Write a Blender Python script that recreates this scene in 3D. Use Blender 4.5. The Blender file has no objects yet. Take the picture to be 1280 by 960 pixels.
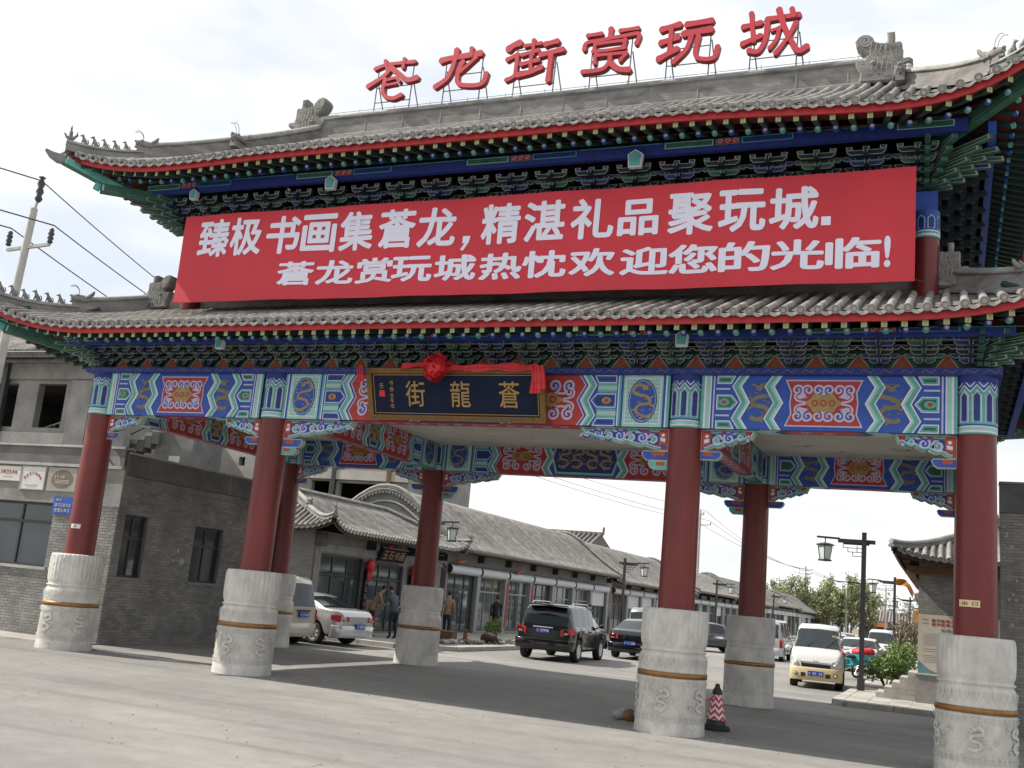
import bpy, math, random
from math import sin, cos, pi, radians, sqrt, atan2
from mathutils import Vector, Matrix, Euler
random.seed(7)
sc = bpy.context.scene
COL = sc.collection
R = random.random

# ------------------------------------------------------------------ camera
CAM = Vector((8.341, -17.349, 1.92))
cd = bpy.data.cameras.new("camera"); cam = bpy.data.objects.new("camera", cd); COL.objects.link(cam)
cam.location = CAM
cam.rotation_euler = Euler((radians(101.386), radians(-5.157), radians(22.204)), 'XYZ')
cd.sensor_fit = 'HORIZONTAL'; cd.sensor_width = 36; cd.lens = 36.878
cd.clip_start = .1; cd.clip_end = 3000
sc.camera = cam
# ------------------------------------------------------------------ light
SUND = Vector((1.0, .20, -1.0)).normalized()
sl = bpy.data.lights.new("sun", 'SUN'); sl.energy = 4.5; sl.angle = radians(.6); sl.color = (1, .94, .84)
so = bpy.data.objects.new("sun", sl); COL.objects.link(so); so.location = (-30, -8, 40)
so.rotation_euler = SUND.to_track_quat('-Z', 'Y').to_euler()
wd = bpy.data.worlds.new("World"); sc.world = wd; wd.use_nodes = True
nt = wd.node_tree; N = nt.nodes; Lk = nt.links
N.clear()
wo = N.new('ShaderNodeOutputWorld'); bg = N.new('ShaderNodeBackground'); bg.inputs[1].default_value = .1
sky = N.new('ShaderNodeTexSky'); sky.sky_type = 'NISHITA'; sky.sun_disc = False
sky.sun_elevation = math.asin(-SUND.z); sky.sun_rotation = atan2(-SUND.x, -SUND.y); sky.air_density = 1.2; sky.dust_density = 2.5
tc = N.new('ShaderNodeTexCoord'); mp = N.new('ShaderNodeMapping'); mp.inputs['Scale'].default_value = (1.6, 1.6, 4.2); mp.inputs['Location'].default_value = (3.1, .35, .6)
nz = N.new('ShaderNodeTexNoise'); nz.inputs['Scale'].default_value = 1.15; nz.inputs['Detail'].default_value = 7; nz.inputs['Roughness'].default_value = .55
rp = N.new('ShaderNodeValToRGB'); rp.color_ramp.elements[0].position = .38; rp.color_ramp.elements[1].position = .58
rp.color_ramp.elements[0].color = (.8,) * 3 + (1,); rp.color_ramp.elements[1].color = (1, 1, 1, 1)
n2 = N.new('ShaderNodeTexNoise'); n2.inputs['Scale'].default_value = 2.6; n2.inputs['Detail'].default_value = 5
cr2 = N.new('ShaderNodeValToRGB'); cr2.color_ramp.elements[0].color = (6.2, 6.6, 7.2, 1); cr2.color_ramp.elements[1].color = (8.3, 8.25, 8.15, 1)
cr2.color_ramp.elements[0].position = .36; cr2.color_ramp.elements[1].position = .56
mx = N.new('ShaderNodeMix'); mx.data_type = 'RGBA'
Lk.new(tc.outputs['Generated'], mp.inputs[0]); Lk.new(mp.outputs[0], nz.inputs[0]); Lk.new(mp.outputs[0], n2.inputs[0])
Lk.new(nz.outputs[0], rp.inputs[0]); Lk.new(n2.outputs[0], cr2.inputs[0])
Lk.new(rp.outputs[0], mx.inputs[0]); Lk.new(sky.outputs[0], mx.inputs[6]); Lk.new(cr2.outputs[0], mx.inputs[7])
Lk.new(mx.outputs[2], bg.inputs[0]); Lk.new(bg.outputs[0], wo.inputs[0])
sc.view_settings.view_transform = 'Standard'; sc.view_settings.look = 'None'; sc.view_settings.exposure = .5; sc.view_settings.gamma = 1
sc.render.engine = 'CYCLES'; sc.cycles.max_bounces = 6; sc.cycles.diffuse_bounces = 3

# ------------------------------------------------------------------ materials
MATS = {}
def mat(name, col, rough=.7, var=0.0, scale=3.0, bump=0.0, bscale=30.0, metal=0.0, spec=.5, col2=None, coat=0, emit=0, isl=0.0, trans=0, stretch=None, alpha=1, detail=5):
    if name in MATS: return MATS[name]
    m = bpy.data.materials.new(name); m.use_nodes = True; t = m.node_tree; n = t.nodes; l = t.links
    b = n['Principled BSDF']; b.inputs['Base Color'].default_value = (*col, 1); b.inputs['Roughness'].default_value = rough
    b.inputs['Metallic'].default_value = metal; b.inputs['Specular IOR Level'].default_value = spec
    if coat: b.inputs['Coat Weight'].default_value = coat; b.inputs['Coat Roughness'].default_value = .08
    if emit: b.inputs['Emission Color'].default_value = (*col, 1); b.inputs['Emission Strength'].default_value = emit
    if trans: b.inputs['Transmission Weight'].default_value = trans
    if alpha < 1: b.inputs['Alpha'].default_value = alpha
    g = None
    if var or bump:
        g = n.new('ShaderNodeNewGeometry'); mpn = n.new('ShaderNodeMapping')
        if stretch: mpn.inputs['Scale'].default_value = stretch
        l.new(g.outputs['Position'], mpn.inputs[0])
    if var:
        nzz = n.new('ShaderNodeTexNoise'); nzz.inputs['Scale'].default_value = scale; nzz.inputs['Detail'].default_value = detail; nzz.inputs['Roughness'].default_value = .65
        l.new(mpn.outputs[0], nzz.inputs[0])
        r = n.new('ShaderNodeValToRGB'); r.color_ramp.elements[0].position = .32; r.color_ramp.elements[1].position = .68
        c2 = col2 or tuple(c * (1 - var) for c in col)
        r.color_ramp.elements[0].color = (*c2, 1); r.color_ramp.elements[1].color = (*[min(1, c * (1 + var * .4)) for c in col], 1)
        l.new(nzz.outputs[0], r.inputs[0]); out = r.outputs[0]
        if isl:
            hs = n.new('ShaderNodeHueSaturation'); ma = n.new('ShaderNodeMapRange'); ma.inputs[3].default_value = 1 - isl; ma.inputs[4].default_value = 1 + isl
            oi = n.new('ShaderNodeObjectInfo'); ad = n.new('ShaderNodeMath'); ad.operation = 'ADD'; fr = n.new('ShaderNodeMath'); fr.operation = 'FRACT'
            l.new(g.outputs['Random Per Island'], ad.inputs[0]); l.new(oi.outputs['Random'], ad.inputs[1]); l.new(ad.outputs[0], fr.inputs[0])
            l.new(fr.outputs[0], ma.inputs[0]); l.new(ma.outputs[0], hs.inputs['Value']); l.new(out, hs.inputs['Color']); out = hs.outputs[0]
        l.new(out, b.inputs['Base Color'])
    if bump:
        nb = n.new('ShaderNodeTexNoise'); nb.inputs['Scale'].default_value = bscale; nb.inputs['Detail'].default_value = 4
        bp = n.new('ShaderNodeBump'); bp.inputs['Strength'].default_value = bump; bp.inputs['Distance'].default_value = .02
        l.new(mpn.outputs[0], nb.inputs[0]); l.new(nb.outputs[0], bp.inputs['Height']); l.new(bp.outputs[0], b.inputs['Normal'])
    MATS[name] = m; return m

def brickmat(name, c1, c2, mortar, bw=.25, bh=.075, bump=.5):
    m = bpy.data.materials.new(name); m.use_nodes = True; t = m.node_tree; n = t.nodes; l = t.links
    b = n['Principled BSDF']; b.inputs['Roughness'].default_value = .9
    g = n.new('ShaderNodeNewGeometry'); s = n.new('ShaderNodeSeparateXYZ'); a = n.new('ShaderNodeMath'); a.operation = 'ADD'; c = n.new('ShaderNodeCombineXYZ')
    l.new(g.outputs['Position'], s.inputs[0]); l.new(s.outputs[0], a.inputs[0]); l.new(s.outputs[1], a.inputs[1]); l.new(a.outputs[0], c.inputs[0]); l.new(s.outputs[2], c.inputs[1])
    br = n.new('ShaderNodeTexBrick'); br.inputs['Color1'].default_value = (*c1, 1); br.inputs['Color2'].default_value = (*c2, 1); br.inputs['Mortar'].default_value = (*mortar, 1)
    br.inputs['Scale'].default_value = 1; br.inputs['Brick Width'].default_value = bw; br.inputs['Row Height'].default_value = bh; br.inputs['Mortar Size'].default_value = .008
    l.new(c.outputs[0], br.inputs[0])
    nz = n.new('ShaderNodeTexNoise'); nz.inputs['Scale'].default_value = 1.3; nz.inputs['Detail'].default_value = 6; l.new(g.outputs['Position'], nz.inputs[0])
    r = n.new('ShaderNodeMapRange'); r.inputs[3].default_value = .65; r.inputs[4].default_value = 1.3; l.new(nz.outputs[0], r.inputs[0])
    mm = n.new('ShaderNodeVectorMath'); mm.operation = 'SCALE'; l.new(br.outputs[0], mm.inputs[0]); l.new(r.outputs[0], mm.inputs['Scale']); l.new(mm.outputs[0], b.inputs['Base Color'])
    bp = n.new('ShaderNodeBump'); bp.inputs['Strength'].default_value = bump; bp.inputs['Distance'].default_value = .01; bp.invert = True
    l.new(br.outputs['Fac'], bp.inputs['Height']); l.new(bp.outputs[0], b.inputs['Normal'])
    MATS[name] = m; return m

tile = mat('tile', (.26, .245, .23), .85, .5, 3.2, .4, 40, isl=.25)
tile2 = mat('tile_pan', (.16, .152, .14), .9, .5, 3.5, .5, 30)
ridgem = mat('ridge_stone', (.235, .225, .215), .85, .45, 1.8, .35, 25, stretch=(1, 1, 3))
darkwood = mat('dark_eave_wood', (.07, .045, .035), .8, .3, 5)
ridgecap = mat('ridge_cap', (.30, .31, .28), .8, .4, 3, .3, 30)
drip = mat('drip_tile', (.36, .35, .33), .85, .3, 8, .4, 50)
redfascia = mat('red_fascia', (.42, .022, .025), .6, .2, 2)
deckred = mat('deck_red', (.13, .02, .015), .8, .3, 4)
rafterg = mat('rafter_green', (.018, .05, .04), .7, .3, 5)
rafterred = mat('rafter_red', (.10, .02, .015), .7, .2, 5)
yelgreen = mat('rafter_end_yellow', (.42, .42, .20), .7, .25, 30)
blue = mat('paint_blue', (.020, .078, .40), .55, .22, 4)
dblue = mat('paint_dark_blue', (.015, .035, .22), .6, .25, 5)
teal = mat('paint_teal', (.11, .40, .36), .55, .25, 5)
green = mat('paint_green', (.035, .13, .09), .6, .3, 6)
pteal = mat('paint_pale_teal', (.33, .57, .52), .55, .15, 6)
white = mat('paint_white', (.68, .70, .78), .55, .12, 8)
lilac = mat('paint_lilac', (.50, .48, .66), .55, .12, 8)
pred = mat('paint_red', (.42, .03, .025), .55, .2, 5)
purple = mat('paint_purple', (.20, .05, .22), .6, .1, 8)
gold = mat('paint_gold', (.36, .25, .09), .55, .25, 12)
olive = mat('paint_olive', (.20, .18, .11), .6, .25, 12)
oran = mat('paint_orange', (.42, .07, .02), .55, .2, 8)
outl = mat('outline_cream', (.38, .41, .36), .6, .1, 8)
colred = mat('column_red', (.165, .026, .022), .40, .35, 1.8, .12, 9, stretch=(1, 1, .25), spec=.4)
stone = mat('carved_stone', (.58, .565, .53), .85, .28, 3.5, .9, 22, stretch=(1, 1, .6), detail=8)
brass = mat('brass_band', (.30, .15, .05), .45, .3, 10, .2, 40, metal=.5)
ceilm = mat('ceiling_board', (.62, .60, .54), .8, .15, 1.5)
bannerm = mat('banner_cloth', (.56, .02, .038), .55, .1, .8, .08, 3)
banntxt = mat('banner_print', (.74, .73, .86), .6)
signred = mat('sign_red', (.52, .035, .05), .5, .1, 2)
signedge = mat('sign_edge', (.25, .015, .02), .5)
steel = mat('sign_steel', (.18, .2, .22), .6, metal=.3)
navy = mat('plaque_navy', (.012, .018, .042), .8, .2, 4, spec=.15)
goldfr = mat('plaque_gold', (.20, .115, .035), .45, .35, 14, .3, 50, metal=.35)
goldtx = mat('plaque_letter', (.36, .22, .07), .5, metal=.2)
ribbon = mat('red_silk', (.60, .02, .03), .5, .3, 10, .4, 20)
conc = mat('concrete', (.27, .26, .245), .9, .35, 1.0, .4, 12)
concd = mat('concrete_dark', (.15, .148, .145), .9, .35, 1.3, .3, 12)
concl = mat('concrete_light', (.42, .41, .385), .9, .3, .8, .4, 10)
black = mat('dark_void', (.012, .012, .014), .9)
brickobj = mat('grey_brick', (.255, .248, .238), .92, .35, 1.2, .5, 60, isl=.16)
mortar = mat('mortar', (.16, .155, .148), .95, .3, 3)
brickm = brickmat('grey_brick_wall', (.20, .195, .185), (.25, .245, .23), (.15, .145, .14))
glass = mat('window_glass', (.035, .045, .05), .06, spec=.8)
glassl = mat('shop_glass', (.05, .065, .068), .05, spec=.9)
framed = mat('dark_frame', (.035, .035, .038), .5)
frameg = mat('grey_frame', (.28, .29, .29), .5, .15, 6)
shutw = mat('shutter_white', (.62, .64, .66), .5, .1, 4)
rubber = mat('rubber', (.016, .016, .017), .8)
lampm = mat('lamp_black', (.03, .03, .035), .5)
lampg = mat('lamp_glass', (.55, .62, .6), .3)
polec = mat('pole_concrete', (.46, .45, .42), .9, .25, 2)
wirem = mat('wire', (.05, .05, .055), .6)
wood = mat('brown_wood', (.16, .08, .04), .8, .3, 5)

# ground material
def groundmat():
    m = bpy.data.materials.new('road_surface'); m.use_nodes = True; t = m.node_tree; n = t.nodes; l = t.links
    b = n['Principled BSDF']; b.inputs['Roughness'].default_value = .92; b.inputs['Specular IOR Level'].default_value = .25
    g = n.new('ShaderNodeNewGeometry')
    def noise(sc_, det, rough=.6, st=(1, 1, 1), rot=0):
        mp_ = n.new('ShaderNodeMapping'); mp_.inputs['Scale'].default_value = st; mp_.inputs['Rotation'].default_value = (0, 0, rot); l.new(g.outputs['Position'], mp_.inputs[0])
        x = n.new('ShaderNodeTexNoise'); x.inputs['Scale'].default_value = sc_; x.inputs['Detail'].default_value = det; x.inputs['Roughness'].default_value = rough; l.new(mp_.outputs[0], x.inputs[0]); return x
    def rng(src, a0, a1, b0, b1):
        r_ = n.new('ShaderNodeMapRange'); r_.inputs[1].default_value = a0; r_.inputs[2].default_value = a1; r_.inputs[3].default_value = b0; r_.inputs[4].default_value = b1; l.new(src, r_.inputs[0]); return r_.outputs[0]
    def mul(p, q):
        x = n.new('ShaderNodeMath'); x.operation = 'MULTIPLY'; l.new(p, x.inputs[0]); l.new(q, x.inputs[1]); return x.outputs[0]
    a = noise(.22, 9, .62, (.7, 1.5, 1), .2)
    r = n.new('ShaderNodeValToRGB'); e = r.color_ramp.elements
    e[0].position = .3; e[0].color = (.195, .19, .184, 1); e[1].position = .72; e[1].color = (.315, .305, .282, 1)
    x = e.new(.5); x.color = (.235, .23, .22, 1); l.new(a.outputs[0], r.inputs[0])
    f = noise(45, 4, .7); f2 = noise(140, 2); md = noise(2.2, 6, .7)
    k = mul(rng(f.outputs[0], .3, .7, .84, 1.14), rng(f2.outputs[0], .35, .65, .9, 1.1)); k = mul(k, rng(md.outputs[0], .3, .7, .88, 1.1))
    # long faint tyre tracks and drag marks
    tr_ = noise(.5, 5, .55, (.12, 2.4, 1), .12); k = mul(k, rng(tr_.outputs[0], .36, .44, .86, 1))
    # cracks: thin distorted cell borders
    d = noise(1.1, 4); vm = n.new('ShaderNodeVectorMath'); vm.operation = 'MULTIPLY_ADD'; l.new(d.outputs['Color'], vm.inputs[0]); vm.inputs[1].default_value = (.9, .9, 0); l.new(g.outputs['Position'], vm.inputs[2])
    vo = n.new('ShaderNodeTexVoronoi'); vo.feature = 'DISTANCE_TO_EDGE'; vo.inputs['Scale'].default_value = .33; l.new(vm.outputs[0], vo.inputs[0])
    cm = noise(.35, 2); ck = rng(vo.outputs['Distance'], .0, .006, .62, 1); ms = n.new('ShaderNodeMix'); ms.data_type = 'FLOAT'; l.new(rng(cm.outputs[0], .5, .58, 1, 0), ms.inputs[0]); l.new(ck, ms.inputs[2]); ms.inputs[3].default_value = 1
    k = mul(k, ms.outputs[0])
    # small dark oil spots
    sp_ = noise(1.7, 3, .5); k = mul(k, rng(sp_.outputs[0], .70, .76, 1, .72))
    v = n.new('ShaderNodeVectorMath'); v.operation = 'SCALE'; l.new(r.outputs[0], v.inputs[0]); l.new(k, v.inputs['Scale']); l.new(v.outputs[0], b.inputs['Base Color'])
    bp = n.new('ShaderNodeBump'); bp.inputs['Strength'].default_value = .5; bp.inputs['Distance'].default_value = .012; l.new(f.outputs[0], bp.inputs['Height']); l.new(bp.outputs[0], b.inputs['Normal'])
    return m
roadm = groundmat()
pavem = mat('paving', (.40, .385, .345), .9, .3, 1.2, .4, 20, isl=.08)
kerbm = mat('kerb_stone', (.42, .40, .37), .9, .3, 3, .4, 20, isl=.1)
soilm = mat('field_earth', (.22, .19, .13), .95, .4, .1, .3, 5)

# ------------------------------------------------------------------ mesh builder
class MB:
    def __init__(s, off=(0, 0, 0)):
        s.v = []; s.f = []; s.m = []; s.mats = []; s.off = Vector(off); s.sm = set()
    def mi(s, m):
        if m not in s.mats: s.mats.append(m)
        return s.mats.index(m)
    def add(s, vs, fs, m, smooth=False):
        o = len(s.v); s.v += [tuple(v) for v in vs]; k = s.mi(m)
        for f in fs:
            if smooth: s.sm.add(len(s.f))
            s.f.append([o + i for i in f]); s.m.append(k)
        return s
    def box(s, x0, x1, y0, y1, z0, z1, m, M=None):
        vs = [Vector((x, y, z)) for x in (x0, x1) for y in (y0, y1) for z in (z0, z1)]
        if M: vs = [M @ v for v in vs]
        return s.add(vs, [(0, 1, 3, 2), (4, 6, 7, 5), (0, 4, 5, 1), (2, 3, 7, 6), (0, 2, 6, 4), (1, 5, 7, 3)], m)
    def bar(s, a, b, w, h, m, up=(0, 0, 1)):
        a = Vector(a); b = Vector(b); d = (b - a).normalized(); u = Vector(up); r = d.cross(u)
        if r.length < 1e-4: r = d.cross(Vector((0, 1, 0)))
        r.normalize(); u = r.cross(d)
        vs = [p + r * (i * w / 2) + u * (j * h / 2) for p in (a, b) for i, j in ((-1, -1), (1, -1), (1, 1), (-1, 1))]
        return s.add(vs, [(3, 2, 1, 0), (4, 5, 6, 7), (0, 1, 5, 4), (1, 2, 6, 5), (2, 3, 7, 6), (3, 0, 4, 7)], m)
    def tube(s, path, r, m, n=8, caps=True, arc=(0, 2 * pi), up=(0, 0, 1), smooth=True):
        path = [Vector(p) for p in path]; k = len(path); closed = abs(arc[1] - arc[0]) > 6.28
        nn = n if closed else n + 1; vs = []
        for i, p in enumerate(path):
            d = (path[min(i + 1, k - 1)] - path[max(i - 1, 0)]).normalized()
            u = Vector(up); rr = d.cross(u)
            if rr.length < 1e-3: rr = d.cross(Vector((0, 1, 0)))
            rr.normalize(); uu = rr.cross(d); ra = r[i] if isinstance(r, (list, tuple)) else r
            for j in range(nn):
                a = arc[0] + (arc[1] - arc[0]) * j / n
                vs.append(p + rr * (cos(a) * ra) + uu * (sin(a) * ra))
        fs = []
        for i in range(k - 1):
            for j in range(n):
                j2 = (j + 1) % nn
                fs.append((i * nn + j, i * nn + j2, (i + 1) * nn + j2, (i + 1) * nn + j))
        s.add(vs, fs, m, smooth)
        if caps: s.add(vs[:nn], [tuple(range(nn))[::-1]], m); s.add(vs[-nn:], [tuple(range(nn))], m)
        return s
    def lathe(s, prof, m, n=24, c=(0, 0, 0), fn=None, smooth=True, capt=True):
        vs = []; c = Vector(c)
        for r, z in prof:
            for j in range(n):
                a = 2 * pi * j / n; rr = r + (fn(a, z) if fn else 0)
                vs.append(c + Vector((cos(a) * rr, sin(a) * rr, z)))
        fs = [(i * n + j, i * n + (j + 1) % n, (i + 1) * n + (j + 1) % n, (i + 1) * n + j) for i in range(len(prof) - 1) for j in range(n)]
        s.add(vs, fs, m, smooth)
        if capt:
            s.add(vs[-n:], [tuple(range(n))], m); s.add(vs[:n], [tuple(range(n))[::-1]], m)
        return s
    def ell(s, c, r, m, M=None, n=10, k=6):
        vs = []; c = Vector(c)
        for i in range(k + 1):
            t = pi * i / k
            for j in range(n):
                a = 2 * pi * j / n; v = Vector((r[0] * sin(t) * cos(a), r[1] * sin(t) * sin(a), r[2] * cos(t)))
                if M: v = M @ v
                vs.append(c + v)
        fs = [(i * n + j, (i + 1) * n + j, (i + 1) * n + (j + 1) % n, i * n + (j + 1) % n) for i in range(k) for j in range(n)]
        return s.add(vs, fs, m, True)
    def prism(s, pts, fn, d0, d1, m, mface=None, inset=0, eps=.002, mrim=None):
        """pts 2D outline; fn(a,b,d)->3D ; extruded d0(front)..d1(back)"""
        n = len(pts)
        A = [fn(a, b, d0) for a, b in pts]; B = [fn(a, b, d1) for a, b in pts]
        s.add(A + B, [tuple(range(n)), tuple(range(2 * n - 1, n - 1, -1))] + [(i, n + i, n + (i + 1) % n, (i + 1) % n) for i in range(n)], m)
        if mrim:
            s.add([fn(a, b, d0 - eps * .5 * (1 if d1 > d0 else -1)) for a, b in inset_poly(pts, .001)], [tuple(range(n))], mrim)
        if mface:
            q = inset_poly(pts, inset) if inset else pts
            s.add([fn(a, b, d0 - eps * (1 if d1 > d0 else -1)) for a, b in q], [tuple(range(n))], mface)
        return s
    def mesh(s, name):
        me = bpy.data.meshes.new(name); o = s.off
        me.from_pydata([(v[0] - o.x, v[1] - o.y, v[2] - o.z) for v in s.v], [], s.f)
        for m in s.mats: me.materials.append(m)
        me.polygons.foreach_set('material_index', s.m)
        if s.sm: me.polygons.foreach_set('use_smooth', [i in s.sm for i in range(len(s.f))])
        me.update(); return me
    def build(s, name, parent=None, loc=None, label=None, kind=None, cat=None, group=None, rz=0):
        return link(name, s.mesh(name), parent, loc, label, kind, cat, group, rz)
def inset_poly(pts, d):
    n = len(pts); ar = sum(pts[i][0] * pts[(i + 1) % n][1] - pts[(i + 1) % n][0] * pts[i][1] for i in range(n)); sg = 1 if ar > 0 else -1
    out = []
    for i in range(n):
        p0 = Vector(pts[i - 1]); p1 = Vector(pts[i]); p2 = Vector(pts[(i + 1) % n])
        e1 = (p1 - p0); e2 = (p2 - p1)
        if e1.length < 1e-6 or e2.length < 1e-6: out.append(tuple(p1)); continue
        e1.normalize(); e2.normalize()
        n1 = Vector((-e1.y, e1.x)) * sg; n2 = Vector((-e2.y, e2.x)) * sg; b = n1 + n2
        if b.length < 1e-4: out.append(tuple(p1)); continue
        b.normalize(); k = d / max(.4, b.dot(n1)); out.append((p1.x + b.x * k, p1.y + b.y * k))
    return out
def link(name, me, parent=None, loc=None, label=None, kind=None, cat=None, group=None, rz=0):
    o = bpy.data.objects.new(name, me); COL.objects.link(o)
    if parent: o.parent = parent
    if loc is not None: o.location = loc
    if rz: o.rotation_euler = (0, 0, rz)
    if label: o['label'] = label
    if kind: o['kind'] = kind
    if cat: o['category'] = cat
    if group: o['group'] = group
    return o
def thing(name, label, cat, loc=(0, 0, 0), rz=0, group=None):
    return link(name, None, None, loc, label, None, cat, group, rz)
def copy_tree(o, parent=None, **kw):
    c = o.copy(); COL.objects.link(c)
    if parent: c.parent = parent
    for k, v in kw.items():
        if k == 'loc': c.location = v
        elif k == 'rz': c.rotation_euler = (0, 0, v)
        else: c[k] = v
    for ch in KIDS(o): copy_tree(ch, c)
    return c
def KIDS(o): return [x for x in list(COL.objects) if x.parent == o]
def cr(pts, n=6):
    """Catmull-Rom through points"""
    P = [Vector(p) for p in pts]; out = []
    for i in range(len(P) - 1):
        p0 = P[max(i - 1, 0)]; p1 = P[i]; p2 = P[i + 1]; p3 = P[min(i + 2, len(P) - 1)]
        for k in range(n):
            t = k / n
            out.append(.5 * ((2 * p1) + (p2 - p0) * t + (2 * p0 - 5 * p1 + 4 * p2 - p3) * t * t + (3 * p1 - p0 - 3 * p2 + p3) * t ** 3))
    out.append(P[-1]); return out

# ------------------------------------------------------------------ text glyphs (built-in font only)
GL = {}
def prep_glyphs(s, off):
    tmp = []
    for ch in dict.fromkeys(s):
        if (ch, off) in GL or ch == ' ': continue
        c = bpy.data.curves.new('t', 'FONT'); c.body = ch; c.resolution_u = 3; c.size = 1
        o = bpy.data.objects.new('t', c); COL.objects.link(o); tmp.append((ch, o, c))
    bpy.context.view_layer.update(); dg = bpy.context.evaluated_depsgraph_get()
    for ch, o, c in tmp:
        me = o.evaluated_get(dg).to_mesh()
        vs = [(v.co.x, v.co.y) for v in me.vertices]; fs = [tuple(p.vertices) for p in me.polygons]
        o.evaluated_get(dg).to_mesh_clear()
        if vs:
            xs = [v[0] for v in vs]; ys = [v[1] for v in vs]; GL[(ch, off)] = (vs, fs, min(xs), max(xs), min(ys), max(ys))
        bpy.data.objects.remove(o); bpy.data.curves.remove(c)
def glyph(mb, ch, off, fn, x0, x1, y0, y1, m, d=0, fit=True):
    g = GL.get((ch, off))
    if not g: return
    vs, fs, a, b, c, e = g
    kx = (x1 - x0) / (b - a + 2 * off); ky = (y1 - y0) / (e - c + 2 * off)
    for k in range(9):
        ox, oy = (0, 0) if k == 0 else (off * cos(k * pi / 4), off * sin(k * pi / 4))
        q = []
        for x, y in vs:
            p = fn(x0 + (x - a + off + ox) * kx, y0 + (y - c + off + oy) * ky, d); q.append(p)
        if k:
            n_ = (Vector(fn(x0, y0, d + 1)) - Vector(fn(x0, y0, d)));
            if n_.length < .5: n_ = Vector((0, -1, 0))
            n_.normalize(); q = [Vector(p) + n_ * (.0006 * k) for p in q]
        mb.add(q, fs, m)
def line(mb, s, off, fn, x0, x1, y0, y1, m, d=0):
    w = (x1 - x0) / len(s)
    for i, ch in enumerate(s):
        if ch != ' ': glyph(mb, ch, off, fn, x0 + i * w + w * .08, x0 + (i + 1) * w - w * .08, y0, y1, m, d)
B1 = "臻极书画集蒼龙精湛礼品聚玩城,."
B2 = "蒼龙赏玩城热忱欢迎您的光临!"
prep_glyphs(B1, .028); prep_glyphs(B2, .03); prep_glyphs("蒼龍街书杨壬午年", .018); prep_glyphs("蒼龍街", .006); prep_glyphs("出口0123456789京北市昌平区蒼龙街管理处单位文明卫生先进安全生产标准化玉石书画", .015)

# ------------------------------------------------------------------ painter (paint with thickness on a surface)
LY = .0022
class Paint:
    def __init__(s, mb, fn): s.mb = mb; s.fn = fn; s.k = 0     # fn(s,t,d)
    def lz(s, L): s.k = (s.k + 1) % 140; return L * LY + s.k * 1.4e-5
    def poly(s, pts, m, L):
        z_ = s.lz(L); s.mb.add([s.fn(a, b, z_) for a, b in pts], [tuple(range(len(pts)))], m)
    def rect(s, a0, a1, b0, b1, m, L):
        s.poly([(a0, b0), (a1, b0), (a1, b1), (a0, b1)], m, L)
    def rib(s, pts, w, m, L, taper=False, closed=False):
        P = [Vector(p) for p in pts]; n = len(P); l = []; r = []
        for i, p in enumerate(P):
            if closed: d = P[(i + 1) % n] - P[i - 1]
            else: d = P[min(i + 1, n - 1)] - P[max(i - 1, 0)]
            if d.length < 1e-7: d = Vector((1, 0))
            d.normalize(); k = w / 2 * ((1 - .8 * i / n) if taper else 1)
            l.append((p.x - d.y * k, p.y + d.x * k)); r.append((p.x + d.y * k, p.y - d.x * k))
        z_ = s.lz(L); vs = [s.fn(a, b, z_) for a, b in l + r]; N_ = n if closed else n - 1
        s.mb.add(vs, [(i, n + i, n + (i + 1) % n, (i + 1) % n) for i in range(N_)], m)
    def disc(s, c, rx, ry, m, L, n=14, a0=0):
        s.poly([(c[0] + rx * cos(a0 + 2 * pi * i / n), c[1] + ry * sin(a0 + 2 * pi * i / n)) for i in range(n)], m, L)
    def spiral(s, c, r, m, L, w, turns=1.4, dirn=1, a0=0, tail=None):
        n = int(12 * turns); pts = [(c[0] + r * (1 - .82 * i / n) * cos(a0 + dirn * 2 * pi * turns * i / n), c[1] + r * (1 - .82 * i / n) * sin(a0 + dirn * 2 * pi * turns * i / n)) for i in range(n + 1)]
        if tail: pts = [tail] + pts
        s.rib(pts, w, m, L)
    def dragon(s, c, h, m, L, flip=1, w=.035):
        x, y = c
        pts = cr([(x - flip * .04 * h, y + .42 * h), (x + flip * .2 * h, y + .4 * h), (x + flip * .22 * h, y + .2 * h), (x - flip * .12 * h, y + .12 * h), (x - flip * .2 * h, y - .05 * h), (x + flip * .1 * h, y - .12 * h), (x + flip * .16 * h, y - .3 * h), (x - flip * .1 * h, y - .42 * h), (x - flip * .26 * h, y - .36 * h)], 5)
        s.rib(pts, w * h * 2, m, L)
        s.disc((x - flip * .06 * h, y + .36 * h), .085 * h, .07 * h, m, L + 1, 8)
        for (dx, dy, ex, ey) in ((.1, .18, .3, .26), (-.16, .04, -.3, .14), (.12, -.2, .3, -.26), (-.02, -.38, .06, -.5), (.02, .42, .16, .5), (-.1, .4, -.24, .46), (-.18, -.08, -.32, -.16)):
            s.rib([(x + flip * dx * h, y + dy * h), (x + flip * (dx + ex) * .5 * h, y + (dy + ey) * .52 * h), (x + flip * ex * h, y + ey * h)], w * h, m, L)
        for k in range(16):
            a = 2.4 * k; rr = .26 * h + .16 * h * sin(k * 3)
            px, py = x + rr * cos(a) * .7, y + rr * sin(a) * 1.2
            s.rib([(px - .03 * h, py), (px + .01 * h, py + .02 * h), (px + .05 * h, py - .01 * h)], w * h * .6, m, L)
ZH = [0, .2, .5, .8, 1]; ZD = [0, -.13, .03, -.13, 0]
def zig(x, H, f=1, y0=0, sc_=1): return [(x + f * d * sc_ * H, y0 + h * H) for h, d in zip(ZH, ZD)]
def band(p, x0, x1, H, f, m, L):
    a = zig(x0, H, f); b = zig(x1, H, f)
    for i in range(4): p.poly([a[i], b[i], b[i + 1], a[i + 1]], m, L)
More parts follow.
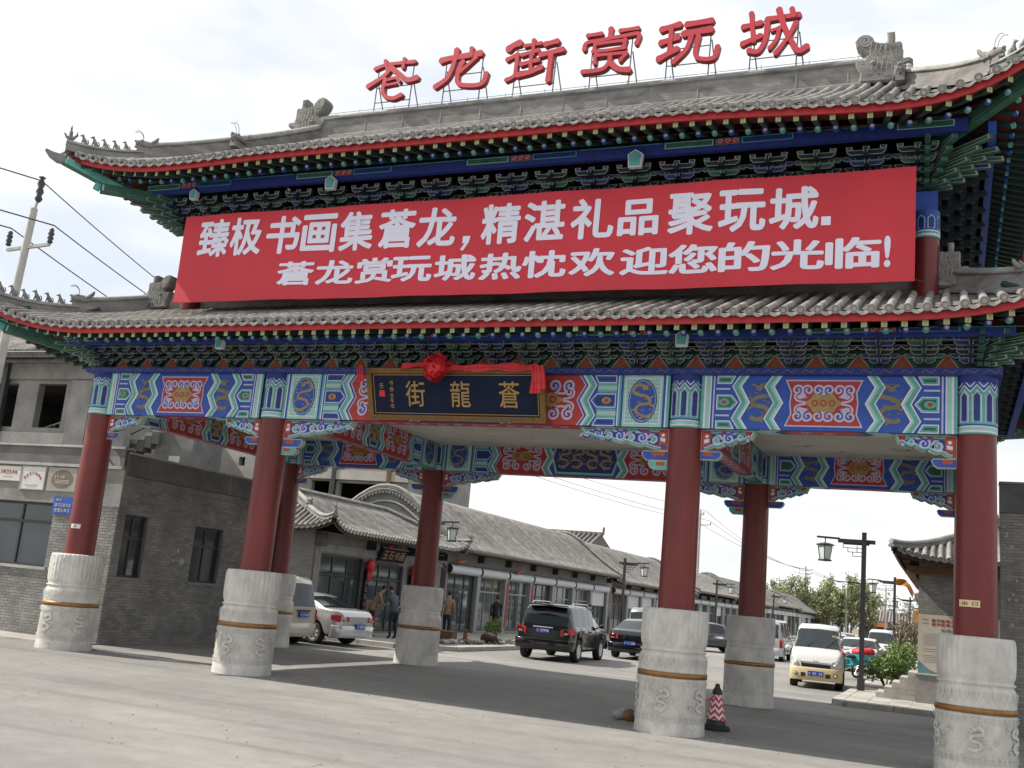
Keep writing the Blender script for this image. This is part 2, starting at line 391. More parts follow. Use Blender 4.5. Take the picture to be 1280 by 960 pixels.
def scrollfield(p, x0, x1, y0, y1, L, n=3, rich=True):
    w = x1 - x0; h = y1 - y0; r = h * .15
    for k in range(n):
        for sgn in (0, 1):
            cx = x0 + w * (k + .5) / n
            for dx in (-1, 1):
                c = (cx + dx * w / n * .25, (y0 + r * 1.25) if sgn == 0 else (y1 - r * 1.25))
                t = (cx, y0 + h * (.36 if sgn == 0 else .64))
                p.spiral(c, r, lilac, L, r * .34, 1.5, dx * (1 if sgn == 0 else -1), pi / 2 if sgn == 0 else -pi / 2, t)
                if rich: p.spiral(c, r * .66, purple if (k + sgn) % 2 else blue, L + 1, r * .22, 1.0, dx * (1 if sgn == 0 else -1), pi / 2 if sgn == 0 else -pi / 2)
    for dx, xx in ((-1, x0 + r * 1.1), (1, x1 - r * 1.1)):
        for dy in (-1, 1):
            p.spiral((xx, y0 + h * .5 + dy * h * .17), r * .85, lilac, L, r * .3, 1.4, dx * dy, dy * pi / 2 + pi, (xx - dx * r * 1.6, y0 + h * .5))
def panelbeam(p, W, H, kind='side', rich=True):
    """a painted beam face; local s 0..W, t 0..H"""
    p.rect(0, W, 0, H, blue, 0)
    for f in (1, -1):
        X = (lambda a: a) if f == 1 else (lambda a: W - a)
        def rc(a0, a1, b0, b1, m, L): p.rect(min(X(a0), X(a1)), max(X(a0), X(a1)), b0, b1, m, L)
        e = 0
        if kind == 'centre':
            rc(0, .05, 0, H, teal, 1); rc(.05, .075, 0, H, white, 1); rc(.12, .82, 0, H, pteal, 1)
            for bb in ((.155, .785, .05, H - .05),): rc(*bb, white, 2); rc(bb[0] + .02, bb[1] - .02, bb[2] + .02, bb[3] - .02, pteal, 3)
            c = (X(.47), H / 2)
            if rich:
                for i in range(12):
                    for j in range(11):
                        qx = .19 + i * .051; qy = .08 + j * (H - .16) / 10
                        if ((qx - .47) / .24) ** 2 + ((qy - H / 2) / (.42 * H)) ** 2 > 1: p.disc((X(qx), qy), .009, .009, dblue, 4, 5)
            p.disc(c, .255, .43 * H, dblue, 5, 22); p.disc(c, .235, .405 * H, pteal, 6, 22); p.disc(c, .225, .39 * H, blue, 7, 22)
            p.dragon(c, .72 * H, gold, 8, f)
            rc(.86, .9, 0, H, teal, 1); rc(.9, .92, 0, H, white, 1)
            e = .92
        else:
            rc(0, .05, 0, H, teal, 1); rc(.05, .08, 0, H, white, 1); rc(.08, .15, 0, H, pteal, 1); rc(.15, .17, 0, H, white, 2); rc(.2, .225, 0, H, lilac, 1)
            e = .23
        # hexagonal cells
        bw = .40 if kind == 'side' else .5
        for (b0, b1, tip) in ((.0, .155, 0), (.36, .64, 1), (.845, 1, 0)):
            m0 = (b0 + b1) / 2
            if tip: q = [(e + .03, b0 * H), (e + bw - .12, b0 * H), (e + bw - .01, m0 * H), (e + bw - .12, b1 * H), (e + .03, b1 * H)]
            elif b0 == 0: q = [(e + .03, 0), (e + bw - .06, 0), (e + bw - .13, b1 * H), (e + .03, b1 * H)]
            else: q = [(e + .03, b0 * H), (e + bw - .13, b0 * H), (e + bw - .06, H), (e + .03, H)]
            p.poly([(X(a), b) for a, b in q], white, 1)
            qi = inset_poly(q, .016); p.poly([(X(a), b) for a, b in qi], teal if kind == 'side' else blue, 2)
            qi = inset_poly(q, .045); p.poly([(X(a), b) for a, b in qi], green if kind == 'side' else dblue, 3)
            if tip and rich: p.disc((X(e + bw * .4), m0 * H), .09, .07 * H, gold if kind == 'centre' else teal, 4, 10); p.disc((X(e + bw * .4), m0 * H), .04, .035 * H, pred, 5, 8)
        if kind == 'centre':
            for b in (.25, .75): rc(e + .02, e + bw - .13, b * H - .085, b * H + .085, teal, .6); rc(e + .02, e + bw - .14, b * H - .04, b * H + .04, pteal, .8)
        for b in (.25, .75): rc(e + .02, e + bw - .15, b * H - .015, b * H + .015, lilac, 2)
        x = e + bw - .0
        for (w_, m_) in ((.022, white), (.075, teal), (.035, pteal), (.03, white)):
            band(p, X(x), X(x + w_), H, f, m_, 4); x += w_
        e = x
        if kind == 'side':
            fw = .35
            p.dragon((X(e + .03 + fw / 2), H / 2), .74 * H, olive, 3.2, f, .055)
            x = e + fw + .02
            for (w_, m_) in ((.02, white), (.07, teal), (.045, pteal), (.03, white)):
                band(p, X(x), X(x + w_), H, f, m_, 4); x += w_
            e = x
        if f == 1: E0 = e
    # centre field
    x0, x1 = E0 + .07, W - E0 - .07
    if kind == 'side':
        q = [(a, b) for a, b in zip([x0 + .04, x1 - .04, x1 - .04 - .06, x1 - .04, x1 - .04, x0 + .04, x0 + .1], [.08 * H, .08 * H, .5 * H, .92 * H, .92 * H, .92 * H, .5 * H])]
        q = [(x0 - .02, .07 * H), (x1 + .02, .07 * H), (x1 - .07, .3 * H), (x1 - .05, .5 * H), (x1 - .07, .7 * H), (x1 + .02, .93 * H), (x0 - .02, .93 * H), (x0 + .07, .7 * H), (x0 + .05, .5 * H), (x0 + .07, .3 * H)]
        p.poly(q, lilac, 2); p.poly(inset_poly(q, .022), pred, 3)
        scrollfield(p, x0 + .1, x1 - .1, .12 * H, .88 * H, 5, 3, rich)
        cx = (x0 + x1) / 2; w = (x1 - x0) * .22; h = H * .17
        lob = [(cx + w * cos(t) * (1 + .08 * cos(6 * t)), H / 2 + h * sin(t) * (1 + .15 * cos(6 * t))) for t in [2 * pi * i / 36 for i in range(36)]]
        p.poly(lob, gold, 8)
        for k in (-1, 0, 1): p.disc((cx + k * w * .52, H / 2), h * .36, h * .36, pred, 9); p.disc((cx + k * w * .52, H / 2), h * .2, h * .2, gold, 10)
    else:
        w = 1.25
        for f in (1, -1):
            a0 = x0 if f == 1 else x1; S = lambda a: a0 + f * a
            for (w0, w1, m_, L) in ((-.03, w, lilac, 2), (-.005, w - .02, pred, 3)): band(p, S(w0), S(w1), H, f, m_, L)
            xa, xb = sorted((S(.02), S(w - .1)))
            scrollfield(p, xa, xb, .05 * H, .95 * H, 5, 2, rich)
            cx = (xa + xb) / 2
            p.poly([(cx + .3 * cos(t) * (1 + .1 * cos(5 * t)), H / 2 + .13 * H * sin(t) * (1 + .15 * cos(5 * t))) for t in [2 * pi * i / 30 for i in range(30)]], gold, 8)
            for k in (-1, 1): p.disc((cx + k * .13, H / 2), .07, .07, pred, 9); p.disc((cx + k * .13, H / 2), .035, .035, gold, 10)
            x = w
            for (w_, m_) in ((.03, white), (.09, teal), (.05, pteal), (.03, white)):
                band(p, S(x), S(x + w_), H, f, m_, 4); x += w_
        xa, xb = x0 + w + .3, x1 - w - .3
        q = [(xa, .1 * H), (xb, .1 * H), (xb + .12, .5 * H), (xb, .9 * H), (xa, .9 * H), (xa - .12, .5 * H)]
        p.poly(inset_poly(q, -.06), teal, 3); p.poly(inset_poly(q, -.03), pteal, 4); p.poly(q, dblue, 5)
        for k in range(4): p.dragon((xa + (xb - xa) * (k + .5) / 4, H / 2), .62 * H, gold, 6, 1 if k < 2 else -1, .05)

# ================================================================== HIP ROOF SYSTEM
class Slope:
    def __init__(s, c, ax, cfg):
        s.c = c; s.ax = ax; g = cfg; s.g = g
        s.fl = g['flare']; s.fb = ax in 'fb'
        s.ac = (g['HX'] if s.fb else g['HY']) + s.fl; s.at = g['TX'] if s.fb else g['TY']
        s.Bh = (g['HY'] - g['TY']) if s.fb else (g['HX'] - g['TX'])
        s.B = g['HY'] if (s.fb and g.get('gable')) else s.Bh
        s.as_ = s.ac - g['curl']
    def t(s, a): return max(0, (abs(a) - s.as_) / (s.ac - s.as_))
    def rise(s, a):
        w = s.world(a, 0, 0)
        return s.g['riseR'] if w[0] > s.c[0] else s.g['riseL']
    def be(s, a): return -s.fl * s.t(a) ** s.g['pw']
    def z(s, a, b):
        l = s.rise(a) * s.t(a) ** s.g['pw']; q = min(1, max(0, (b - s.be(a)) / (s.Bh * 1.15)))
        wx_ = s.world(a, 0, 0)[0]; l -= s.g.get('droop', 0) * (math.exp(-((wx_ - 7.6) / 2.2) ** 2) + .45 * math.exp(-((wx_ + 6.6) / 1.8) ** 2))
        return s.g['z0'] + (s.g.get('p1f', s.g['p1']) if s.fb else s.g['p1']) * b + s.g['p2'] * b * b + l * (1 - q) ** 1.5
    def bmax(s, a):
        if abs(a) <= s.at: return s.B
        q = min(1, (s.ac - abs(a)) / (s.ac - s.at)); return -s.fl + (s.Bh + s.fl) * q
    def world(s, a, b, z):
        cx, cy = s.c; HX, HY = s.g['HX'], s.g['HY']
        return Vector({'f': (cx + a, cy - HY + b, z), 'b': (cx - a, cy + HY - b, z), 'r': (cx + HX - b, cy + a, z), 'l': (cx - HX + b, cy - a, z)}[s.ax])
    def P(s, a, b, dz=0): return s.world(a, b, s.z(a, b) + dz)

def tile_row_mesh(mb, sl, a, sp, r=.060, n=7, seg=.3):
    a += (R() - .5) * .014; b0 = sl.be(a) - .02 + (R() - .5) * .02; b1 = sl.bmax(a)
    if b1 - b0 < .12: return False
    k = max(1, int((b1 - b0) / seg)); pts = []; rad = []
    for i in range(k):
        ba = b0 + (b1 - b0) * i / k; bb = b0 + (b1 - b0) * (i + 1) / k
        pts += [sl.P(a, ba, .025), sl.P(a, bb - .012, .025)]; rad += [r * 1.07, r * .97]
    mb.tube(pts, rad, tile, n, False, (-.15, pi + .15))
    # round end cap with a raised rim
    p = sl.P(a, b0 - .03, .022); d = (sl.P(a, b0, 0) - sl.P(a, b0 + .1, 0)).normalized(); u = Vector((0, 0, 1)); rr = d.cross(u).normalized(); uu = rr.cross(d)
    for (R_, off, m_) in ((r * 1.15, .012, drip), (r * .9, .018, ridgem), (r * .6, .024, drip)):
        vs = [p + d * off + rr * cos(2 * pi * i / 10) * R_ + uu * sin(2 * pi * i / 10) * R_ for i in range(10)]
        mb.add(vs, [tuple(range(10))], m_)
    vs = [p + d * o_ + rr * cos(2 * pi * i / 10) * r * 1.15 + uu * sin(2 * pi * i / 10) * r * 1.15 for o_ in (-.05, .012) for i in range(10)]
    mb.add(vs, [(i, (i + 1) % 10, 10 + (i + 1) % 10, 10 + i) for i in range(10)], drip)
    # drip tile between this row and the next
    a2 = a + sp / 2
    if abs(a2) < sl.ac - .03:
        q = sl.P(a2, sl.be(a2) - .02, .0); wv = (sl.P(a2 + .05, sl.be(a2 + .05), 0) - sl.P(a2 - .05, sl.be(a2 - .05), 0)).normalized(); w = sp * .42
        prof = [(-w, .01), (-w * .9, -.03), (-w * .5, -.06), (0, -.08), (w * .5, -.06), (w * .9, -.03), (w, .01), (0, -.02)]
        mb.add([q + d * .03 + wv * x + Vector((0, 0, z)) for x, z in prof] + [q + wv * x + Vector((0, 0, z)) for x, z in prof], [tuple(range(8)), tuple(range(15, 7, -1))] + [(i, 8 + i, 8 + (i + 1) % 8, (i + 1) % 8) for i in range(8)], drip)
    return True

def sweep_ridge(mb, pts, w, h, m, cap=ridgecap, base=.0):
    """ridge wall following pts with moulded courses and a round cap"""
    P = [Vector(p) for p in pts]; n = len(P)
    prof = [(-w * 1.25, base - .04), (-w * 1.25, h * .1), (-w * .85, h * .16), (-w * .85, h * .74), (-w * 1.2, h * .8), (-w * 1.2, h * .87), (w * 1.2, h * .87), (w * 1.2, h * .8), (w * .85, h * .74), (w * .85, h * .16), (w * 1.25, h * .1), (w * 1.25, base - .04)]
    k = len(prof); vs = []
    for i, p in enumerate(P):
        d = P[min(i + 1, n - 1)] - P[max(i - 1, 0)]; d.z = 0; d.normalize(); r = Vector((d.y, -d.x, 0))
        vs += [p + r * x + Vector((0, 0, z)) for x, z in prof]
    fs = [(i * k + j, (i + 1) * k + j, (i + 1) * k + (j + 1) % k, i * k + (j + 1) % k) for i in range(n - 1) for j in range(k)]
    mb.add(vs, fs, m); mb.add(vs[:k], [tuple(range(k))], m); mb.add(vs[-k:], [tuple(range(k))[::-1]], m)
    mb.tube([p + Vector((0, 0, h * .86)) for p in P], w * .95, cap, 8, True)

def beast_mesh(kind=0):
    mb = MB(); m = ridgem
    mb.box(-.07, .07, -.045, .045, 0, .035, m)
    if kind == 0:     # sitting animal facing -x
        mb.tube([(.05, 0, .03), (.03, 0, .12), (-.02, 0, .21), (-.035, 0, .25)], [.05, .058, .038, .03], m, 7)
        mb.ell((-.055, 0, .275), (.045, .03, .032), m); mb.ell((-.10, 0, .262), (.025, .018, .016), m)
        for s_ in (-1, 1):
            mb.tube([(-.035, s_ * .025, .17), (-.065, s_ * .025, .03)], [.018, .014], m, 5); mb.ell((.05, s_ * .03, .065), (.045, .02, .04), m, None, 7, 4)
            mb.tube([(-.045, s_ * .018, .295), (-.035, s_ * .022, .33)], [.012, .004], m, 4)
        mb.tube([(.08, 0, .05), (.115, 0, .11), (.10, 0, .17), (.075, 0, .19)], [.016, .02, .018, .008], m, 5)
    else:             # rider on a bird, corner figure
        mb.ell((0, 0, .1), (.1, .045, .055), m); mb.tube([(-.08, 0, .1), (-.12, 0, .17), (-.15, 0, .19)], [.03, .022, .01], m, 6)
        mb.tube([(.06, 0, .1), (.13, 0, .2), (.12, 0, .28)], [.03, .03, .01], m, 6)
        mb.tube([(0, 0, .1), (-.005, 0, .24), (-.01, 0, .29)], [.045, .04, .02], m, 7); mb.ell((-.012, 0, .325), (.026, .026, .034), m); mb.lathe([(.02, .35), (.004, .41)], m, 6, (-.012, 0, 0))
    return mb
def dragonhead_mesh(horn=True):
    mb = MB(); m = ridgem
    mb.box(-.16, .2, -.07, .07, -.02, .1, m)
    mb.tube([(.2, 0, .12), (.05, 0, .19), (-.1, 0, .2), (-.2, 0, .2)], [.09, .1, .085, .05], m, 8)
    mb.tube([(-.1, 0, .13), (-.21, 0, .1)], [.05, .025], m, 6); mb.ell((-.2, 0, .235), (.035, .035, .028), m)
    for s_ in (-1, 1):
        mb.ell((-.08, s_ * .07, .25), (.03, .025, .03), m, None, 7, 4)
        mb.tube(cr([(.1, s_ * .05, .2), (.2, s_ * .07, .3), (.26, s_ * .07, .4)], 3), [.05, .05, .045, .04, .035, .025, .01], m, 6)
        mb.tube([(.0, s_ * .08, .16), (.12, s_ * .1, .14), (.2, s_ * .1, .22)], [.03, .03, .01], m, 5)
        if horn: mb.tube(cr([(-.04, s_ * .03, .27), (-.07, s_ * .035, .4), (-.15, s_ * .04, .47), (-.24, s_ * .045, .44)], 4), .007, steel, 4)
    return mb
BEAST = [beast_mesh(0).mesh('ridge_beast'), beast_mesh(1).mesh('ridge_rider')]
DHEAD = dragonhead_mesh().mesh('dragon_head')

def rafter_meshes():
    out = {}
    for c, (m1) in (('a', rafterg), ('b', rafterg)):
        mb = MB(); mb.bar((0, 0, 0), (0, .8, .28 * .8), .085, .085, rafterg, (0, 0, 1))
        mb.add([(-.042, -.012, -.04), (.042, -.012, -.04), (.042, -.012, .045), (-.042, -.012, .045)], [(0, 1, 2, 3)], yelgreen)
        mb.add([(-.022, -.015, -.02), (.022, -.015, -.02), (.022, -.015, -.012), (-.022, -.015, -.012)], [(0, 1, 2, 3)], green)
        mb.add([(-.022, -.015, .02), (.022, -.015, .02), (.022, -.015, .028), (-.022, -.015, .028)], [(0, 1, 2, 3)], green)
        out['fly' + c] = mb.mesh('flying_rafter')
        mb = MB(); mb.tube([(0, 0, 0), (0, 1.5, .42 * 1.5)], .047, rafterg, 8)
        cm = blue if c == 'a' else teal
        for R_, yy, m_ in ((.05, -.01, cm), (.035, -.014, pteal if c == 'b' else lilac), (.018, -.018, white)):
            mb.add([(R_ * cos(2 * pi * i / 12), yy, R_ * sin(2 * pi * i / 12) + (.012 if m_ is not cm else 0)) for i in range(12)], [tuple(range(12))], m_)
        mb.add([(.05 * cos(2 * pi * i / 12), yy, .05 * sin(2 * pi * i / 12)) for yy in (.04, -.01) for i in range(12)], [(i, (i + 1) % 12, 12 + (i + 1) % 12, 12 + i) for i in range(12)], cm)
        out['rnd' + c] = mb.mesh('round_rafter')
    return out
RAF = rafter_meshes()

def hip_roof(parent, name, c, cfg, sp=.25, fine='fr', lod=0, rafters=True, beasts=5, org=(0, 0, 0), heads=True):
    g = cfg; base = MB(org); SL = {ax: Slope(c, ax, g) for ax in 'fbrl'}
    # deck, soffits, fascia
    for ax, sl in SL.items():
        na = max(8, int(sl.ac * 2 / .45)); As = [-sl.ac + 2 * sl.ac * i / na for i in range(na + 1)]
        As = sorted(set(As + [-sl.at, sl.at])); nb = 7 if sl.B > 3 else 5
        vs = []; lo = []
        for a in As:
            b0, b1 = sl.be(a), sl.bmax(a)
            for j in range(nb + 1):
                b = b0 + (b1 - b0) * j / nb; vs.append(sl.P(a, b, 0)); lo.append(sl.P(a, b, -.06))
        k = nb + 1
        fs = [(i * k + j, (i + 1) * k + j, (i + 1) * k + j + 1, i * k + j + 1) for i in range(len(As) - 1) for j in range(nb)]
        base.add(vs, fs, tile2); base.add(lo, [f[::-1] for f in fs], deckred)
        A2 = [-sl.ac + 2 * sl.ac * i / (na * 2) for i in range(na * 2 + 1)]
        # fascia
        F = []
        for a in A2:
            for (bb, dz) in ((.03, -.03), (.03, -.165), (.07, -.165), (.07, -.03)): F.append(sl.world(a, sl.be(a) + bb, sl.z(a, sl.be(a)) + dz))
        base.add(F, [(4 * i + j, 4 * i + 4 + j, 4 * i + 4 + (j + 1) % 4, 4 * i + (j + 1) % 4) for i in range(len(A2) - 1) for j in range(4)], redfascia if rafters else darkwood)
        if rafters:
            F = []
            for a in A2:
                e = sl.be(a); ze = sl.z(a, e); lim = max(e + .05, sl.bmax(a) + .25)
                for (b, z) in ((.05, ze - .155), (.6, ze - .150 + .28 * .5), (.6, ze - .115), (2.1, ze - .115 + .42 * 1.5)):
                    F.append(sl.world(a * (1 if b < .1 else 1 - .0 * b), min(e + b, lim), z if e + b <= lim else z - .42 * (e + b - lim) * .9))
            base.add(F, [(4 * i + j, 4 * i + j + 1, 4 * i + 5 + j, 4 * i + 4 + j) for i in range(len(A2) - 1) for j in (0, 2)], deckred)
    ob = base.build(name, parent)
    rest = MB(org); cnt = 0
    for ax, sl in SL.items():
        n = int(2 * sl.ac / sp); a0 = -sp * (n // 2)
        for i in range(n + 1):
            a = a0 + i * sp
            if abs(a) > sl.ac - .08: continue
            if ax in fine:
                mb = MB(org)
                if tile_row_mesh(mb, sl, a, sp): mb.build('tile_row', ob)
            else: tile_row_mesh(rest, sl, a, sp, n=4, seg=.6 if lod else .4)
    if rest.v: rest.build('side_tile_rows', ob, kind='stuff')
    # rafters
    if rafters:
        rr = MB(org)
        for ax, sl in SL.items():
            ang = {'f': 0, 'r': pi / 2, 'b': pi, 'l': -pi / 2}[ax]; s2 = .28; n = int(2 * sl.ac / s2); k = 0
            for i in range(n + 1):
                a = -s2 * n / 2 + i * s2
                if abs(a) > sl.ac - .12: continue
                e = sl.be(a); ze = sl.z(a, e); k += 1
                p1 = sl.world(a, e + .1, ze - .205); p2 = sl.world(a, e + .55, ze - .172)
                fan = 0
                if abs(a) > sl.as_: fan = (abs(a) - sl.as_) / (sl.ac - sl.as_) * .85 * (1 if a > 0 else -1)
                fanw = fan if ax in 'fb' else fan
                for nm, p in (('flying_rafter', p1), ('round_rafter', p2)):
                    me = RAF[('fly' if nm[0] == 'f' else 'rnd') + 'ab'[k % 2]]
                    if nm[0] == 'r' and abs(a) > sl.ac - .75: continue
                    if ax in fine and ax == 'f' or (ax == 'r' and nm[0] == 'f' and ax in fine and False):
                        o = link(nm, me, ob, p - Vector(org)); o.rotation_euler = (0, 0, ang + fan)
                    else:
                        M = Matrix.Translation(p) @ Matrix.Rotation(ang + fan, 4, 'Z')
                        for poly in me.polygons:
                            rr.add([M @ me.vertices[v].co for v in poly.vertices], [tuple(range(len(poly.vertices)))], me.materials[poly.material_index])
        rr.build('side_rafters', ob, kind='stuff')
    # hip ridges
    for sx, sy, ax in ((-1, -1, 'f'), (1, -1, 'f'), (-1, 1, 'b'), (1, 1, 'b')):
        sl = SL[ax]; pts = []; K = 14
        for i in range(K + 1):
            q = i / K; a = (sl.ac - (sl.ac - sl.at) * q) * (sx if ax == 'f' else -sx); b = -sl.fl + (sl.Bh + sl.fl) * q
            pts.append(sl.P(a, b, .03))
        pts = pts[::-1]      # inner -> corner
        cut = round(K * g.get('cut', .42))
        mb = MB(org); h1 = g.get('hr', .36)
        sweep_ridge(mb, pts[:cut + 1], .1, h1, ridgem)
        tail = pts[cut:]; d = (tail[-1] - tail[-3]).normalized(); ext = tail[-1] + d * .06 + Vector((0, 0, .01))
        sweep_ridge(mb, tail + [ext], .085, h1 * .5, ridgem)
        hr = mb.build('hip_ridge', ob)
        if not heads: continue
        ang = atan2(d.y, d.x)
        def put(me, nm, p, s=1.0, par=hr):
            o = link(nm, me, par, p - Vector(org)); o.rotation_euler = (0, 0, ang + pi); o.scale = (s, s, s); return o
        put(DHEAD, 'dragon_head', pts[cut] + Vector((0, 0, .16)), g.get('hs', 1.0))
        m_ = len(tail)
        for k in range(beasts):
            f = 1.5 + (m_ - 3.0) * k / max(1, beasts - .3); i0 = int(f); p = tail[i0].lerp(tail[min(i0 + 1, m_ - 1)], f - i0)
            put(BEAST[0], 'ridge_beast', p + Vector((0, 0, h1 * .5)), g.get('bs', .85) * (.94 + .12 * R()))
        put(BEAST[1], 'ridge_rider', tail[-1] + Vector((0, 0, h1 * .5)), .95)
    # corner beams
    if rafters:
        for sx, sy, ax in ((-1, -1, 'f'), (1, -1, 'f'), (-1, 1, 'b'), (1, 1, 'b')):
            sl = SL[ax]; sa = (sx if ax == 'f' else -sx)
            C0 = sl.P(sa * sl.ac, -sl.fl, -.20); d = Vector((sx, sy, 0)).normalized()
            inn = C0 - d * 2.9; zi = g['z0'] - .02
            mb = MB(org)
            a_, b_ = C0 + d * .05, C0 - d * 1.2; b_.z = C0.z - .42; i2 = inn.copy(); i2.z = zi
            def cb(p, q, w, h, m, mo):
                mb.bar(p, q, w, h, mo); dd = (q - p).normalized(); r = dd.cross(Vector((0, 0, 1))).normalized(); u = r.cross(dd)
                for s_ in (-1, 1):
                    vs = [p + r * s_ * (w / 2 + .004) + u * (-h / 2 + .04) + dd * .04, q + r * s_ * (w / 2 + .004) + u * (-h / 2 + .04) - dd * .04, q + r * s_ * (w / 2 + .004) + u * (h / 2 - .03) - dd * .04, p + r * s_ * (w / 2 + .004) + u * (h / 2 - .03) + dd * .04]
                    c_ = sum(vs, Vector()) / 4; mb.add([c_ + (v_ - c_) * 1.0 + r * s_ * .0 for v_ in vs], [(0, 1, 2, 3)], pteal)
                    mb.add([v_ + (c_ - v_).normalized() * .035 + r * s_ * .004 for v_ in vs], [(0, 1, 2, 3)], m)
            cb(a_, b_, .13, .22, teal, green)
            e_ = b_ - d * 0.1; e_.z -= .15; j_ = inn.copy(); j_.z = g['z0'] - .28
            e2 = C0 - d * .75; e2.z = C0.z - .46
            cb(e2, j_, .15, .20, green, green)
            mb.bar(e2 + d * .12 + Vector((0, 0, .04)), e2, .14, .14, teal)
            mb.build('corner_beam', ob)
            # sleeve animal head at the tip
            hd = MB(org); t0 = a_ + Vector((0, 0, 0)); sgn = 1
            hd.tube([t0 - d * .03, t0 + d * .1 + Vector((0, 0, .0)), t0 + d * .25 + Vector((0, 0, .05)), t0 + d * .38 + Vector((0, 0, .14))], [.11, .12, .085, .03], ridgem, 8)
            hd.tube([t0 + d * .05 + Vector((0, 0, .1)), t0 + d * .0 + Vector((0, 0, .2))], [.05, .01], ridgem, 6)
            hd.build('corner_animal_head', ob)
    return ob, SL

def bracket_mesh(c1, c2, k=1.0, tiers=4, corner=False):
    mb = MB()
    fx = lambda a, b, d: (a, d, b)
    mb.box(-.09 * k, .09 * k, -.09 * k, .09 * k, 0, .09 * k, c2); mb.add([(-.075 * k, -.092 * k, .012), (.075 * k, -.092 * k, .012), (.075 * k, -.092 * k, .08 * k), (-.075 * k, -.092 * k, .08 * k)], [(0, 1, 2, 3)], c2)
    for t in range(tiers):
        z = (.085 + .088 * t) * k; y = -(.06 + .165 * t) * k; w = (.15 + .035 * t) * k
        q = [(-w, z + .075 * k), (-w, z + .045 * k), (-w + .05 * k, z), (w - .05 * k, z), (w, z + .045 * k), (w, z + .075 * k)]
        mb.prism(q, lambda a, b, d: (a, d, b), y - .04 * k, y + .04 * k, c2, c1 if t % 2 == 0 else c2, .009 * k, .004, outl)
        if t:   # longer arm one step behind
            w2 = w + .085 * k; q = [(-w2, z + .06 * k), (-w2, z + .035 * k), (-w2 + .05 * k, z - .01), (w2 - .05 * k, z - .01), (w2, z + .035 * k), (w2, z + .06 * k)]
            mb.prism(q, lambda a, b, d: (a, d, b), y + .13 * k, y + .2 * k, c2, c2 if t % 2 == 0 else c1, .009 * k, .004, outl)
        for sx in (-1, 0, 1):
            s_ = .042 * k; xx = sx * (w - .035 * k); zz = z + .078 * k
            mb.box(xx - s_, xx + s_, y - .05 * k, y + .04 * k, zz, zz + .045 * k, c2)
            for rr_, dd_, mm_ in ((1, .052, outl), (.7, .055, c1)): mb.add([(xx - s_ * rr_, y - dd_ * k, zz + .023 * k - .023 * k * rr_), (xx + s_ * rr_, y - dd_ * k, zz + .023 * k - .023 * k * rr_), (xx + s_ * rr_, y - dd_ * k, zz + .023 * k + .021 * k * rr_), (xx - s_ * rr_, y - dd_ * k, zz + .023 * k + .021 * k * rr_)], [(0, 1, 2, 3)], mm_)
        # nose projecting outward
        mb.prism([(y - .16 * k, z - .01), (y - .11 * k, z - .03 * k), (y + .2 * k, z + .02 * k), (y + .2 * k, z + .07 * k), (y - .12 * k, z + .06 * k)], lambda a, b, d: (d, a, b), -.03 * k, .03 * k, c2, None)
        for w_, o_, m_ in ((.03, .163, outl), (.017, .166, c1)): mb.add([(-w_ * k, y - o_ * k, z - .01), (w_ * k, y - o_ * k, z - .01), (w_ * k, y - (o_ - .036) * k, z + .056 * k), (-w_ * k, y - (o_ - .036) * k, z + .056 * k)], [(0, 1, 2, 3)], m_)
    return mb
brkb = mat('bracket_blue', (.018, .04, .20), .6, .25, 5); brkd = mat('bracket_dark', (.012, .022, .03), .7)  # bracket paints darkened: shade beneath the eaves is put into their colour
BRK = [bracket_mesh(brkb, brkd, 1.0, 4).mesh('bracket_set'), bracket_mesh(green, brkd, 1.0, 4).mesh('bracket_set')]

# ================================================================== THE GATE
GX = [-8.69, -4.18, 4.18, 8.69]; GY = [0, 7.26]; ZB, ZT = 4.93, 5.83
gate = thing('ceremonial_gate', 'large traditional gateway with two tiled roofs, red columns and painted beams over the road', 'gate', (0, 3.63, 0))
GO = (0, 3.63, 0)
ga = lambda x, y, z: Vector((x, y - 3.63, z))
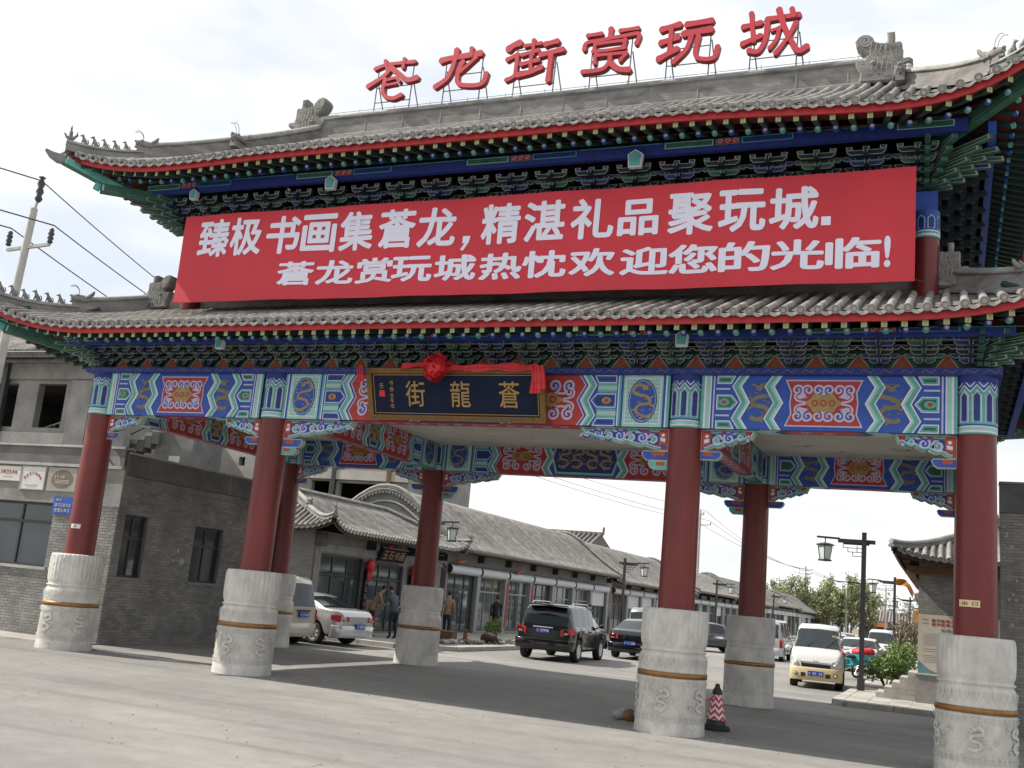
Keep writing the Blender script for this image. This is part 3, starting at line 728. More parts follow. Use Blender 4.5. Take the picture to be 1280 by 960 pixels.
# --- columns
def base_fn(a, z):
    r = 0
    if z > 1.38: r = .017 * abs(sin(a * 18)) * min(1, (z - 1.38) * 12) - .012
    return r
def make_column(x, y, back):
    mb = MB(); mb.tube([(0, 0, 1.9), (0, 0, ZB)], [.30, .285], colred, 36, False)
    o = mb.build('column', gate, ga(x, y, 0))
    nb = 64 if back else 132
    st = MB(); prof = [(.565, -.02), (.562, .06), (.555, .18), (.552, .19), (.552, .30), (.556, .31), (.548, .74), (.552, .75), (.552, .85), (.546, .87), (.545, .96), (.548, .975), (.548, 1.08), (.545, 1.16), (.53, 1.21), (.508, 1.235), (.506, 1.25), (.512, 1.262), (.518, 1.275), (.518, 1.29), (.506, 1.31), (.506, 1.33), (.525, 1.37), (.54, 1.42), (.538, 1.55), (.538, 1.7), (.536, 1.84), (.528, 1.88), (.528, 1.905), (.50, 1.935), (.30, 1.94)]
    st.lathe(prof, stone, nb, fn=base_fn)
    pf = lambda r0: (lambda s, t, d: (cos(s / .55) * (r0 + d * 4), sin(s / .55) * (r0 + d * 4), t))
    if not back:
        P_ = Paint(st, pf(.548)); a0 = -pi * .55 * 1.05; a1 = 0.15 * .55
        # raised key fret, two courses and a carved dragon, facing the road
        def fret(zc, h, n0=22):
            for i in range(n0):
                s = a0 + (a1 - a0) * i / n0; w = (a1 - a0) / n0
                for (ps) in ([(0, -h), (0, h), (w * .75, h), (w * .75, -h * .4), (w * .35, -h * .4), (w * .35, h * .3)],):
                    P_.rib([(s + p[0], zc + p[1]) for p in ps], .016, stone, 3.0)
        fret(.245, .045); fret(.8, .04)
        rnd = random.Random(int(x * 10) + 5)
        for k in range(3):
            s = a0 + (a1 - a0) * (k + .5) / 3; P_.dragon((s, .53), .36, stone, 2.6, 1 if k % 2 else -1, .06)
            for j in range(9): P_.spiral((s + rnd.uniform(-.28, .28), .53 + rnd.uniform(-.17, .17)), .045, stone, 1.8, .016, 1.3, 1 if j % 2 else -1)
        for i in range(30):
            s = a0 + (a1 - a0) * i / 30; st.ell((cos(s / .55) * .518, sin(s / .55) * .518, 1.282), (.022, .022, .017), stone, None, 5, 3)
        for i in range(16):
            s = a0 + (a1 - a0) * i / 16; w = (a1 - a0) / 16; P_.rib([(s, 1.2), (s + w * .1, 1.1), (s + w * .5, 1.03), (s + w * .9, 1.1), (s + w, 1.2)], .014, stone, 2.2); P_.rib([(s + w * .3, 1.19), (s + w * .5, 1.1), (s + w * .7, 1.19)], .012, stone, 2.0)
    st.build('stone_base', o)
    bb = MB(); bb.lathe([(.55, .87), (.562, .872), (.562, .955), (.55, .957)], brass, 48, capt=False); bb.build('brass_band', o)
    # painted collar
    cm = MB(); r0 = .295
    cm.lathe([(r0, ZB), (r0, ZT - .02)], blue, 40, capt=False); cm.lathe([(r0 + .02, ZT - .1), (r0 + .02, ZT + .02)], dblue, 40)
    Q = Paint(cm, lambda s, t, d: (cos(s / r0) * (r0 + d), sin(s / r0) * (r0 + d), ZB + t)); H = ZT - ZB; ci = 2 * pi * r0
    def ring(t0, t1, m, L):
        n = 40
        for i in range(n): Q.rect(ci * i / n, ci * (i + 1) / n, t0 * H, t1 * H, m, L)
    for t0, t1, m in ((0, .03, teal), (.03, .06, white), (.06, .12, pteal), (.12, .14, white), (.14, .17, blue)): ring(t0, t1, m, 1)
    ring(.17, .84, teal, 1)
    nn = 10
    for i in range(nn):
        s = ci * i / nn; w = ci / nn
        q = [(s + w * .12, .19 * H), (s + w * .88, .19 * H), (s + w * .88, .66 * H), (s + w * .5, .76 * H), (s + w * .12, .66 * H)]
        Q.poly(q, white, 2); Q.poly(inset_poly(q, .012), pteal if i % 2 else lilac, 3); Q.poly(inset_poly(q, .028), dblue, 4)
        Q.rib([(s, .72 * H), (s + w * .5, .84 * H), (s + w, .72 * H)], .02, white, 5); Q.rib([(s, .76 * H), (s + w * .5, .88 * H), (s + w, .76 * H)], .03, blue, 6); Q.rib([(s, .8 * H), (s + w * .5, .92 * H), (s + w, .8 * H)], .018, white, 5)
    cm.build('painted_collar', o)
    return o
COLS = {}
for j, y in enumerate(GY):
    for i, x in enumerate(GX): COLS[(i, j)] = make_column(x, y, j == 1)
# --- beams with painted faces
def beam(x0, x1, y0, y1, z0, z1, faces, rich=True, m=dblue):
    mb = MB(GO); mb.box(x0, x1, y0, y1, z0, z1, m); o = mb.build('beam', gate)
    for fc, kind in faces:
        pm = MB(GO); H = z1 - z0
        if fc == 'front': p = Paint(pm, lambda s, t, d: (x0 + s, y0 - .002 - d, z0 + t)); W = x1 - x0
        if fc == 'right': p = Paint(pm, lambda s, t, d: (x1 + .002 + d, y0 + s, z0 + t)); W = y1 - y0
        if fc == 'left': p = Paint(pm, lambda s, t, d: (x0 - .002 - d, y1 - s, z0 + t)); W = y1 - y0
        if fc in ('front', 'right', 'left'): panelbeam(p, W, H, kind, rich)
        if fc == 'under':
            if x1 - x0 > y1 - y0: p = Paint(pm, lambda s, t, d: (x0 + s, y0 + t, z0 - .002 - d)); W = x1 - x0; H = y1 - y0
            else: p = Paint(pm, lambda s, t, d: (x0 + t, y0 + s, z0 - .002 - d)); W = y1 - y0; H = x1 - x0
            p.rect(0, W, 0, H, dblue, 0)
            for k in range(2):
                f = 1 if k == 0 else -1; X = (lambda a: a) if k == 0 else (lambda a: W - a)
                p.rect(min(X(.1), X(.9)), max(X(.1), X(.9)), .04, H - .04, teal, 1)
                p.poly([(X(1.0), 0), (X(1.35), 0), (X(1.2), H / 2), (X(1.35), H), (X(1.0), H), (X(.85), H / 2)], pteal, 2)
            p.poly([(1.5, .03), (W - 1.5, .03), (W - 1.35, H / 2), (W - 1.5, H - .03), (1.5, H - .03), (1.35, H / 2)], pred, 1)
            for k in range(int((W - 3) / .35)): p.spiral((1.7 + k * .35, H / 2), .09, lilac, 2, .03, 1.3, 1 if k % 2 else -1)
        pm.build('painted_panel', o)
    return o
e = .27
beam(GX[0] + e, GX[1] - e, -.2, .2, ZB, ZT, [('front', 'side'), ('under', 0)])
beam(GX[1] + e, GX[2] - e, -.2, .2, ZB, ZT, [('front', 'centre'), ('under', 0)])
beam(GX[2] + e, GX[3] - e, -.2, .2, ZB, ZT, [('front', 'side'), ('under', 0)])
yb = GY[1]
for i in range(3): beam(GX[i] + e, GX[i + 1] - e, yb - .2, yb + .2, ZB, ZT, [('front', 'centre' if i == 1 else 'side'), ('under', 0)], False)
for i, x in enumerate(GX):
    beam(x - .16, x + .16, .3, yb - .3, ZB + .02, ZT - .1, [('right', 'centre'), ('left', 'centre'), ('under', 0)], False)
# plate above the beams (all round)
pl = MB(GO)
for (a, b, c, d) in ((-9.05, 9.05, -.32, .3), (-9.05, 9.05, yb - .3, yb + .32)): pl.box(a, b, c, d, ZT + .003, ZT + .11, dblue)
for s_ in (-1, 1): pl.box(min(s_ * 9.05, s_ * 8.4), max(s_ * 9.05, s_ * 8.4), .302, yb - .302, ZT + .003, ZT + .11, dblue)
PP = Paint(pl, lambda s, t, d: (s, -.323 - d, ZT + t))
for k in range(60): PP.rib([(-8.9 + k * .3, .03), (-8.85 + k * .3, .08), (-8.75 + k * .3, .03), (-8.7 + k * .3, .08)], .012, olive, 1)
pl.build('beam_plate', gate)
# ceiling boards between the beams
for i in range(3):
    x0, x1 = GX[i] + .2, GX[i + 1] - .2
    cb = MB(GO); cb.box(x0, x1, .22, yb - .22, 5.60, 5.64, ceilm)
    P_ = Paint(cb, lambda s, t, d: (s, t, 5.598 - d))
    rnd = random.Random(i)
    for k in range(26 if i == 1 else 10):
        sx = rnd.uniform(x0 + .6, x1 - .6); ty = rnd.uniform(.5, 1.6) if k % 2 else rnd.uniform(5.2, 6.6)
        P_.rib(cr([(sx - .3, ty), (sx - .1, ty + .1), (sx + .1, ty - .08), (sx + .3, ty + .03)], 4), .03, rnd.choice([green, olive, gold]), 1, True)
        P_.disc((sx, ty), .05, .05, rnd.choice([pred, oran, lilac]), 2, 8)
    cb.build('ceiling_board', gate)
# --- sparrow braces
def brace(x, y, L, D, sg, blocks, rich=True):
    mb = MB(GO); T = .07
    top = ZB - .004; n = 5
    sc_ = [(L * .985, -D * .12), (L * .93, -D * .44)]
    for k in range(4):
        xa = L * (.93 - .21 * k); xb = L * (.93 - .21 * (k + 1)); za = -D * (.44 + .14 * k); zb = -D * (.44 + .14 * (k + 1))
        sc_ += [(xa * .8 + xb * .2, za + .02), (xa * .5 + xb * .5, za - .015), (xa * .2 + xb * .8, za - .045), (xb, zb)]
    out = [(0, 0), (L, 0)] + sc_ + [(L * .07, -D), (0, -D)]
    fn = lambda a, b, d: (x + sg * a, y + d, top + b)
    mb.prism(out, fn, -T, T, outl, pred, .016, .003)
    for side in (-1,):
        P_ = Paint(mb, lambda s, t, d: fn(s, t, side * (T + .004 + d)))
        # white vase emblem, swirling vine
        P_.rect(.04, .17, -D * .8, -.05, oran, 1)
        P_.disc((.105, -.11), .03, .03, white, 2, 8); P_.poly([(.06, -.17), (.15, -.15), (.145, -.21), (.065, -.23)], white, 2); P_.disc((.105, -.30), .05, .035, blue, 2, 8)
        k = int((L - .22) / .2)
        for i in range(k):
            f_ = i / max(1, k); cx = .27 + i * .2; dep = D * (.92 - .45 * f_); cz = -dep * .50; r = min(.095, dep * .36); P_.disc((cx, cz), r * 1.35, r * 1.2, blue if i % 2 else dblue, .5, 12)
            P_.spiral((cx, cz), r, lilac, 1, r * .38, 1.5, 1 if i % 2 else -1, pi / 2, (cx + .13, -dep * .2 if i % 2 else -dep * .8)); P_.spiral((cx, cz), r * .62, blue if i % 2 else teal, 2, r * .3, 1.1, 1 if i % 2 else -1, pi / 2)
            P_.rib([(v_.x, v_.y) for v_ in cr([(cx - .1, -.03, 0), (cx - .02, -.05 - .02 * (i % 2), 0), (cx + .08, -.025, 0)], 3)], .03, blue if i % 2 else teal, 3)
        P_.rib([(q[0] - .015, q[1] + .03) for q in sc_], .03, teal, 3); P_.rib([(q[0] - .02, q[1] + .055) for q in sc_], .012, white, 4)
    z = -D
    for k, (bl, bh) in enumerate(blocks):
        fb = lambda a, b, d: (x + sg * a, y + d, top + b)
        q = [(0, z), (bl, z), (bl + .03, z - bh * .25), (bl, z - bh * .7), (bl - .06, z - bh), (0, z - bh)]
        mb.prism(q, fb, -T * .95, T * .95, outl, blue if k % 2 == 0 else teal, .014, .003)
        P_ = Paint(mb, lambda s, t, d: fb(s, t, -(T * .95 + .006 + d))); P_.rect(.06, bl * .62, z - bh * .55, z - bh * .12, oran, 1)
        z -= bh
    mb.build('carved_brace', gate)
for y in (0, yb):
    for i, x in enumerate(GX):
        for sg in (-1, 1):
            if (i == 0 and sg == -1) or (i == 3 and sg == 1): continue
            ctr = (i == 1 and sg == 1) or (i == 2 and sg == -1)
            if ctr: brace(x + sg * .27, y, 1.62, .38, sg, ((.44, .17), (.32, .15)), y == 0)
            else: brace(x + sg * .27, y, .92, .36, sg, ((.34, .15), ), y == 0)
# --- bracket sets and boards, lower storey
def bracket_zone(x0, x1, y, z, ax, n, k=1.0, hboard=.4, cut=None):
    """ax: outward dir 'f','b','l','r' ; positions along the wall"""
    ang = {'f': 0, 'r': pi / 2, 'b': pi, 'l': -pi / 2}[ax]
    mb = MB(GO); L = x1 - x0; sp = L / n
    def fn(s, t, d):
        return {'f': (x0 + s, y - d, z + t), 'b': (x0 + s, y + d, z + t), 'r': (y + d, x0 + s, z + t), 'l': (y - d, x0 + s, z + t)}[ax]
    w = [fn(0, 0, 0), fn(L, 0, 0), fn(L, hboard, 0), fn(0, hboard, 0)] + [fn(0, 0, -.05), fn(L, 0, -.05), fn(L, hboard, -.05), fn(0, hboard, -.05)]
    mb.add(w, [(0, 1, 2, 3), (7, 6, 5, 4), (0, 4, 5, 1), (3, 2, 6, 7)], green)
    P_ = Paint(mb, fn)
    for i in range(n):
        c = sp * (i + .5); hw = sp * .30; hh = .24 * k
        P_.poly([(c - hw, .012), (c + hw, .012), (c + hw * .75, hh * .35), (c + .03, hh), (c - .03, hh), (c - hw * .75, hh * .35)], outl, 1)
        P_.poly([(c - hw + .02, .02), (c + hw - .02, .02), (c + hw * .66, hh * .32), (c + .015, hh - .025), (c - .015, hh - .025), (c - hw * .66, hh * .32)], oran, 2)
        P_.poly([(c - .05, .06), (c + .05, .06), (c, .14)], olive, 3); P_.poly([(c - .028, .07), (c + .028, .07), (c, .115)], oran, 4)
    mb.build('bracket_board', gate)
    for i in range(n + 1):
        s = i * sp; p = Vector(fn(s, 0, .02)) - Vector(GO)
        o = link('bracket_set', BRK[i % 2], gate, p); o.rotation_euler = (0, 0, ang); o.scale = (k * 1.0, k, k)
zl = ZT + .113
bracket_zone(-8.6, 8.6, -.08, zl, 'f', 26, 1.1); bracket_zone(-8.6, 8.6, yb + .08, zl, 'b', 26, 1.1)
bracket_zone(.6, 6.6, 8.77, zl, 'r', 9, 1.0); bracket_zone(.6, 6.6, -8.77, zl, 'l', 9, 1.0)
zu = 9.12
bracket_zone(-7.3, 7.8, .38, zu, 'f', 19, 1.22, .55); bracket_zone(-7.3, 7.8, yb - .38, zu, 'b', 19, 1.22, .55)
bracket_zone(.9, 6.4, 8.0, zu, 'r', 7, 1.22, .55); bracket_zone(.9, 6.4, -7.5, zu, 'l', 7, 1.22, .55)
# corner bracket fans
def corner_fan(cx, cy, z, sx, sy, k):
    mb = MB(GO); d = Vector((sx, sy, 0)).normalized()
    for t in range(5):
        zz = z + .09 * k * t; r0 = (.1 + .17 * t) * k
        for aoff in (-.75, -.4, 0, .4, .75):
            a = atan2(d.y, d.x) + aoff; u = Vector((cos(a), sin(a), 0)); L = (r0 + .26 * k) * (1.1 if aoff == 0 else .95)
            p = Vector((cx, cy, zz)); v = Vector((-u.y, u.x, 0)) * .035 * k
            q = [p + u * .05, p + u * L + Vector((0, 0, -.02)), p + u * (L - .02) + Vector((0, 0, .05 * k)), p + u * .05 + Vector((0, 0, .07 * k))]
            vs = [x + v for x in q] + [x - v for x in q]
            mb.add(vs, [(0, 1, 2, 3), (7, 6, 5, 4), (0, 4, 5, 1), (1, 5, 6, 2), (3, 2, 6, 7)], green)
            for s_ in (1, -1):
                qq = [q[0] + u * .02 + Vector((0, 0, .012)), q[1] - u * .04 + Vector((0, 0, .012)), q[2] - u * .03 + Vector((0, 0, -.012)), q[3] + u * .02 + Vector((0, 0, -.012))]
                mb.add([x + v * s_ * 1.04 for x in q], [(0, 1, 2, 3)], outl); mb.add([x + v * s_ * 1.08 for x in qq], [(0, 1, 2, 3)], green if (t + int(aoff * 5)) % 2 else (dblue if t % 2 else green))
    mb.build('corner_bracket', gate)
for sx in (-1, 1):
    for y, sy in ((-.05, -1), (yb + .05, 1)): corner_fan(sx * 8.72, y, zl + .04, sx, sy, 1.0)
    for y, sy in ((.42, -1), (yb - .42, 1)): corner_fan(7.92 if sx > 0 else -7.42, y, zu + .05, sx, sy, 1.2)
# eave purlins (blue, painted) above the brackets
def purlin(y0, HXp, z, h, cyo, zp=.0, xo=0.):
    for (yy, sg) in ((y0, -1), (7.26 - y0, 1)):
        mb = MB(GO); mb.box(-HXp + cyo, HXp + cyo, yy - .06, yy + .06, z, z + h, dblue)
        if sg == -1:
            P_ = Paint(mb, lambda s, t, d: (s + cyo, yy - .061 - d, z + t)); k = 0; x = -HXp
            while x < HXp - .3:
                w = (.9, .45, .9, 1.6)[k % 4]; m_ = (pteal, pred, teal, blue)[k % 4]
                if k % 4 != 3:
                    P_.rect(x + .04, x + w, h * .42, h * .94, m_ if k % 4 != 1 else olive, 1)
                    P_.rect(x + .06, x + w - .02, h * .48, h * .88, (green, pred, dblue)[k % 4], 2)
                    if k % 4 == 1:
                        for q in range(3): P_.spiral((x + .12 + q * .13, h * .68), .05, lilac, 3, .014, 1.2)
                else: P_.rect(x + .05, x + w - .02, h * .9, h * .96, teal, 1)
                x += w; k += 1
        mb.build('eave_purlin', gate)
purlin(-.86, 9.2, zl + .365, .13, 0); purlin(-.52, 8.25, zu + .62, .22, .3)
for s_ in (-1, 1):
    mb = MB(GO); mb.box(s_ * 9.5 - .06, s_ * 9.5 + .06, -.5, yb + .5, zl + .30, zl + .47, blue); mb.box(.3 + s_ * 8.6 - .06, .3 + s_ * 8.6 + .06, -.45, yb + .45, zu + .57, zu + .8, blue); mb.build('eave_purlin', gate)
# hanging lotus posts (the teal shields seen between the rafters)
for (x, y, z, s_) in ((-5.05, -.95, zl + .3, .8), (4.25, -.95, zl + .3, .9), (3.15, -.66, zu + .5, 1.15), (-3.15, -.66, zu + .5, 1.0), (-6.6, -.6, zu + .5, .8)):
    mb = MB(GO); q = [(-.1 * s_, -.16 * s_), (.1 * s_, -.16 * s_), (.12 * s_, .05 * s_), (0, .13 * s_), (-.12 * s_, .05 * s_)]
    mb.prism(q, lambda a, b, d: (x + a, y + d, z + .05 + b), -.05, .05, white, teal, .018, .004); mb.build('painted_shield', gate)

# --- roofs
LOW = dict(HX=10.7, HY=5.43, TX=8.3, TY=2.95, z0=6.47, p1=.395, p2=.0, flare=.2, pw=2.6, curl=3.6, riseL=.8, riseR=.85, hr=.36)
UPR = dict(cut=.555, bs=.8, HX=9.33, HY=5.23, TX=7.1, TY=2.93, z0=10.03, p1=.468, p2=.0136, flare=.2, pw=3.3, curl=3.1, riseL=.40, riseR=.95, droop=.15, hr=.36, gable=True)
lowroof, SLl = hip_roof(gate, 'lower_roof', (0, 3.63), LOW, fine='f', beasts=7, org=GO)
uproof, SLu = hip_roof(gate, 'upper_roof', (.42, 3.63), UPR, fine='f', org=GO)
# lower-roof top ridge round the upper storey
mb = MB(GO); zt = SLl['f'].z(0, 2.48) - .03
for pts in ([(-8.3, .70, zt), (8.3, .70, zt)], [(8.3, .70, zt), (8.3, 6.56, zt)], [(8.3, 6.56, zt), (-8.3, 6.56, zt)], [(-8.3, 6.56, zt), (-8.3, .70, zt)]): sweep_ridge(mb, pts, .12, .44, ridgem)
mb.build('storey_ridge', lowroof)
def ridge_ornament(org_, x, y, z, sx, s=1.0, T=.32, name='ridge_dragon', par=None, rz=0):
    """chiwen: outline drawn once (right-hand one), metres, origin at the foot"""
    raw = [(100, 640), (112, 560), (70, 480), (66, 440), (100, 425), (140, 430), (165, 395), (120, 350), (80, 300), (66, 250), (90, 212), (130, 192), (175, 200), (208, 230), (222, 268), (270, 285), (322, 292), (325, 240), (320, 195), (382, 195), (380, 245), (382, 292), (425, 288), (442, 310), (440, 380), (442, 445), (500, 440), (528, 465), (510, 495), (452, 512), (455, 600), (512, 622), (510, 650), (400, 650), (260, 650)]
    k = 1.06 / 450; pts = [((a - 290) * k * s, (650 - b) * k * s) for a, b in raw]
    mb = MB()
    fn = lambda a, b, d: (a * sx, d, b)
    n = len(pts); mid = pts; ins = inset_poly(pts, .035 * s)
    A = [fn(a, b, -T / 2) for a, b in ins]; B = [fn(a, b, -T / 2 + .05) for a, b in mid]; C_ = [fn(a, b, T / 2 - .05) for a, b in mid]; D = [fn(a, b, T / 2) for a, b in ins]
    mb.add(A + B + C_ + D, [tuple(range(n)), tuple(range(4 * n - 1, 3 * n - 1, -1))] + [(k2 * n + i, k2 * n + (i + 1) % n, (k2 + 1) * n + (i + 1) % n, (k2 + 1) * n + i) for k2 in range(3) for i in range(n)], ridgem)
    for sd in (-1, 1):
        P_ = Paint(mb, lambda a, b, d: (a * sx, sd * (T / 2 + d * 6), b)); K = lambda a, b: ((a - 290) * k * s, (650 - b) * k * s)
        P_.spiral(K(150, 262), .13 * s, ridgecap, 1, .045 * s, 1.7, -1, 0)
        rnd = random.Random(3)
        for q in range(26):
            cx, cy = rnd.uniform(180, 420), rnd.uniform(320, 620); P_.spiral(K(cx, cy), rnd.uniform(.03, .06) * s, ridgem, 1 + q % 3, .022 * s, 1.2, 1 if q % 2 else -1, rnd.uniform(0, 6))
        for q in range(5): P_.rib([K(200 + 40 * q, 300), K(185 + 40 * q, 380), K(215 + 40 * q, 450), K(200 + 40 * q, 540)], .02 * s, ridgecap, 2)
        mb.ell((K(215, 470)[0] * sx, sd * T * .5, K(215, 470)[1]), (.06 * s, .05 * s, .05 * s), ridgem); mb.ell((K(130, 470)[0] * sx, sd * T * .3, K(130, 470)[1]), (.09 * s, .08 * s, .05 * s), ridgem)
    o = mb.build(name, par, (x - org_[0], y - org_[1], z)); o.rotation_euler = (0, 0, rz); return o
for sx in (-1, 1):
    for y, r_ in ((.62, 0), (6.64, 0)): ridge_ornament(GO, sx * 8.2, y, zt + .08, sx, .72, .3, 'corner_dragon', lowroof)
# main ridge
zr = SLu['f'].z(0, 5.23) - .05
mb = MB(GO); pts = [(x, 3.63, zr) for x in (-6.75, -3, 0, 3, 6.75)]
sweep_ridge(mb, pts, .13, .66, ridgem)
for k in range(13): mb.box(-6.3 + k * 1.05 - .012, -6.3 + k * 1.05 + .012, 3.51, 3.522, zr + .13, zr + .46, ridgecap)
mb.tube([(-6.6, 3.58, zr + .72), (6.6, 3.58, zr + .72)], .006, wirem, 4)
for k in range(14): mb.tube([(-6.5 + k, 3.58, zr + .6), (-6.5 + k, 3.58, zr + .76)], .006, wirem, 4)
mb.build('main_ridge', uproof)
for sx in (-1, 1): ridge_ornament(GO, sx * 6.98, 3.63, zr + .04, sx, 1.04, .36, 'ridge_dragon', uproof)
# descending ridges and gable ends
for sx in (-1, 1):
    for ax, sy in (('f', -1), ('b', 1)):
        sl = SLu[ax]; mb = MB(GO); pts = [sl.P((sx if ax == 'f' else -sx) * 7.05, b, .03) for b in [5.2 - i * .5 for i in range(7)]]
        sweep_ridge(mb, pts, .1, .36, ridgem); o = mb.build('descending_ridge', uproof)
        d = link('dragon_head', DHEAD, o, pts[-1] - Vector(GO) + Vector((0, -.05 * -sy, .1))); d.rotation_euler = (0, 0, pi / 2 if sy == -1 else -pi / 2); d.scale = (1.1,) * 3
    mb = MB(GO); sl = SLu['f']; q = [(3.63 - 5.23 + b, sl.z(0, b) - .02) for b in [2.3 + i * .3 for i in range(10)] + [5.22]]
    q = q + [(7.26 - y, z) for y, z in q[::-1]]
    X = .42 + sx * 7.12; mb.add([(X, y, z) for y, z in q], [tuple(range(len(q)))], deckred); mb.add([(X - sx * .1, y, z) for y, z in q], [tuple(range(len(q)))], deckred); mb.build('gable_board', uproof)
# --- upper storey body
mb = MB(GO); mb.box(-7.1, 7.72, .75, 6.51, 7.2, 9.05, deckred); mb.build('storey_wall', gate)
mb = MB(GO)
for (a, b, c, d) in ((-7.35, 8.1, .3, .62), (-7.35, 8.1, 6.64, 6.96)): mb.box(a, b, c, d, 8.78, 9.115, blue)
mb.box(7.75, 8.08, .622, 6.638, 8.78, 9.11, blue); mb.box(-7.34, -7.08, .622, 6.638, 8.78, 9.11, blue)
mb.build('storey_beam', gate)
for x in (-7.2, 7.93):
    for y in (.45, 6.81):
        mb = MB(); mb.tube([(0, 0, 7.1), (0, 0, 8.78)], .2, colred, 20); o = mb.build('storey_column', gate, ga(x, y, 0))
        c2 = MB(); c2.lathe([(.205, 8.3), (.205, 8.775)], blue, 20)
        Q = Paint(c2, lambda s, t, d: (cos(s / .205) * (.207 + d), sin(s / .205) * (.207 + d), t)); ci = 2 * pi * .205
        for i in range(20):
            for t0, t1, m_ in ((8.3, 8.33, teal), (8.33, 8.36, white), (8.36, 8.4, teal), (8.4, 8.42, white)): Q.rect(ci * i / 20, ci * (i + 1) / 20, t0, t1, m_, 1)
        for i in range(8):
            s = ci * i / 8; w = ci / 8; q = [(s + w * .12, 8.45), (s + w * .88, 8.45), (s + w * .88, 8.63), (s + w * .5, 8.69), (s + w * .12, 8.63)]; Q.poly(q, pteal, 1); Q.poly(inset_poly(q, .015), dblue, 2)
        c2.build('painted_collar', o)

# ================================================================== SIGNS ON THE GATE
SIGN = {'苍':[([(-5.08,14.52),(-4.77,14.6),(-4.39,14.6),(-3.97,14.59)],0.102),([(-4.81,14.71),(-4.76,14.55),(-4.71,14.42)],0.094),([(-4.27,14.7),(-4.27,14.57),(-4.29,14.46)],0.093),([(-4.64,14.51),(-4.73,14.35),(-4.93,14.21),(-5.22,14.06)],0.127),([(-4.62,14.5),(-4.38,14.31),(-4.12,14.11),(-3.86,14.14)],0.148),([(-4.72,14.16),(-4.45,14.2),(-4.34,14.1)],0.093),([(-4.69,14.03),(-4.43,14.05)],0.075),([(-4.74,14.19),(-4.78,13.94),(-4.71,13.74),(-4.46,13.65),(-4.24,13.72)],0.116)],'龙':[([(-3.22,14.52),(-3.03,14.55),(-2.63,14.57),(-2.18,14.59)],0.163),([(-2.83,14.76),(-2.86,14.48),(-3.0,14.05),(-3.31,13.84)],0.137),([(-2.43,14.75),(-2.43,14.57)],0.109),([(-2.63,14.42),(-2.73,14.16),(-2.7,13.86),(-2.34,13.76),(-2.05,13.79),(-1.97,14.03)],0.126),([(-2.28,14.5),(-2.46,14.33),(-2.69,14.15)],0.1)],'街':[([(-1.44,14.61),(-1.31,14.69),(-1.18,14.73)],0.178),([(-1.45,14.33),(-1.19,14.43)],0.116),([(-1.2,14.43),(-1.21,14.08),(-1.24,13.88),(-1.43,13.8)],0.107),([(-1.02,14.63),(-0.61,14.65)],0.097),([(-0.81,14.75),(-0.81,14.37)],0.106),([(-1.08,14.4),(-0.67,14.47)],0.106),([(-1.08,14.16),(-0.65,14.22)],0.114),([(-0.84,14.35),(-0.83,13.96)],0.097),([(-1.15,13.89),(-0.86,13.92),(-0.57,14.02)],0.141),([(-0.49,14.6),(-0.21,14.64)],0.14),([(-0.6,14.34),(-0.33,14.37),(-0.06,14.41)],0.14),([(-0.34,14.31),(-0.35,13.98),(-0.36,13.66)],0.127)],'赏':[([(1.08,14.79),(1.08,14.58)],0.129),([(0.53,14.69),(0.86,14.7)],0.104),([(1.31,14.71),(1.73,14.72)],0.102),([(0.47,14.34),(0.52,14.5),(0.83,14.53),(1.45,14.57),(1.76,14.57),(1.71,14.34)],0.102),([(0.72,14.44),(1.08,14.45),(1.44,14.45)],0.085),([(0.74,14.46),(0.71,14.27)],0.095),([(1.45,14.47),(1.42,14.27)],0.094),([(0.69,14.26),(1.07,14.25),(1.44,14.27)],0.094),([(0.77,14.17),(0.75,13.96)],0.095),([(0.77,14.15),(1.17,14.14),(1.5,14.13)],0.085),([(1.49,14.1),(1.36,13.96)],0.094),([(1.12,14.11),(1.09,13.92),(0.93,13.78),(0.48,13.77)],0.112),([(1.17,13.89),(1.35,13.74),(1.58,13.7)],0.144)],'玩':[([(2.29,14.61),(2.68,14.68)],0.151),([(2.29,14.28),(2.66,14.37)],0.15),([(2.5,14.65),(2.49,14.01)],0.117),([(2.26,13.89),(2.65,14.08)],0.15),([(2.86,14.65),(3.4,14.67)],0.149),([(2.81,14.43),(3.39,14.46)],0.165),([(2.97,14.36),(2.87,14.04),(2.59,13.77)],0.121),([(3.13,14.33),(3.08,13.93),(3.19,13.78),(3.49,13.76),(3.57,14.02)],0.115)],'城':[([(4.11,14.42),(4.47,14.47)],0.13),([(4.27,14.72),(4.3,14.4),(4.34,14.06)],0.113),([(4.11,14.02),(4.48,14.16)],0.129),([(4.62,14.53),(4.96,14.54),(5.27,14.55)],0.128),([(4.62,14.5),(4.59,14.07),(4.45,13.8),(4.25,13.84)],0.122),([(4.73,14.25),(4.89,14.3)],0.08),([(4.88,14.29),(4.82,14.02),(4.69,13.84)],0.096),([(4.86,14.72),(4.98,14.31),(5.16,13.91),(5.3,13.7),(5.46,13.78)],0.135),([(5.13,14.7),(5.16,14.54)],0.112),([(5.22,14.36),(5.06,14.03),(4.82,13.7)],0.104)]}
POS = {'苍': 'leftmost of six', '龙': 'second from the left', '街': 'third from the left', '赏': 'fourth from the left', '玩': 'fifth from the left', '城': 'rightmost of six'}
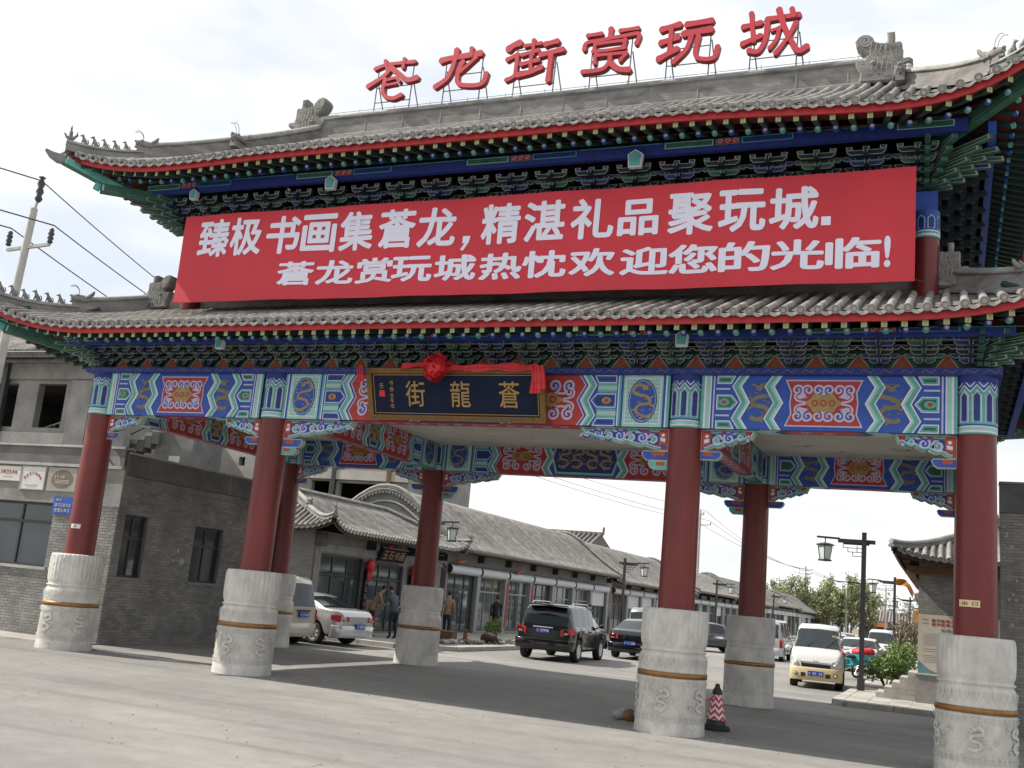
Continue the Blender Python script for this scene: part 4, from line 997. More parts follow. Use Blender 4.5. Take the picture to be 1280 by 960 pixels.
for ch, strokes in SIGN.items():
    xs = [p[0] for st, w in strokes for p in st]; zs = [p[1] for st, w in strokes for p in st]; x0, x1, z0, z1 = min(xs), max(xs), min(zs), max(zs); xc = (x0 + x1) / 2
    t = thing('rooftop_character', 'red raised character %s on a steel frame above the ridge, %s' % (ch, POS[ch]), 'sign character', (xc, 3.5, 13.4), group='red characters standing on the roof ridge')
    org = (xc, 3.5, 13.4); mb = MB(org)
    for k, (st, w) in enumerate(strokes):
        c = cr([(a, b, 0) for a, b in st], 5); n = len(c); w *= .93
        L_, R_ = [], []
        for i, p in enumerate(c):
            d = (c[min(i + 1, n - 1)] - c[max(i - 1, 0)]); d.normalize(); u = i / (n - 1); hw = w / 2 * (1 + .14 * cos(u * 2 * pi) - .06 * sin(u * 9))
            L_.append((p.x - d.y * hw, p.y + d.x * hw)); R_.append((p.x + d.y * hw, p.y - d.x * hw))
        d1 = (c[-1] - c[-2]).normalized(); d0 = (c[0] - c[1]).normalized(); ang1 = atan2(d1.y, d1.x); ang0 = atan2(d0.y, d0.x); hw = w / 2 * 1.12
        cap1 = [(c[-1].x + hw * cos(ang1 + a), c[-1].y + hw * sin(ang1 + a)) for a in (pi / 3, 0, -pi / 3)]
        cap0 = [(c[0].x + hw * cos(ang0 + a), c[0].y + hw * sin(ang0 + a)) for a in (pi / 3, 0, -pi / 3)]
        P2 = L_ + cap1 + R_[::-1] + cap0; m_ = len(P2); yf = 3.38 - .0025 * k; q = len(L_)
        fr = [(a, yf, b) for a, b in P2]; bk = [(a, 3.52, b) for a, b in P2]
        mb.add(fr + bk, [(i, m_ + i, m_ + (i + 1) % m_, (i + 1) % m_) for i in range(m_)], signedge)
        ff = [(i, i + 1, m_ - 4 - i - 1, m_ - 4 - i) for i in range(q - 1)]
        ff = [(i, i + 1, q + 3 + (q - 2 - i), q + 3 + (q - 1 - i)) for i in range(q - 1)] + [(q - 1, q, q + 1, q + 2, q + 3), (2 * q + 2, 2 * q + 3, 2 * q + 4, 2 * q + 5, 0)]
        mb.add(fr, ff, signred)
    mb.build('character_face', t)
    fm = MB(org); wd_ = x1 - x0
    for fx in (.12, .85):
        X = x0 + wd_ * fx
        fm.tube([(X - .03, 3.56, 13.35), (X, 3.56, z1 - .1)], .016, steel, 5); fm.tube([(X + .13, 3.95, 13.2), (X + .02, 3.56, z0 + .55)], .016, steel, 5)
    for zz in (z0 + .02, z0 + .42, z1 - .12): fm.tube([(x0 + wd_ * .12, 3.56, zz), (x0 + wd_ * .85, 3.56, zz)], .013, steel, 5)
    fm.build('steel_frame', t)

# banner (slightly sagging cloth)
bt = thing('banner', 'long red banner with two rows of white characters across the gate front', 'banner', (.5, -.6, 7.27))
BO = (.5, -.6, 7.27); mb = MB(BO); nx, nz_ = 60, 10; vs = []
def bz(s, t, d=0):   # s metres from the left edge, t metres up
    return (-6.73 + s, -.6 - d + .022 * sin(s * 1.9 + t) + .010 * sin(s * 4.3 + t * 3) + .02 * math.exp(-((s - .3 - t * .5) / .12) ** 2) * (t / 2), 7.27 + t - .012 * sin(pi * s / 14.5) + (t * .0))
W_, H_ = 14.52, 1.90
for i in range(nx + 1):
    for j in range(nz_ + 1): vs.append(bz(W_ * i / nx, H_ * j / nz_))
vb = [(x, y + .02, z) for x, y, z in vs]; K = nz_ + 1
fs = [(i * K + j, (i + 1) * K + j, (i + 1) * K + j + 1, i * K + j + 1) for i in range(nx) for j in range(nz_)]
mb.add(vs, fs, bannerm, True); mb.add(vb, [f[::-1] for f in fs], bannerm, True)
edge = [i * K for i in range(nx + 1)] + [nx * K + j for j in range(1, K)] + [i * K + nz_ for i in range(nx - 1, -1, -1)] + [j for j in range(nz_ - 1, 0, -1)]
ne = len(edge); mb.add([vs[i] for i in edge] + [vb[i] for i in edge], [(i, (i + 1) % ne, ne + (i + 1) % ne, ne + i) for i in range(ne)], bannerm)
mb.build('banner_cloth', bt)
tx = MB(BO); f_ = lambda x, z, d: bz(x + 6.73, z - 7.27, .006)
X1 = [-5.9, -5.07, -4.17, -3.33, -2.45, -1.54, -.69, None, .63, 1.5, 2.41, 3.25, 4.18, 5.06, 5.91, None]
for ch, x in zip("臻极书画集蒼龙,精湛礼品聚玩城.", X1):
    if x is None: continue
    w = .40 if ch != '品' else .37
    t_ = (x + 6) / 12; z0, z1 = 8.235 - .02 * t_, 9.06 - .09 * t_
    if ch == '品': z0 += .04; z1 -= .06
    glyph(tx, ch, .028, f_, x - w, x + w, z0, z1, banntxt)
    g = GL.get((ch, .028))
tx.add([f_(x, z, 0) for x, z in ((-.13, 8.42), (.02, 8.42), (.0, 8.30), (-.1, 8.13), (-.16, 8.15), (-.08, 8.28), (-.13, 8.28))], [tuple(range(7))], banntxt)
tx.add([f_(x, z, 0) for x, z in ((6.35, 8.27), (6.50, 8.27), (6.50, 8.42), (6.35, 8.42))], [(0, 1, 2, 3)], banntxt)
X2 = [-3.75, -2.85, -1.95, -1.12, -.22, .7, 1.56, 2.47, 3.41, 4.26, 5.13, 5.99, 6.86, 7.38]
for ch, x in zip("蒼龙赏玩城热忱欢迎您的光临!", X2):
    w = .43 if ch != '!' else .05; t_ = (x + 4) / 11
    glyph(tx, ch, .03, f_, x - w, x + w, 7.56 - .05 * t_, 8.06 - .02 * t_, banntxt)
tx.build('banner_lettering', bt)
for (x, z) in ((-6.7, 9.15), (7.76, 9.15), (-6.7, 7.3), (7.76, 7.3)):
    r = MB(BO); r.tube([(x, -.59, z), (x + (.15 if x > 0 else -.25), -.3, z + .05)], .008, wirem, 4); r.build('tie_cord', bt)

# plaque: leaning forward
pt = thing('name_plaque', 'dark blue board with gold frame and three gold characters hung on the middle beam', 'plaque', (0, -.4, 4.95))
PO = (0, -.4, 4.95); U = Vector((1, 0, 0)); Vv = Vector((0, -.36, .93)).normalized(); Nn = Vector((0, -.93, -.36)).normalized()
def pf(s, t, d): return Vector((-.0, -.36, 4.93)) + U * s + Vv * t + Nn * d
mb = MB(PO); w, h = 1.78, .98
def pbox(a0, a1, b0, b1, d0, d1, m): mb.add([pf(a, b, d) for d in (d0, d1) for a, b in ((a0, b0), (a1, b0), (a1, b1), (a0, b1))], [(3, 2, 1, 0), (4, 5, 6, 7), (0, 1, 5, 4), (1, 2, 6, 5), (2, 3, 7, 6), (3, 0, 4, 7)], m)
pbox(-w + .1, w - .1, .1, h - .1, -.03, .02, navy); mb.build('board', pt)
mb = MB(PO)
for (a0, a1, b0, b1) in ((-w, w, 0, .1), (-w, w, h - .1, h), (-w, -w + .1, .101, h - .101), (w - .1, w, .101, h - .101)): pbox(a0, a1, b0, b1, -.03, .05, goldfr)
P_ = Paint(mb, lambda s, t, d: pf(s, t, .051 + d))
for i in range(70): P_.rib([(-w + .05 + i * .05, .02), (-w + .05 + i * .05, .08)], .012, wood, 1); P_.rib([(-w + .05 + i * .05, h - .08), (-w + .05 + i * .05, h - .02)], .012, wood, 1)
for (a, b, c, d) in ((-w + .13, w - .13, .125, .137), (-w + .13, w - .13, h - .137, h - .125)): pbox(a, b, c, d, .02, .026, goldtx)
for (a, b) in ((-w + .13, -w + .142), (w - .142, w - .13)): pbox(a, b, .137, h - .137, .02, .026, goldtx)
mb.build('gold_frame', pt)
pfn = lambda a, b, d: pf(a, b, .027 + d)
for ch, x in (('街', -.78), ('龍', .14), ('蒼', 1.10)): mb = MB(PO); glyph(mb, ch, .006, pfn, x - .20, x + .20, .26, .74, goldtx); mb.build('gold_character', pt)
mb = MB(PO)
line_ = [("书", -1.27, .70), ("杨", -1.27, .58), ("壬", -1.27, .46), ("午", -1.27, .36), ("年", -1.27, .26)]
for ch, x, z in line_: glyph(mb, ch, .018, pfn, x - .04, x + .04, z - .045, z + .045, goldtx)
glyph(mb, "壬", .018, pfn, -1.53, -1.43, .60, .70, goldtx); mb.add([pfn(a, b, 0) for a, b in ((-1.54, .44), (-1.42, .44), (-1.42, .56), (-1.54, .56))], [(0, 1, 2, 3)], ribbon)
mb.build('small_inscription', pt, kind='stuff')
# silk sash and rosette
sk = thing('red_silk_sash', 'red silk sash with a large flower rosette draped over the top of the gold-framed plaque', 'sash', (0, -.75, 5.8))
SO = (0, -.75, 5.8)
def sash(pts, wid, name):
    mb = MB(SO); C_ = cr(pts, 6); n = len(C_); vs = []
    for i, p in enumerate(C_):
        for j in range(7):
            v = (j / 6 - .5); vs.append(p + Vector((0, -.02 - .03 * cos(v * 14 + i * .3), v * wid * (1 + .25 * sin(i * .9)))))
    mb.add(vs, [(i * 7 + j, (i + 1) * 7 + j, (i + 1) * 7 + j + 1, i * 7 + j + 1) for i in range(n - 1) for j in range(6)], ribbon, True)
    mb.add([v + Vector((0, .012, 0)) for v in vs], [(i * 7 + j, i * 7 + j + 1, (i + 1) * 7 + j + 1, (i + 1) * 7 + j) for i in range(n - 1) for j in range(6)], ribbon, True)
    mb.build(name, sk)
sash([(-1.0, -.78, 5.84), (-.6, -.82, 5.87), (-.35, -.84, 5.84)], .10, 'sash_end')
sash([(-.1, -.84, 5.84), (.3, -.85, 5.80), (.9, -.84, 5.83), (1.4, -.83, 5.81), (1.72, -.82, 5.80)], .13, 'sash_band')
for (x, L) in ((1.68, .46), (1.76, .38), (-1.84, .28)):
    mb = MB(SO)
    for k in range(3):
        a = x + .05 * k - .05; mb.tube([(a, -.86 - .02 * k, 5.84), (a + .03, -.87, 5.7 - .05), (a + .02 * k, -.84, 5.82 - L)], [.03, .04, .045] if x > 0 else [.02, .02, .02], ribbon, 7)
    mb.build('sash_tail', sk)
mb = MB(SO); rnd = random.Random(4); cc = Vector((-.22, -.92, 5.80))
mb.ell(cc, (.2, .15, .2), ribbon, None, 12, 8)
for k in range(150):
    t = rnd.uniform(0, pi); a = rnd.uniform(0, 2 * pi); d = Vector((sin(t) * cos(a), sin(t) * sin(a) * .75, cos(t))); p = cc + d * .19; v = d.cross(Vector((rnd.random(), rnd.random(), rnd.random()))).normalized(); u = d.cross(v); r = .05
    mb.add([p, p + v * r + d * .05, p + u * r * .5 + d * .085, p - v * r + d * .05, p - u * r * .6 + d * .03], [(0, 1, 2), (0, 2, 3), (0, 3, 4), (0, 4, 1)], ribbon)
mb.build('rosette', sk)
# small signs on the columns
def cyl_sign(cx, cy, x0, x1, z0, z1, m, txt, col, lab, name):
    r = .302; t = thing(name, lab, 'sign', (cx, cy - r, z0)); O_ = (cx, cy - r, z0); mb = MB(O_)
    n = 6; fn = lambda x, z, d: (x, cy - sqrt(max(.0001, (r + d) ** 2 - (x - cx) ** 2)), z)
    F = [fn(x0 + (x1 - x0) * i / n, z, .012) for i in range(n + 1) for z in (z0, z1)]; Bk = [fn(x0 + (x1 - x0) * i / n, z, .0) for i in range(n + 1) for z in (z0, z1)]
    mb.add(F + Bk, [(2 * i, 2 * i + 2, 2 * i + 3, 2 * i + 1) for i in range(n)] + [(2 * i, 2 * i + 14, 2 * i + 16, 2 * i + 2) for i in range(n)] + [(2 * i + 1, 2 * i + 3, 2 * i + 17, 2 * i + 15) for i in range(n)], m)
    o = mb.build('sign_plate', t)
    mb = MB(O_)
    if txt:
        for i, ch in enumerate(txt):
            w = (x1 - x0) / len(txt); glyph(mb, ch, .015, fn, x0 + w * i + w * .22, x0 + w * i + w * .78, z0 + .025, z1 - .025, col, .015)
        mb.build('lettering', o)
    return t
cyl_sign(8.69, 0, 8.46, 8.74, 2.355, 2.455, mat('sign_cream', (.62, .52, .33), .5), "出口", mat('letter_red', (.45, .02, .02), .5), 'small cream exit sign with two red characters on the rightmost red column', 'exit_sign')
t = cyl_sign(-8.69, 0, -8.73, -8.52, 2.47, 2.56, mat('sticker_white', (.66, .68, .62), .5), '', None, 'small white sticker with a dark mark on the leftmost red column', 'sticker')
mb = MB((-8.69, -.302, 2.47)); mb.bar((-8.64, -.320, 2.49), (-8.61, -.320, 2.54), .02, .006, green, (0, 1, 0)); mb.build('print_mark', KIDS(t)[0])

# ================================================================== GROUND
def sheet(name, pts, z, m, kind='structure', **k):
    mb = MB(); mb.add([(x, y, z) for x, y in pts], [tuple(range(len(pts)))], m); return mb.build(name, kind=kind, **k)
sheet('ground', [(-700, -60), (700, -60), (700, 1200), (-700, 1200)], -.012, soilm)
sheet('road', [(-60, -55), (60, -55), (60, 10.4), (5.62, 10.4), (5.62, 330), (-6.15, 330), (-6.15, 14.3), (-7.3, 12.2), (-16, 12.2), (-60, 12.2)], 0, roadm)
def slab_path(name, pts, z, lab=None):
    mb = MB(); n = len(pts); mb.add([(x, y, z) for x, y in pts] + [(x, y, -.02) for x, y in pts], [tuple(range(n))] + [(i, n + i, n + (i + 1) % n, (i + 1) % n) for i in range(n)], pavem); return mb.build(name, kind='structure')
pavL = slab_path('left_pavement', [(-6.45, 14.3), (-6.45, 330), (-11.4, 330), (-11.4, 11.9), (-16, 11.9), (-16, 12.3), (-7.6, 12.3)][:4] + [(-11.4, 12.45), (-7.55, 12.45)], .13)
pavR = slab_path('right_pavement', [(5.9, 10.75), (12, 10.75), (12, 330), (5.9, 330)], .12)
# kerb stones, one by one where they can be told apart
def kerbs(par, pts, h, w=.26, L=.95, lim=40):
    proto = {}; far = MB()
    for (x0, y0), (x1, y1) in zip(pts[:-1], pts[1:]):
        d = Vector((x1 - x0, y1 - y0, 0)); ln = d.length; n = max(1, int(ln / L)); d.normalize(); a = atan2(d.y, d.x); l = ln / n
        me = MB().box(0, l - .018, -w / 2, w / 2, -.02, h, kerbm).mesh('kerb_stone')
        for i in range(n):
            p = Vector((x0, y0, 0)) + d * (l * i)
            if p.y < lim: o = link('kerb_stone', me, par, p + Vector((0, 0, R() * .008))); o.rotation_euler = (0, 0, a + (R() - .5) * .01)
            else:
                M = Matrix.Translation(p) @ Matrix.Rotation(a, 4, 'Z')
                for po in me.polygons: far.add([M @ me.vertices[v].co for v in po.vertices], [(0, 1, 2, 3)], kerbm)
    if far.v: far.build('far_kerb_stones', par, kind='stuff')
kerbs(pavL, [(-11.3, 12.3), (-7.5, 12.3), (-6.3, 14.2), (-6.3, 200)], .135)
kerbs(pavR, [(9.3, 10.6), (6.0, 10.6), (5.76, 10.9), (5.76, 200)], .125)
# paving slabs of the left pavement
slabs = MB()
for i in range(8):
    for j in range(70):
        x = -11.2 + i * .59; y = 12.5 + j * .6
        if x > -6.6 or (y < 14.4 and x > -7.6): continue
        slabs.box(x + .008, x + .58, y + .008, y + .59, .12, .134 + R() * .004, pavem)
slabs.build('paving_slabs', pavL, kind='stuff')
slabs = MB()
for i in range(4):
    for j in range(60):
        x = 5.95 + i * .5; y = 10.8 + j * .5; slabs.box(x + .008, x + .49, y + .008, y + .49, .11, .124 + R() * .004, pavem)
slabs.build('paving_slabs', pavR, kind='stuff')
# gutter strip beside the left columns
mb = MB(); mb.add([(-14, .55, -.01), (-5.0, .33, -.01), (-5.0, .47, -.01), (-14, .69, -.01), (-14, .55, .035), (-5.0, .33, .012), (-5.0, .47, .012), (-14, .69, .035)], [(4, 5, 6, 7), (0, 1, 5, 4), (3, 7, 6, 2), (1, 2, 6, 5), (0, 4, 7, 3)], kerbm); mb.build('gutter_kerb', kind='structure')
sheet('left_apron', [(-15, .6), (-9.3, .48), (-9.3, 1.7), (-15, 1.7)], .03, pavem)

# ================================================================== BUILDINGS: helpers
def plane(o, u, n):
    o, u, n = Vector(o), Vector(u), Vector(n)
    return lambda s, t, d: o + u * s + Vector((0, 0, t)) + n * d
def fbox(mb, fn, s0, s1, t0, t1, d0, d1, m):
    vs = [fn(s, t, d) for d in (d0, d1) for s, t in ((s0, t0), (s1, t0), (s1, t1), (s0, t1))]
    mb.add(vs, [(3, 2, 1, 0), (4, 5, 6, 7), (0, 1, 5, 4), (1, 2, 6, 5), (2, 3, 7, 6), (3, 0, 4, 7)], m)
def wall(mb, fn, W, t0, t1, holes, th, m, s0=0):
    xs = sorted(set([s0, W] + [h[0] for h in holes] + [h[1] for h in holes]))
    for a, b in zip(xs[:-1], xs[1:]):
        hs = sorted([(h[2], h[3]) for h in holes if h[0] <= a + 1e-6 and h[1] >= b - 1e-6]); z = t0
        for c, d in hs:
            if c > z + 1e-6: fbox(mb, fn, a, b, z, c, -th, 0, m)
            z = d
        if t1 > z + 1e-6: fbox(mb, fn, a, b, z, t1, -th, 0, m)
def window(par, off, fn, s0, s1, t0, t1, d=-.12, cols=2, transom=None, fm=framed, gm=glass, name='window', fw=.05):
    mb = MB(off)
    for (a, b, c, e_) in ((s0, s1, t0, t0 + fw), (s0, s1, t1 - fw, t1), (s0, s0 + fw, t0 + fw, t1 - fw), (s1 - fw, s1, t0 + fw, t1 - fw)): fbox(mb, fn, a, b, c, e_, d, d + .06, fm)
    xs = [s0 + (s1 - s0) * k / cols for k in range(cols + 1)]; top = t1
    if transom: fbox(mb, fn, s0 + fw, s1 - fw, transom - .035, transom + .035, d - .001, d + .059, fm)
    for x in xs[1:-1]: fbox(mb, fn, x - fw * .5, x + fw * .5, t0 + fw, t1 - fw, d + .002, d + .055, fm)
    o = mb.build(name, par)
    bands = [(t0 + fw, (transom or t1) - fw * .7)] + ([(transom + fw * .7, t1 - fw)] if transom else [])
    for a, b in zip(xs[:-1], xs[1:]):
        for c, e_ in bands:
            g = MB(off); fbox(g, fn, a + fw * .6, b - fw * .6, c, e_, d + .015, d + .025, gm); g.build('pane', o)
    return o
def brickface(par, off, fn, W, t0, t1, holes, n_ind, s0=0, bw=.24, bh=.066, j=.009, first=None):
    """real bricks standing 7 mm proud of the mortar; nearest n_ind are separate parts"""
    L = []; r = 0; z = t0
    while z < t1 - .02:
        x = s0 - (bw / 2 if r % 2 else 0)
        while x < W:
            a, b = max(x, s0) + j / 2, min(x + bw, W) - j / 2; c, d = z + j / 2, min(z + bh, t1) - j / 2
            x += bw
            if b - a < .03: continue
            segs = [(a, b)]
            for h in holes:
                if d > h[2] and c < h[3]:
                    ns = []
                    for p, q in segs:
                        if q <= h[0] or p >= h[1]: ns.append((p, q)); continue
                        if h[0] - p > .03: ns.append((p, h[0] - j / 2))
                        if q - h[1] > .03: ns.append((h[1] + j / 2, q))
                    segs = ns
            L += [(p, q, c, d) for p, q in segs]
        z += bh; r += 1
    L.sort(key=lambda q: (Vector(fn((q[0] + q[1]) / 2, (q[2] + q[3]) / 2, 0)) - CAM).length if not first else -first(q))
    ind = [q for q in L if abs((q[1] - q[0]) - (bw - j)) < .002][:n_ind]; si = set(ind); rest = MB(off); proto = None
    n = (Vector(fn(0, 0, 1)) - Vector(fn(0, 0, 0))); u = (Vector(fn(1, 0, 0)) - Vector(fn(0, 0, 0)))
    for q in ind:
        if proto is None:
            p = MB(); l, h = q[1] - q[0], q[3] - q[2]
            vs = [u * s + Vector((0, 0, t)) + n * d for d in (-.02, .008) for s, t in ((0, 0), (l, 0), (l, h), (0, h))]
            p.add(vs, [(4, 5, 6, 7), (0, 1, 5, 4), (1, 2, 6, 5), (2, 3, 7, 6), (3, 0, 4, 7)], brickobj); proto = p.mesh('brick')
        link('brick', proto, par, Vector(fn(q[0], q[2], (R() - .5) * .004)) - Vector(off))
    for q in L:
        if q in si: continue
        e_ = (R() - .5) * .004; vs = [fn(s, t, d + e_) for d in (-.02, .008) for s, t in ((q[0], q[2]), (q[1], q[2]), (q[1], q[3]), (q[0], q[3]))]
        rest.add(vs, [(4, 5, 6, 7), (0, 1, 5, 4), (1, 2, 6, 5), (2, 3, 7, 6), (3, 0, 4, 7)], brickobj)
    if rest.v: rest.build('brickwork', par, kind='stuff')

# ---- guard building at the left
gb = thing('guard_building', 'low grey brick building with dark windows and a concrete parapet behind the leftmost column', 'building', (-12, 4.5, 0))
GB = (-12, 4.5, 0)
ff = plane((-16, 1.6, 0), (1, 0, 0), (0, -1, 0)); fs_ = plane((-9.3, 1.6, 0), (0, 1, 0), (1, 0, 0))
hf = [(.3, 1.9, 1.58, 3.07), (2.6, 4.74, 1.58, 3.07)]; hs = [(-.02 + .0, 1.0, 1.52, 2.94), (2.75, 3.88, 1.52, 2.9)]
hs = [(.02, 1.0, 1.52, 2.94), (2.75, 3.88, 1.52, 2.9)]
hs[0] = (.25, 1.02, 1.52, 2.94)
mb = MB(GB); wall(mb, ff, 6.7, 0, 3.08, hf, .25, mortar); wall(mb, fs_, 5.7, 0, 3.83, hs, .25, mortar, .252)
fbox(mb, ff, 0, 6.7, 3.083, 3.95, -.25, .012, conc)
mb.build('wall', gb)
mb = MB(GB); fbox(mb, ff, 0, 6.7, 0, 3.9, -5.7, -5.5, brickm); fbox(mb, fs_, .3, 5.6, 3.6, 3.7, -6.4, -.3, conc); mb.build('rear_wall', gb)
brickface(gb, GB, ff, 6.69, .0, 3.07, hf, 300, 2.0); brickface(gb, GB, fs_, 5.7, 0, 3.82, hs, 0)
for h in hf: window(gb, GB, ff, *h, -.15, 2, 2.62)
for h in hs: window(gb, GB, fs_, *h, -.15, 2, 2.42)
for h in hf + hs:
    fn = ff if h in hf else fs_; mb = MB(GB); fbox(mb, fn, h[0] - .08, h[1] + .08, h[2] - .07, h[2] - .003, -.14, .05, concl if fn is ff else conc); mb.build('sill', gb)
mb = MB(GB)
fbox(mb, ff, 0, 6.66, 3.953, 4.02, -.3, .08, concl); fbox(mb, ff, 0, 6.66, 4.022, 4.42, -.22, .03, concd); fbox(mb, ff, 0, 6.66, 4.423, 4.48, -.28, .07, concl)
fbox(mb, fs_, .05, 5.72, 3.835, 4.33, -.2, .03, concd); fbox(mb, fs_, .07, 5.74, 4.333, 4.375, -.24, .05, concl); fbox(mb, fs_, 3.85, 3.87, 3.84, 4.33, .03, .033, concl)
mb.build('parapet', gb)
mb = MB(GB); c = ff(6.15, 4.0, .035)
mb.add([c + Vector((.42 * cos(pi * i / 14), -.0, .42 * sin(pi * i / 14))) for i in range(15)], [tuple(range(15))], conc); mb.bar(ff(6.0, 4.35, .05), ff(6.35, 4.05, .05), .02, .02, framed); mb.build('round_mark', gb)
mb = MB(GB)
for (s, t, r) in ((2.42, 1.98, .09), (2.22, 2.25, .05), (2.1, 2.0, .04)):
    mb.add([fs_(s + r * cos(2 * pi * i / 7) * (.6 + R() * .6), t + r * sin(2 * pi * i / 7) * (.7 + R() * .6), .0115) for i in range(7)], [tuple(range(7))], concl)
mb.build('plaster_patches', gb, kind='stuff')
# signs on it
def wsign(fn, s0, s1, t0, t1, m, name, lab, draw, cat='sign', d=.018, frame=None):
    o = fn((s0 + s1) / 2, t0, d); t = thing(name, lab, cat, o); mb = MB(o); fbox(mb, fn, s0, s1, t0, t1, d, d + .03, m)
    if frame:
        for (a, b, c, e_) in ((s0, s1, t0, t0 + .025), (s0, s1, t1 - .025, t1), (s0, s0 + .025, t0 + .025, t1 - .025), (s1 - .025, s1, t0 + .025, t1 - .025)): fbox(mb, fn, a, b, c, e_, d + .031, d + .04, frame)
    p = mb.build('sign_plate', t); mb = MB(o); P_ = Paint(mb, lambda s, q, dd: fn(s, q, d + .031 + dd)); draw(mb, P_, lambda a, b, c: fn(a, b, d + .033)); mb.build('lettering', p); return t
lr = mat('letter_red', (.45, .02, .02), .5); lg = mat('letter_grey', (.25, .24, .23), .6); cream = mat('sign_metal', (.62, .60, .56), .35, .1, 4); bsign = mat('sign_blue', (.02, .09, .38), .4)
def d1(mb, P_, fn): line(mb, "文明卫生单位", .015, fn, 2.85, 3.42, 3.72, 3.81, lr); P_.rect(2.95, 3.3, 3.64, 3.655, lg, 1)
wsign(ff, 2.72, 3.52, 3.55, 3.90, cream, 'wall_sign', 'wide pale metal sign with one red line, leftmost on the guard building', d1)
def d2(mb, P_, fn):
    for i, ch in enumerate("安全生产标准化"):
        a = pi * (.82 - .64 * i / 6); x = 3.94 + .30 * cos(a); z = 3.52 + .24 * sin(a); glyph(mb, ch, .015, fn, x - .035, x + .035, z - .035, z + .035, lr)
    P_.rect(3.72, 4.14, 3.46, 3.475, lg, 1); P_.rect(3.78, 4.08, 3.42, 3.43, lg, 1)
wsign(ff, 3.56, 4.34, 3.36, 3.93, cream, 'wall_sign', 'square pale metal sign with an arc of red letters, beside the oval one', d2, frame=concl)
def d3(mb, P_, fn):
    P_.disc((4.88, 3.65), .34, .22, mat('oval_brown', (.16, .12, .09), .5), 1, 28); line(mb, "玉石书画精品", .015, lambda a, b, c: fn(a, b, c) + Vector((0, -.004, 0)), 4.62, 5.14, 3.66, 3.73, cream)
    for k in range(3): P_.rect(4.66, 5.1, 3.62 - k * .035, 3.63 - k * .035, cream, 2)
for ch in "精品": pass
wsign(ff, 4.42, 5.32, 3.36, 3.92, mat('sign_taupe', (.35, .31, .27), .5, .1, 5), 'wall_sign', 'square taupe sign with a dark brown oval, left of the leftmost column', d3)
def d4(mb, P_, fn):
    line(mb, "京北", .015, fn, 4.80, 5.0, 3.13, 3.19, cream); line(mb, "昌平区蒼龙街", .015, fn, 4.79, 5.29, 3.0, 3.08, cream); line(mb, "管理处单位", .015, fn, 4.79, 5.29, 2.88, 2.96, cream)
wsign(ff, 4.73, 5.35, 2.83, 3.23, bsign, 'wall_sign', 'small blue sign with white lettering below the oval sign', d4, frame=None)

# ---- unfinished concrete buildings behind
def block(name, lab, x0, x1, y0, y1, z1, holes_f, holes_r=(), m=conc, th=.3, z0=0, extra=None):
    c = ((x0 + x1) / 2, y0, 0); t = thing(name, lab, 'building', c); mb = MB(c)
    f = plane((x0, y0, 0), (1, 0, 0), (0, -1, 0)); r = plane((x1, y0, 0), (0, 1, 0), (1, 0, 0))
    wall(mb, f, x1 - x0, z0, z1, [(a - x0, b - x0, c_, d) for a, b, c_, d in holes_f], th, m); wall(mb, r, y1 - y0, z0, z1, list(holes_r), th, m, th + .002)
    mb.box(x0 + .01, x1 - .31, y1 - .2, y1, z0, z1, m); mb.box(x0, x0 + .2, y0 + .31, y1 - .21, z0, z1, m)
    mb.build('wall', t)
    mb = MB(c); mb.box(x0 + .21, x1 - .31, y0 + .31, y1 - .21, z1 - .35, z1 - .05, m)
    for zz in (2.95, 5.9): 
        if zz < z1 - 1: mb.box(x0 + .21, x1 - .31, y0 + .31, y1 - .21, zz - .12, zz + .1, m)
    mb.build('floor_slab', t)
    return t, c, f, r
ha = [(-29.0, -27.2, 6.5, 8.25), (-26.2, -24.9, 6.5, 8.2), (-23.85, -22.45, 6.5, 8.2), (-29, -27.2, 3.3, 5.2), (-25.6, -23.9, 3.3, 5.2), (-20.4, -19.3, 3.4, 5.3)]
t, c, f, r = block('unfinished_building', 'two-storey unfinished building with empty window openings and a tiled eave at far left', -31, -21.0, 12, 20, 9.0, ha)
mb = MB(c)
for (a, b) in ((-31, -21.2),):
    mb.box(a, b, 11.0, 12.3, 9.12, 9.19, darkwood); mb.box(a, b, 11.6, 12.2, 8.96, 9.118, conc); mb.add([(a, 10.9, 9.2), (b, 10.9, 9.2), (b, 15.5, 11.6), (a, 15.5, 11.6), (a, 15.5, 9.2), (b, 15.5, 9.2)], [(0, 1, 2, 3), (1, 5, 2), (0, 3, 4)], tile2)
    mb.box(-31, -21, 10.95, 11.1, 9.0, 9.2, concd)
mb.build('roof', t)
mb = MB(c); n = 48
for i in range(n):
    x = -30.9 + i * .2; mb.tube([(x, 10.85, 9.22), (x, 15.45, 11.62)], .065, tile, 4, True, (0, pi)); mb.box(x - .03, x + .03, 10.95, 11.7, 9.05, 9.11, framed)
mb.build('roof_tiles', t, kind='stuff')
mb = MB(c); mb.box(-25.5, -25.3, 11.7, 11.9, 4.4, 9.0, framed); mb.build('pipe', t)
mb = MB(c); mb.box(-31, -21.02, 11.86, 11.99, 8.35, 8.95, conc); mb.box(-31, -21.02, 11.9, 11.99, 5.9, 6.3, concl); mb.box(-22.0, -21.02, 11.8, 11.89, 0, 8.3, conc); mb.build('cornice', t)
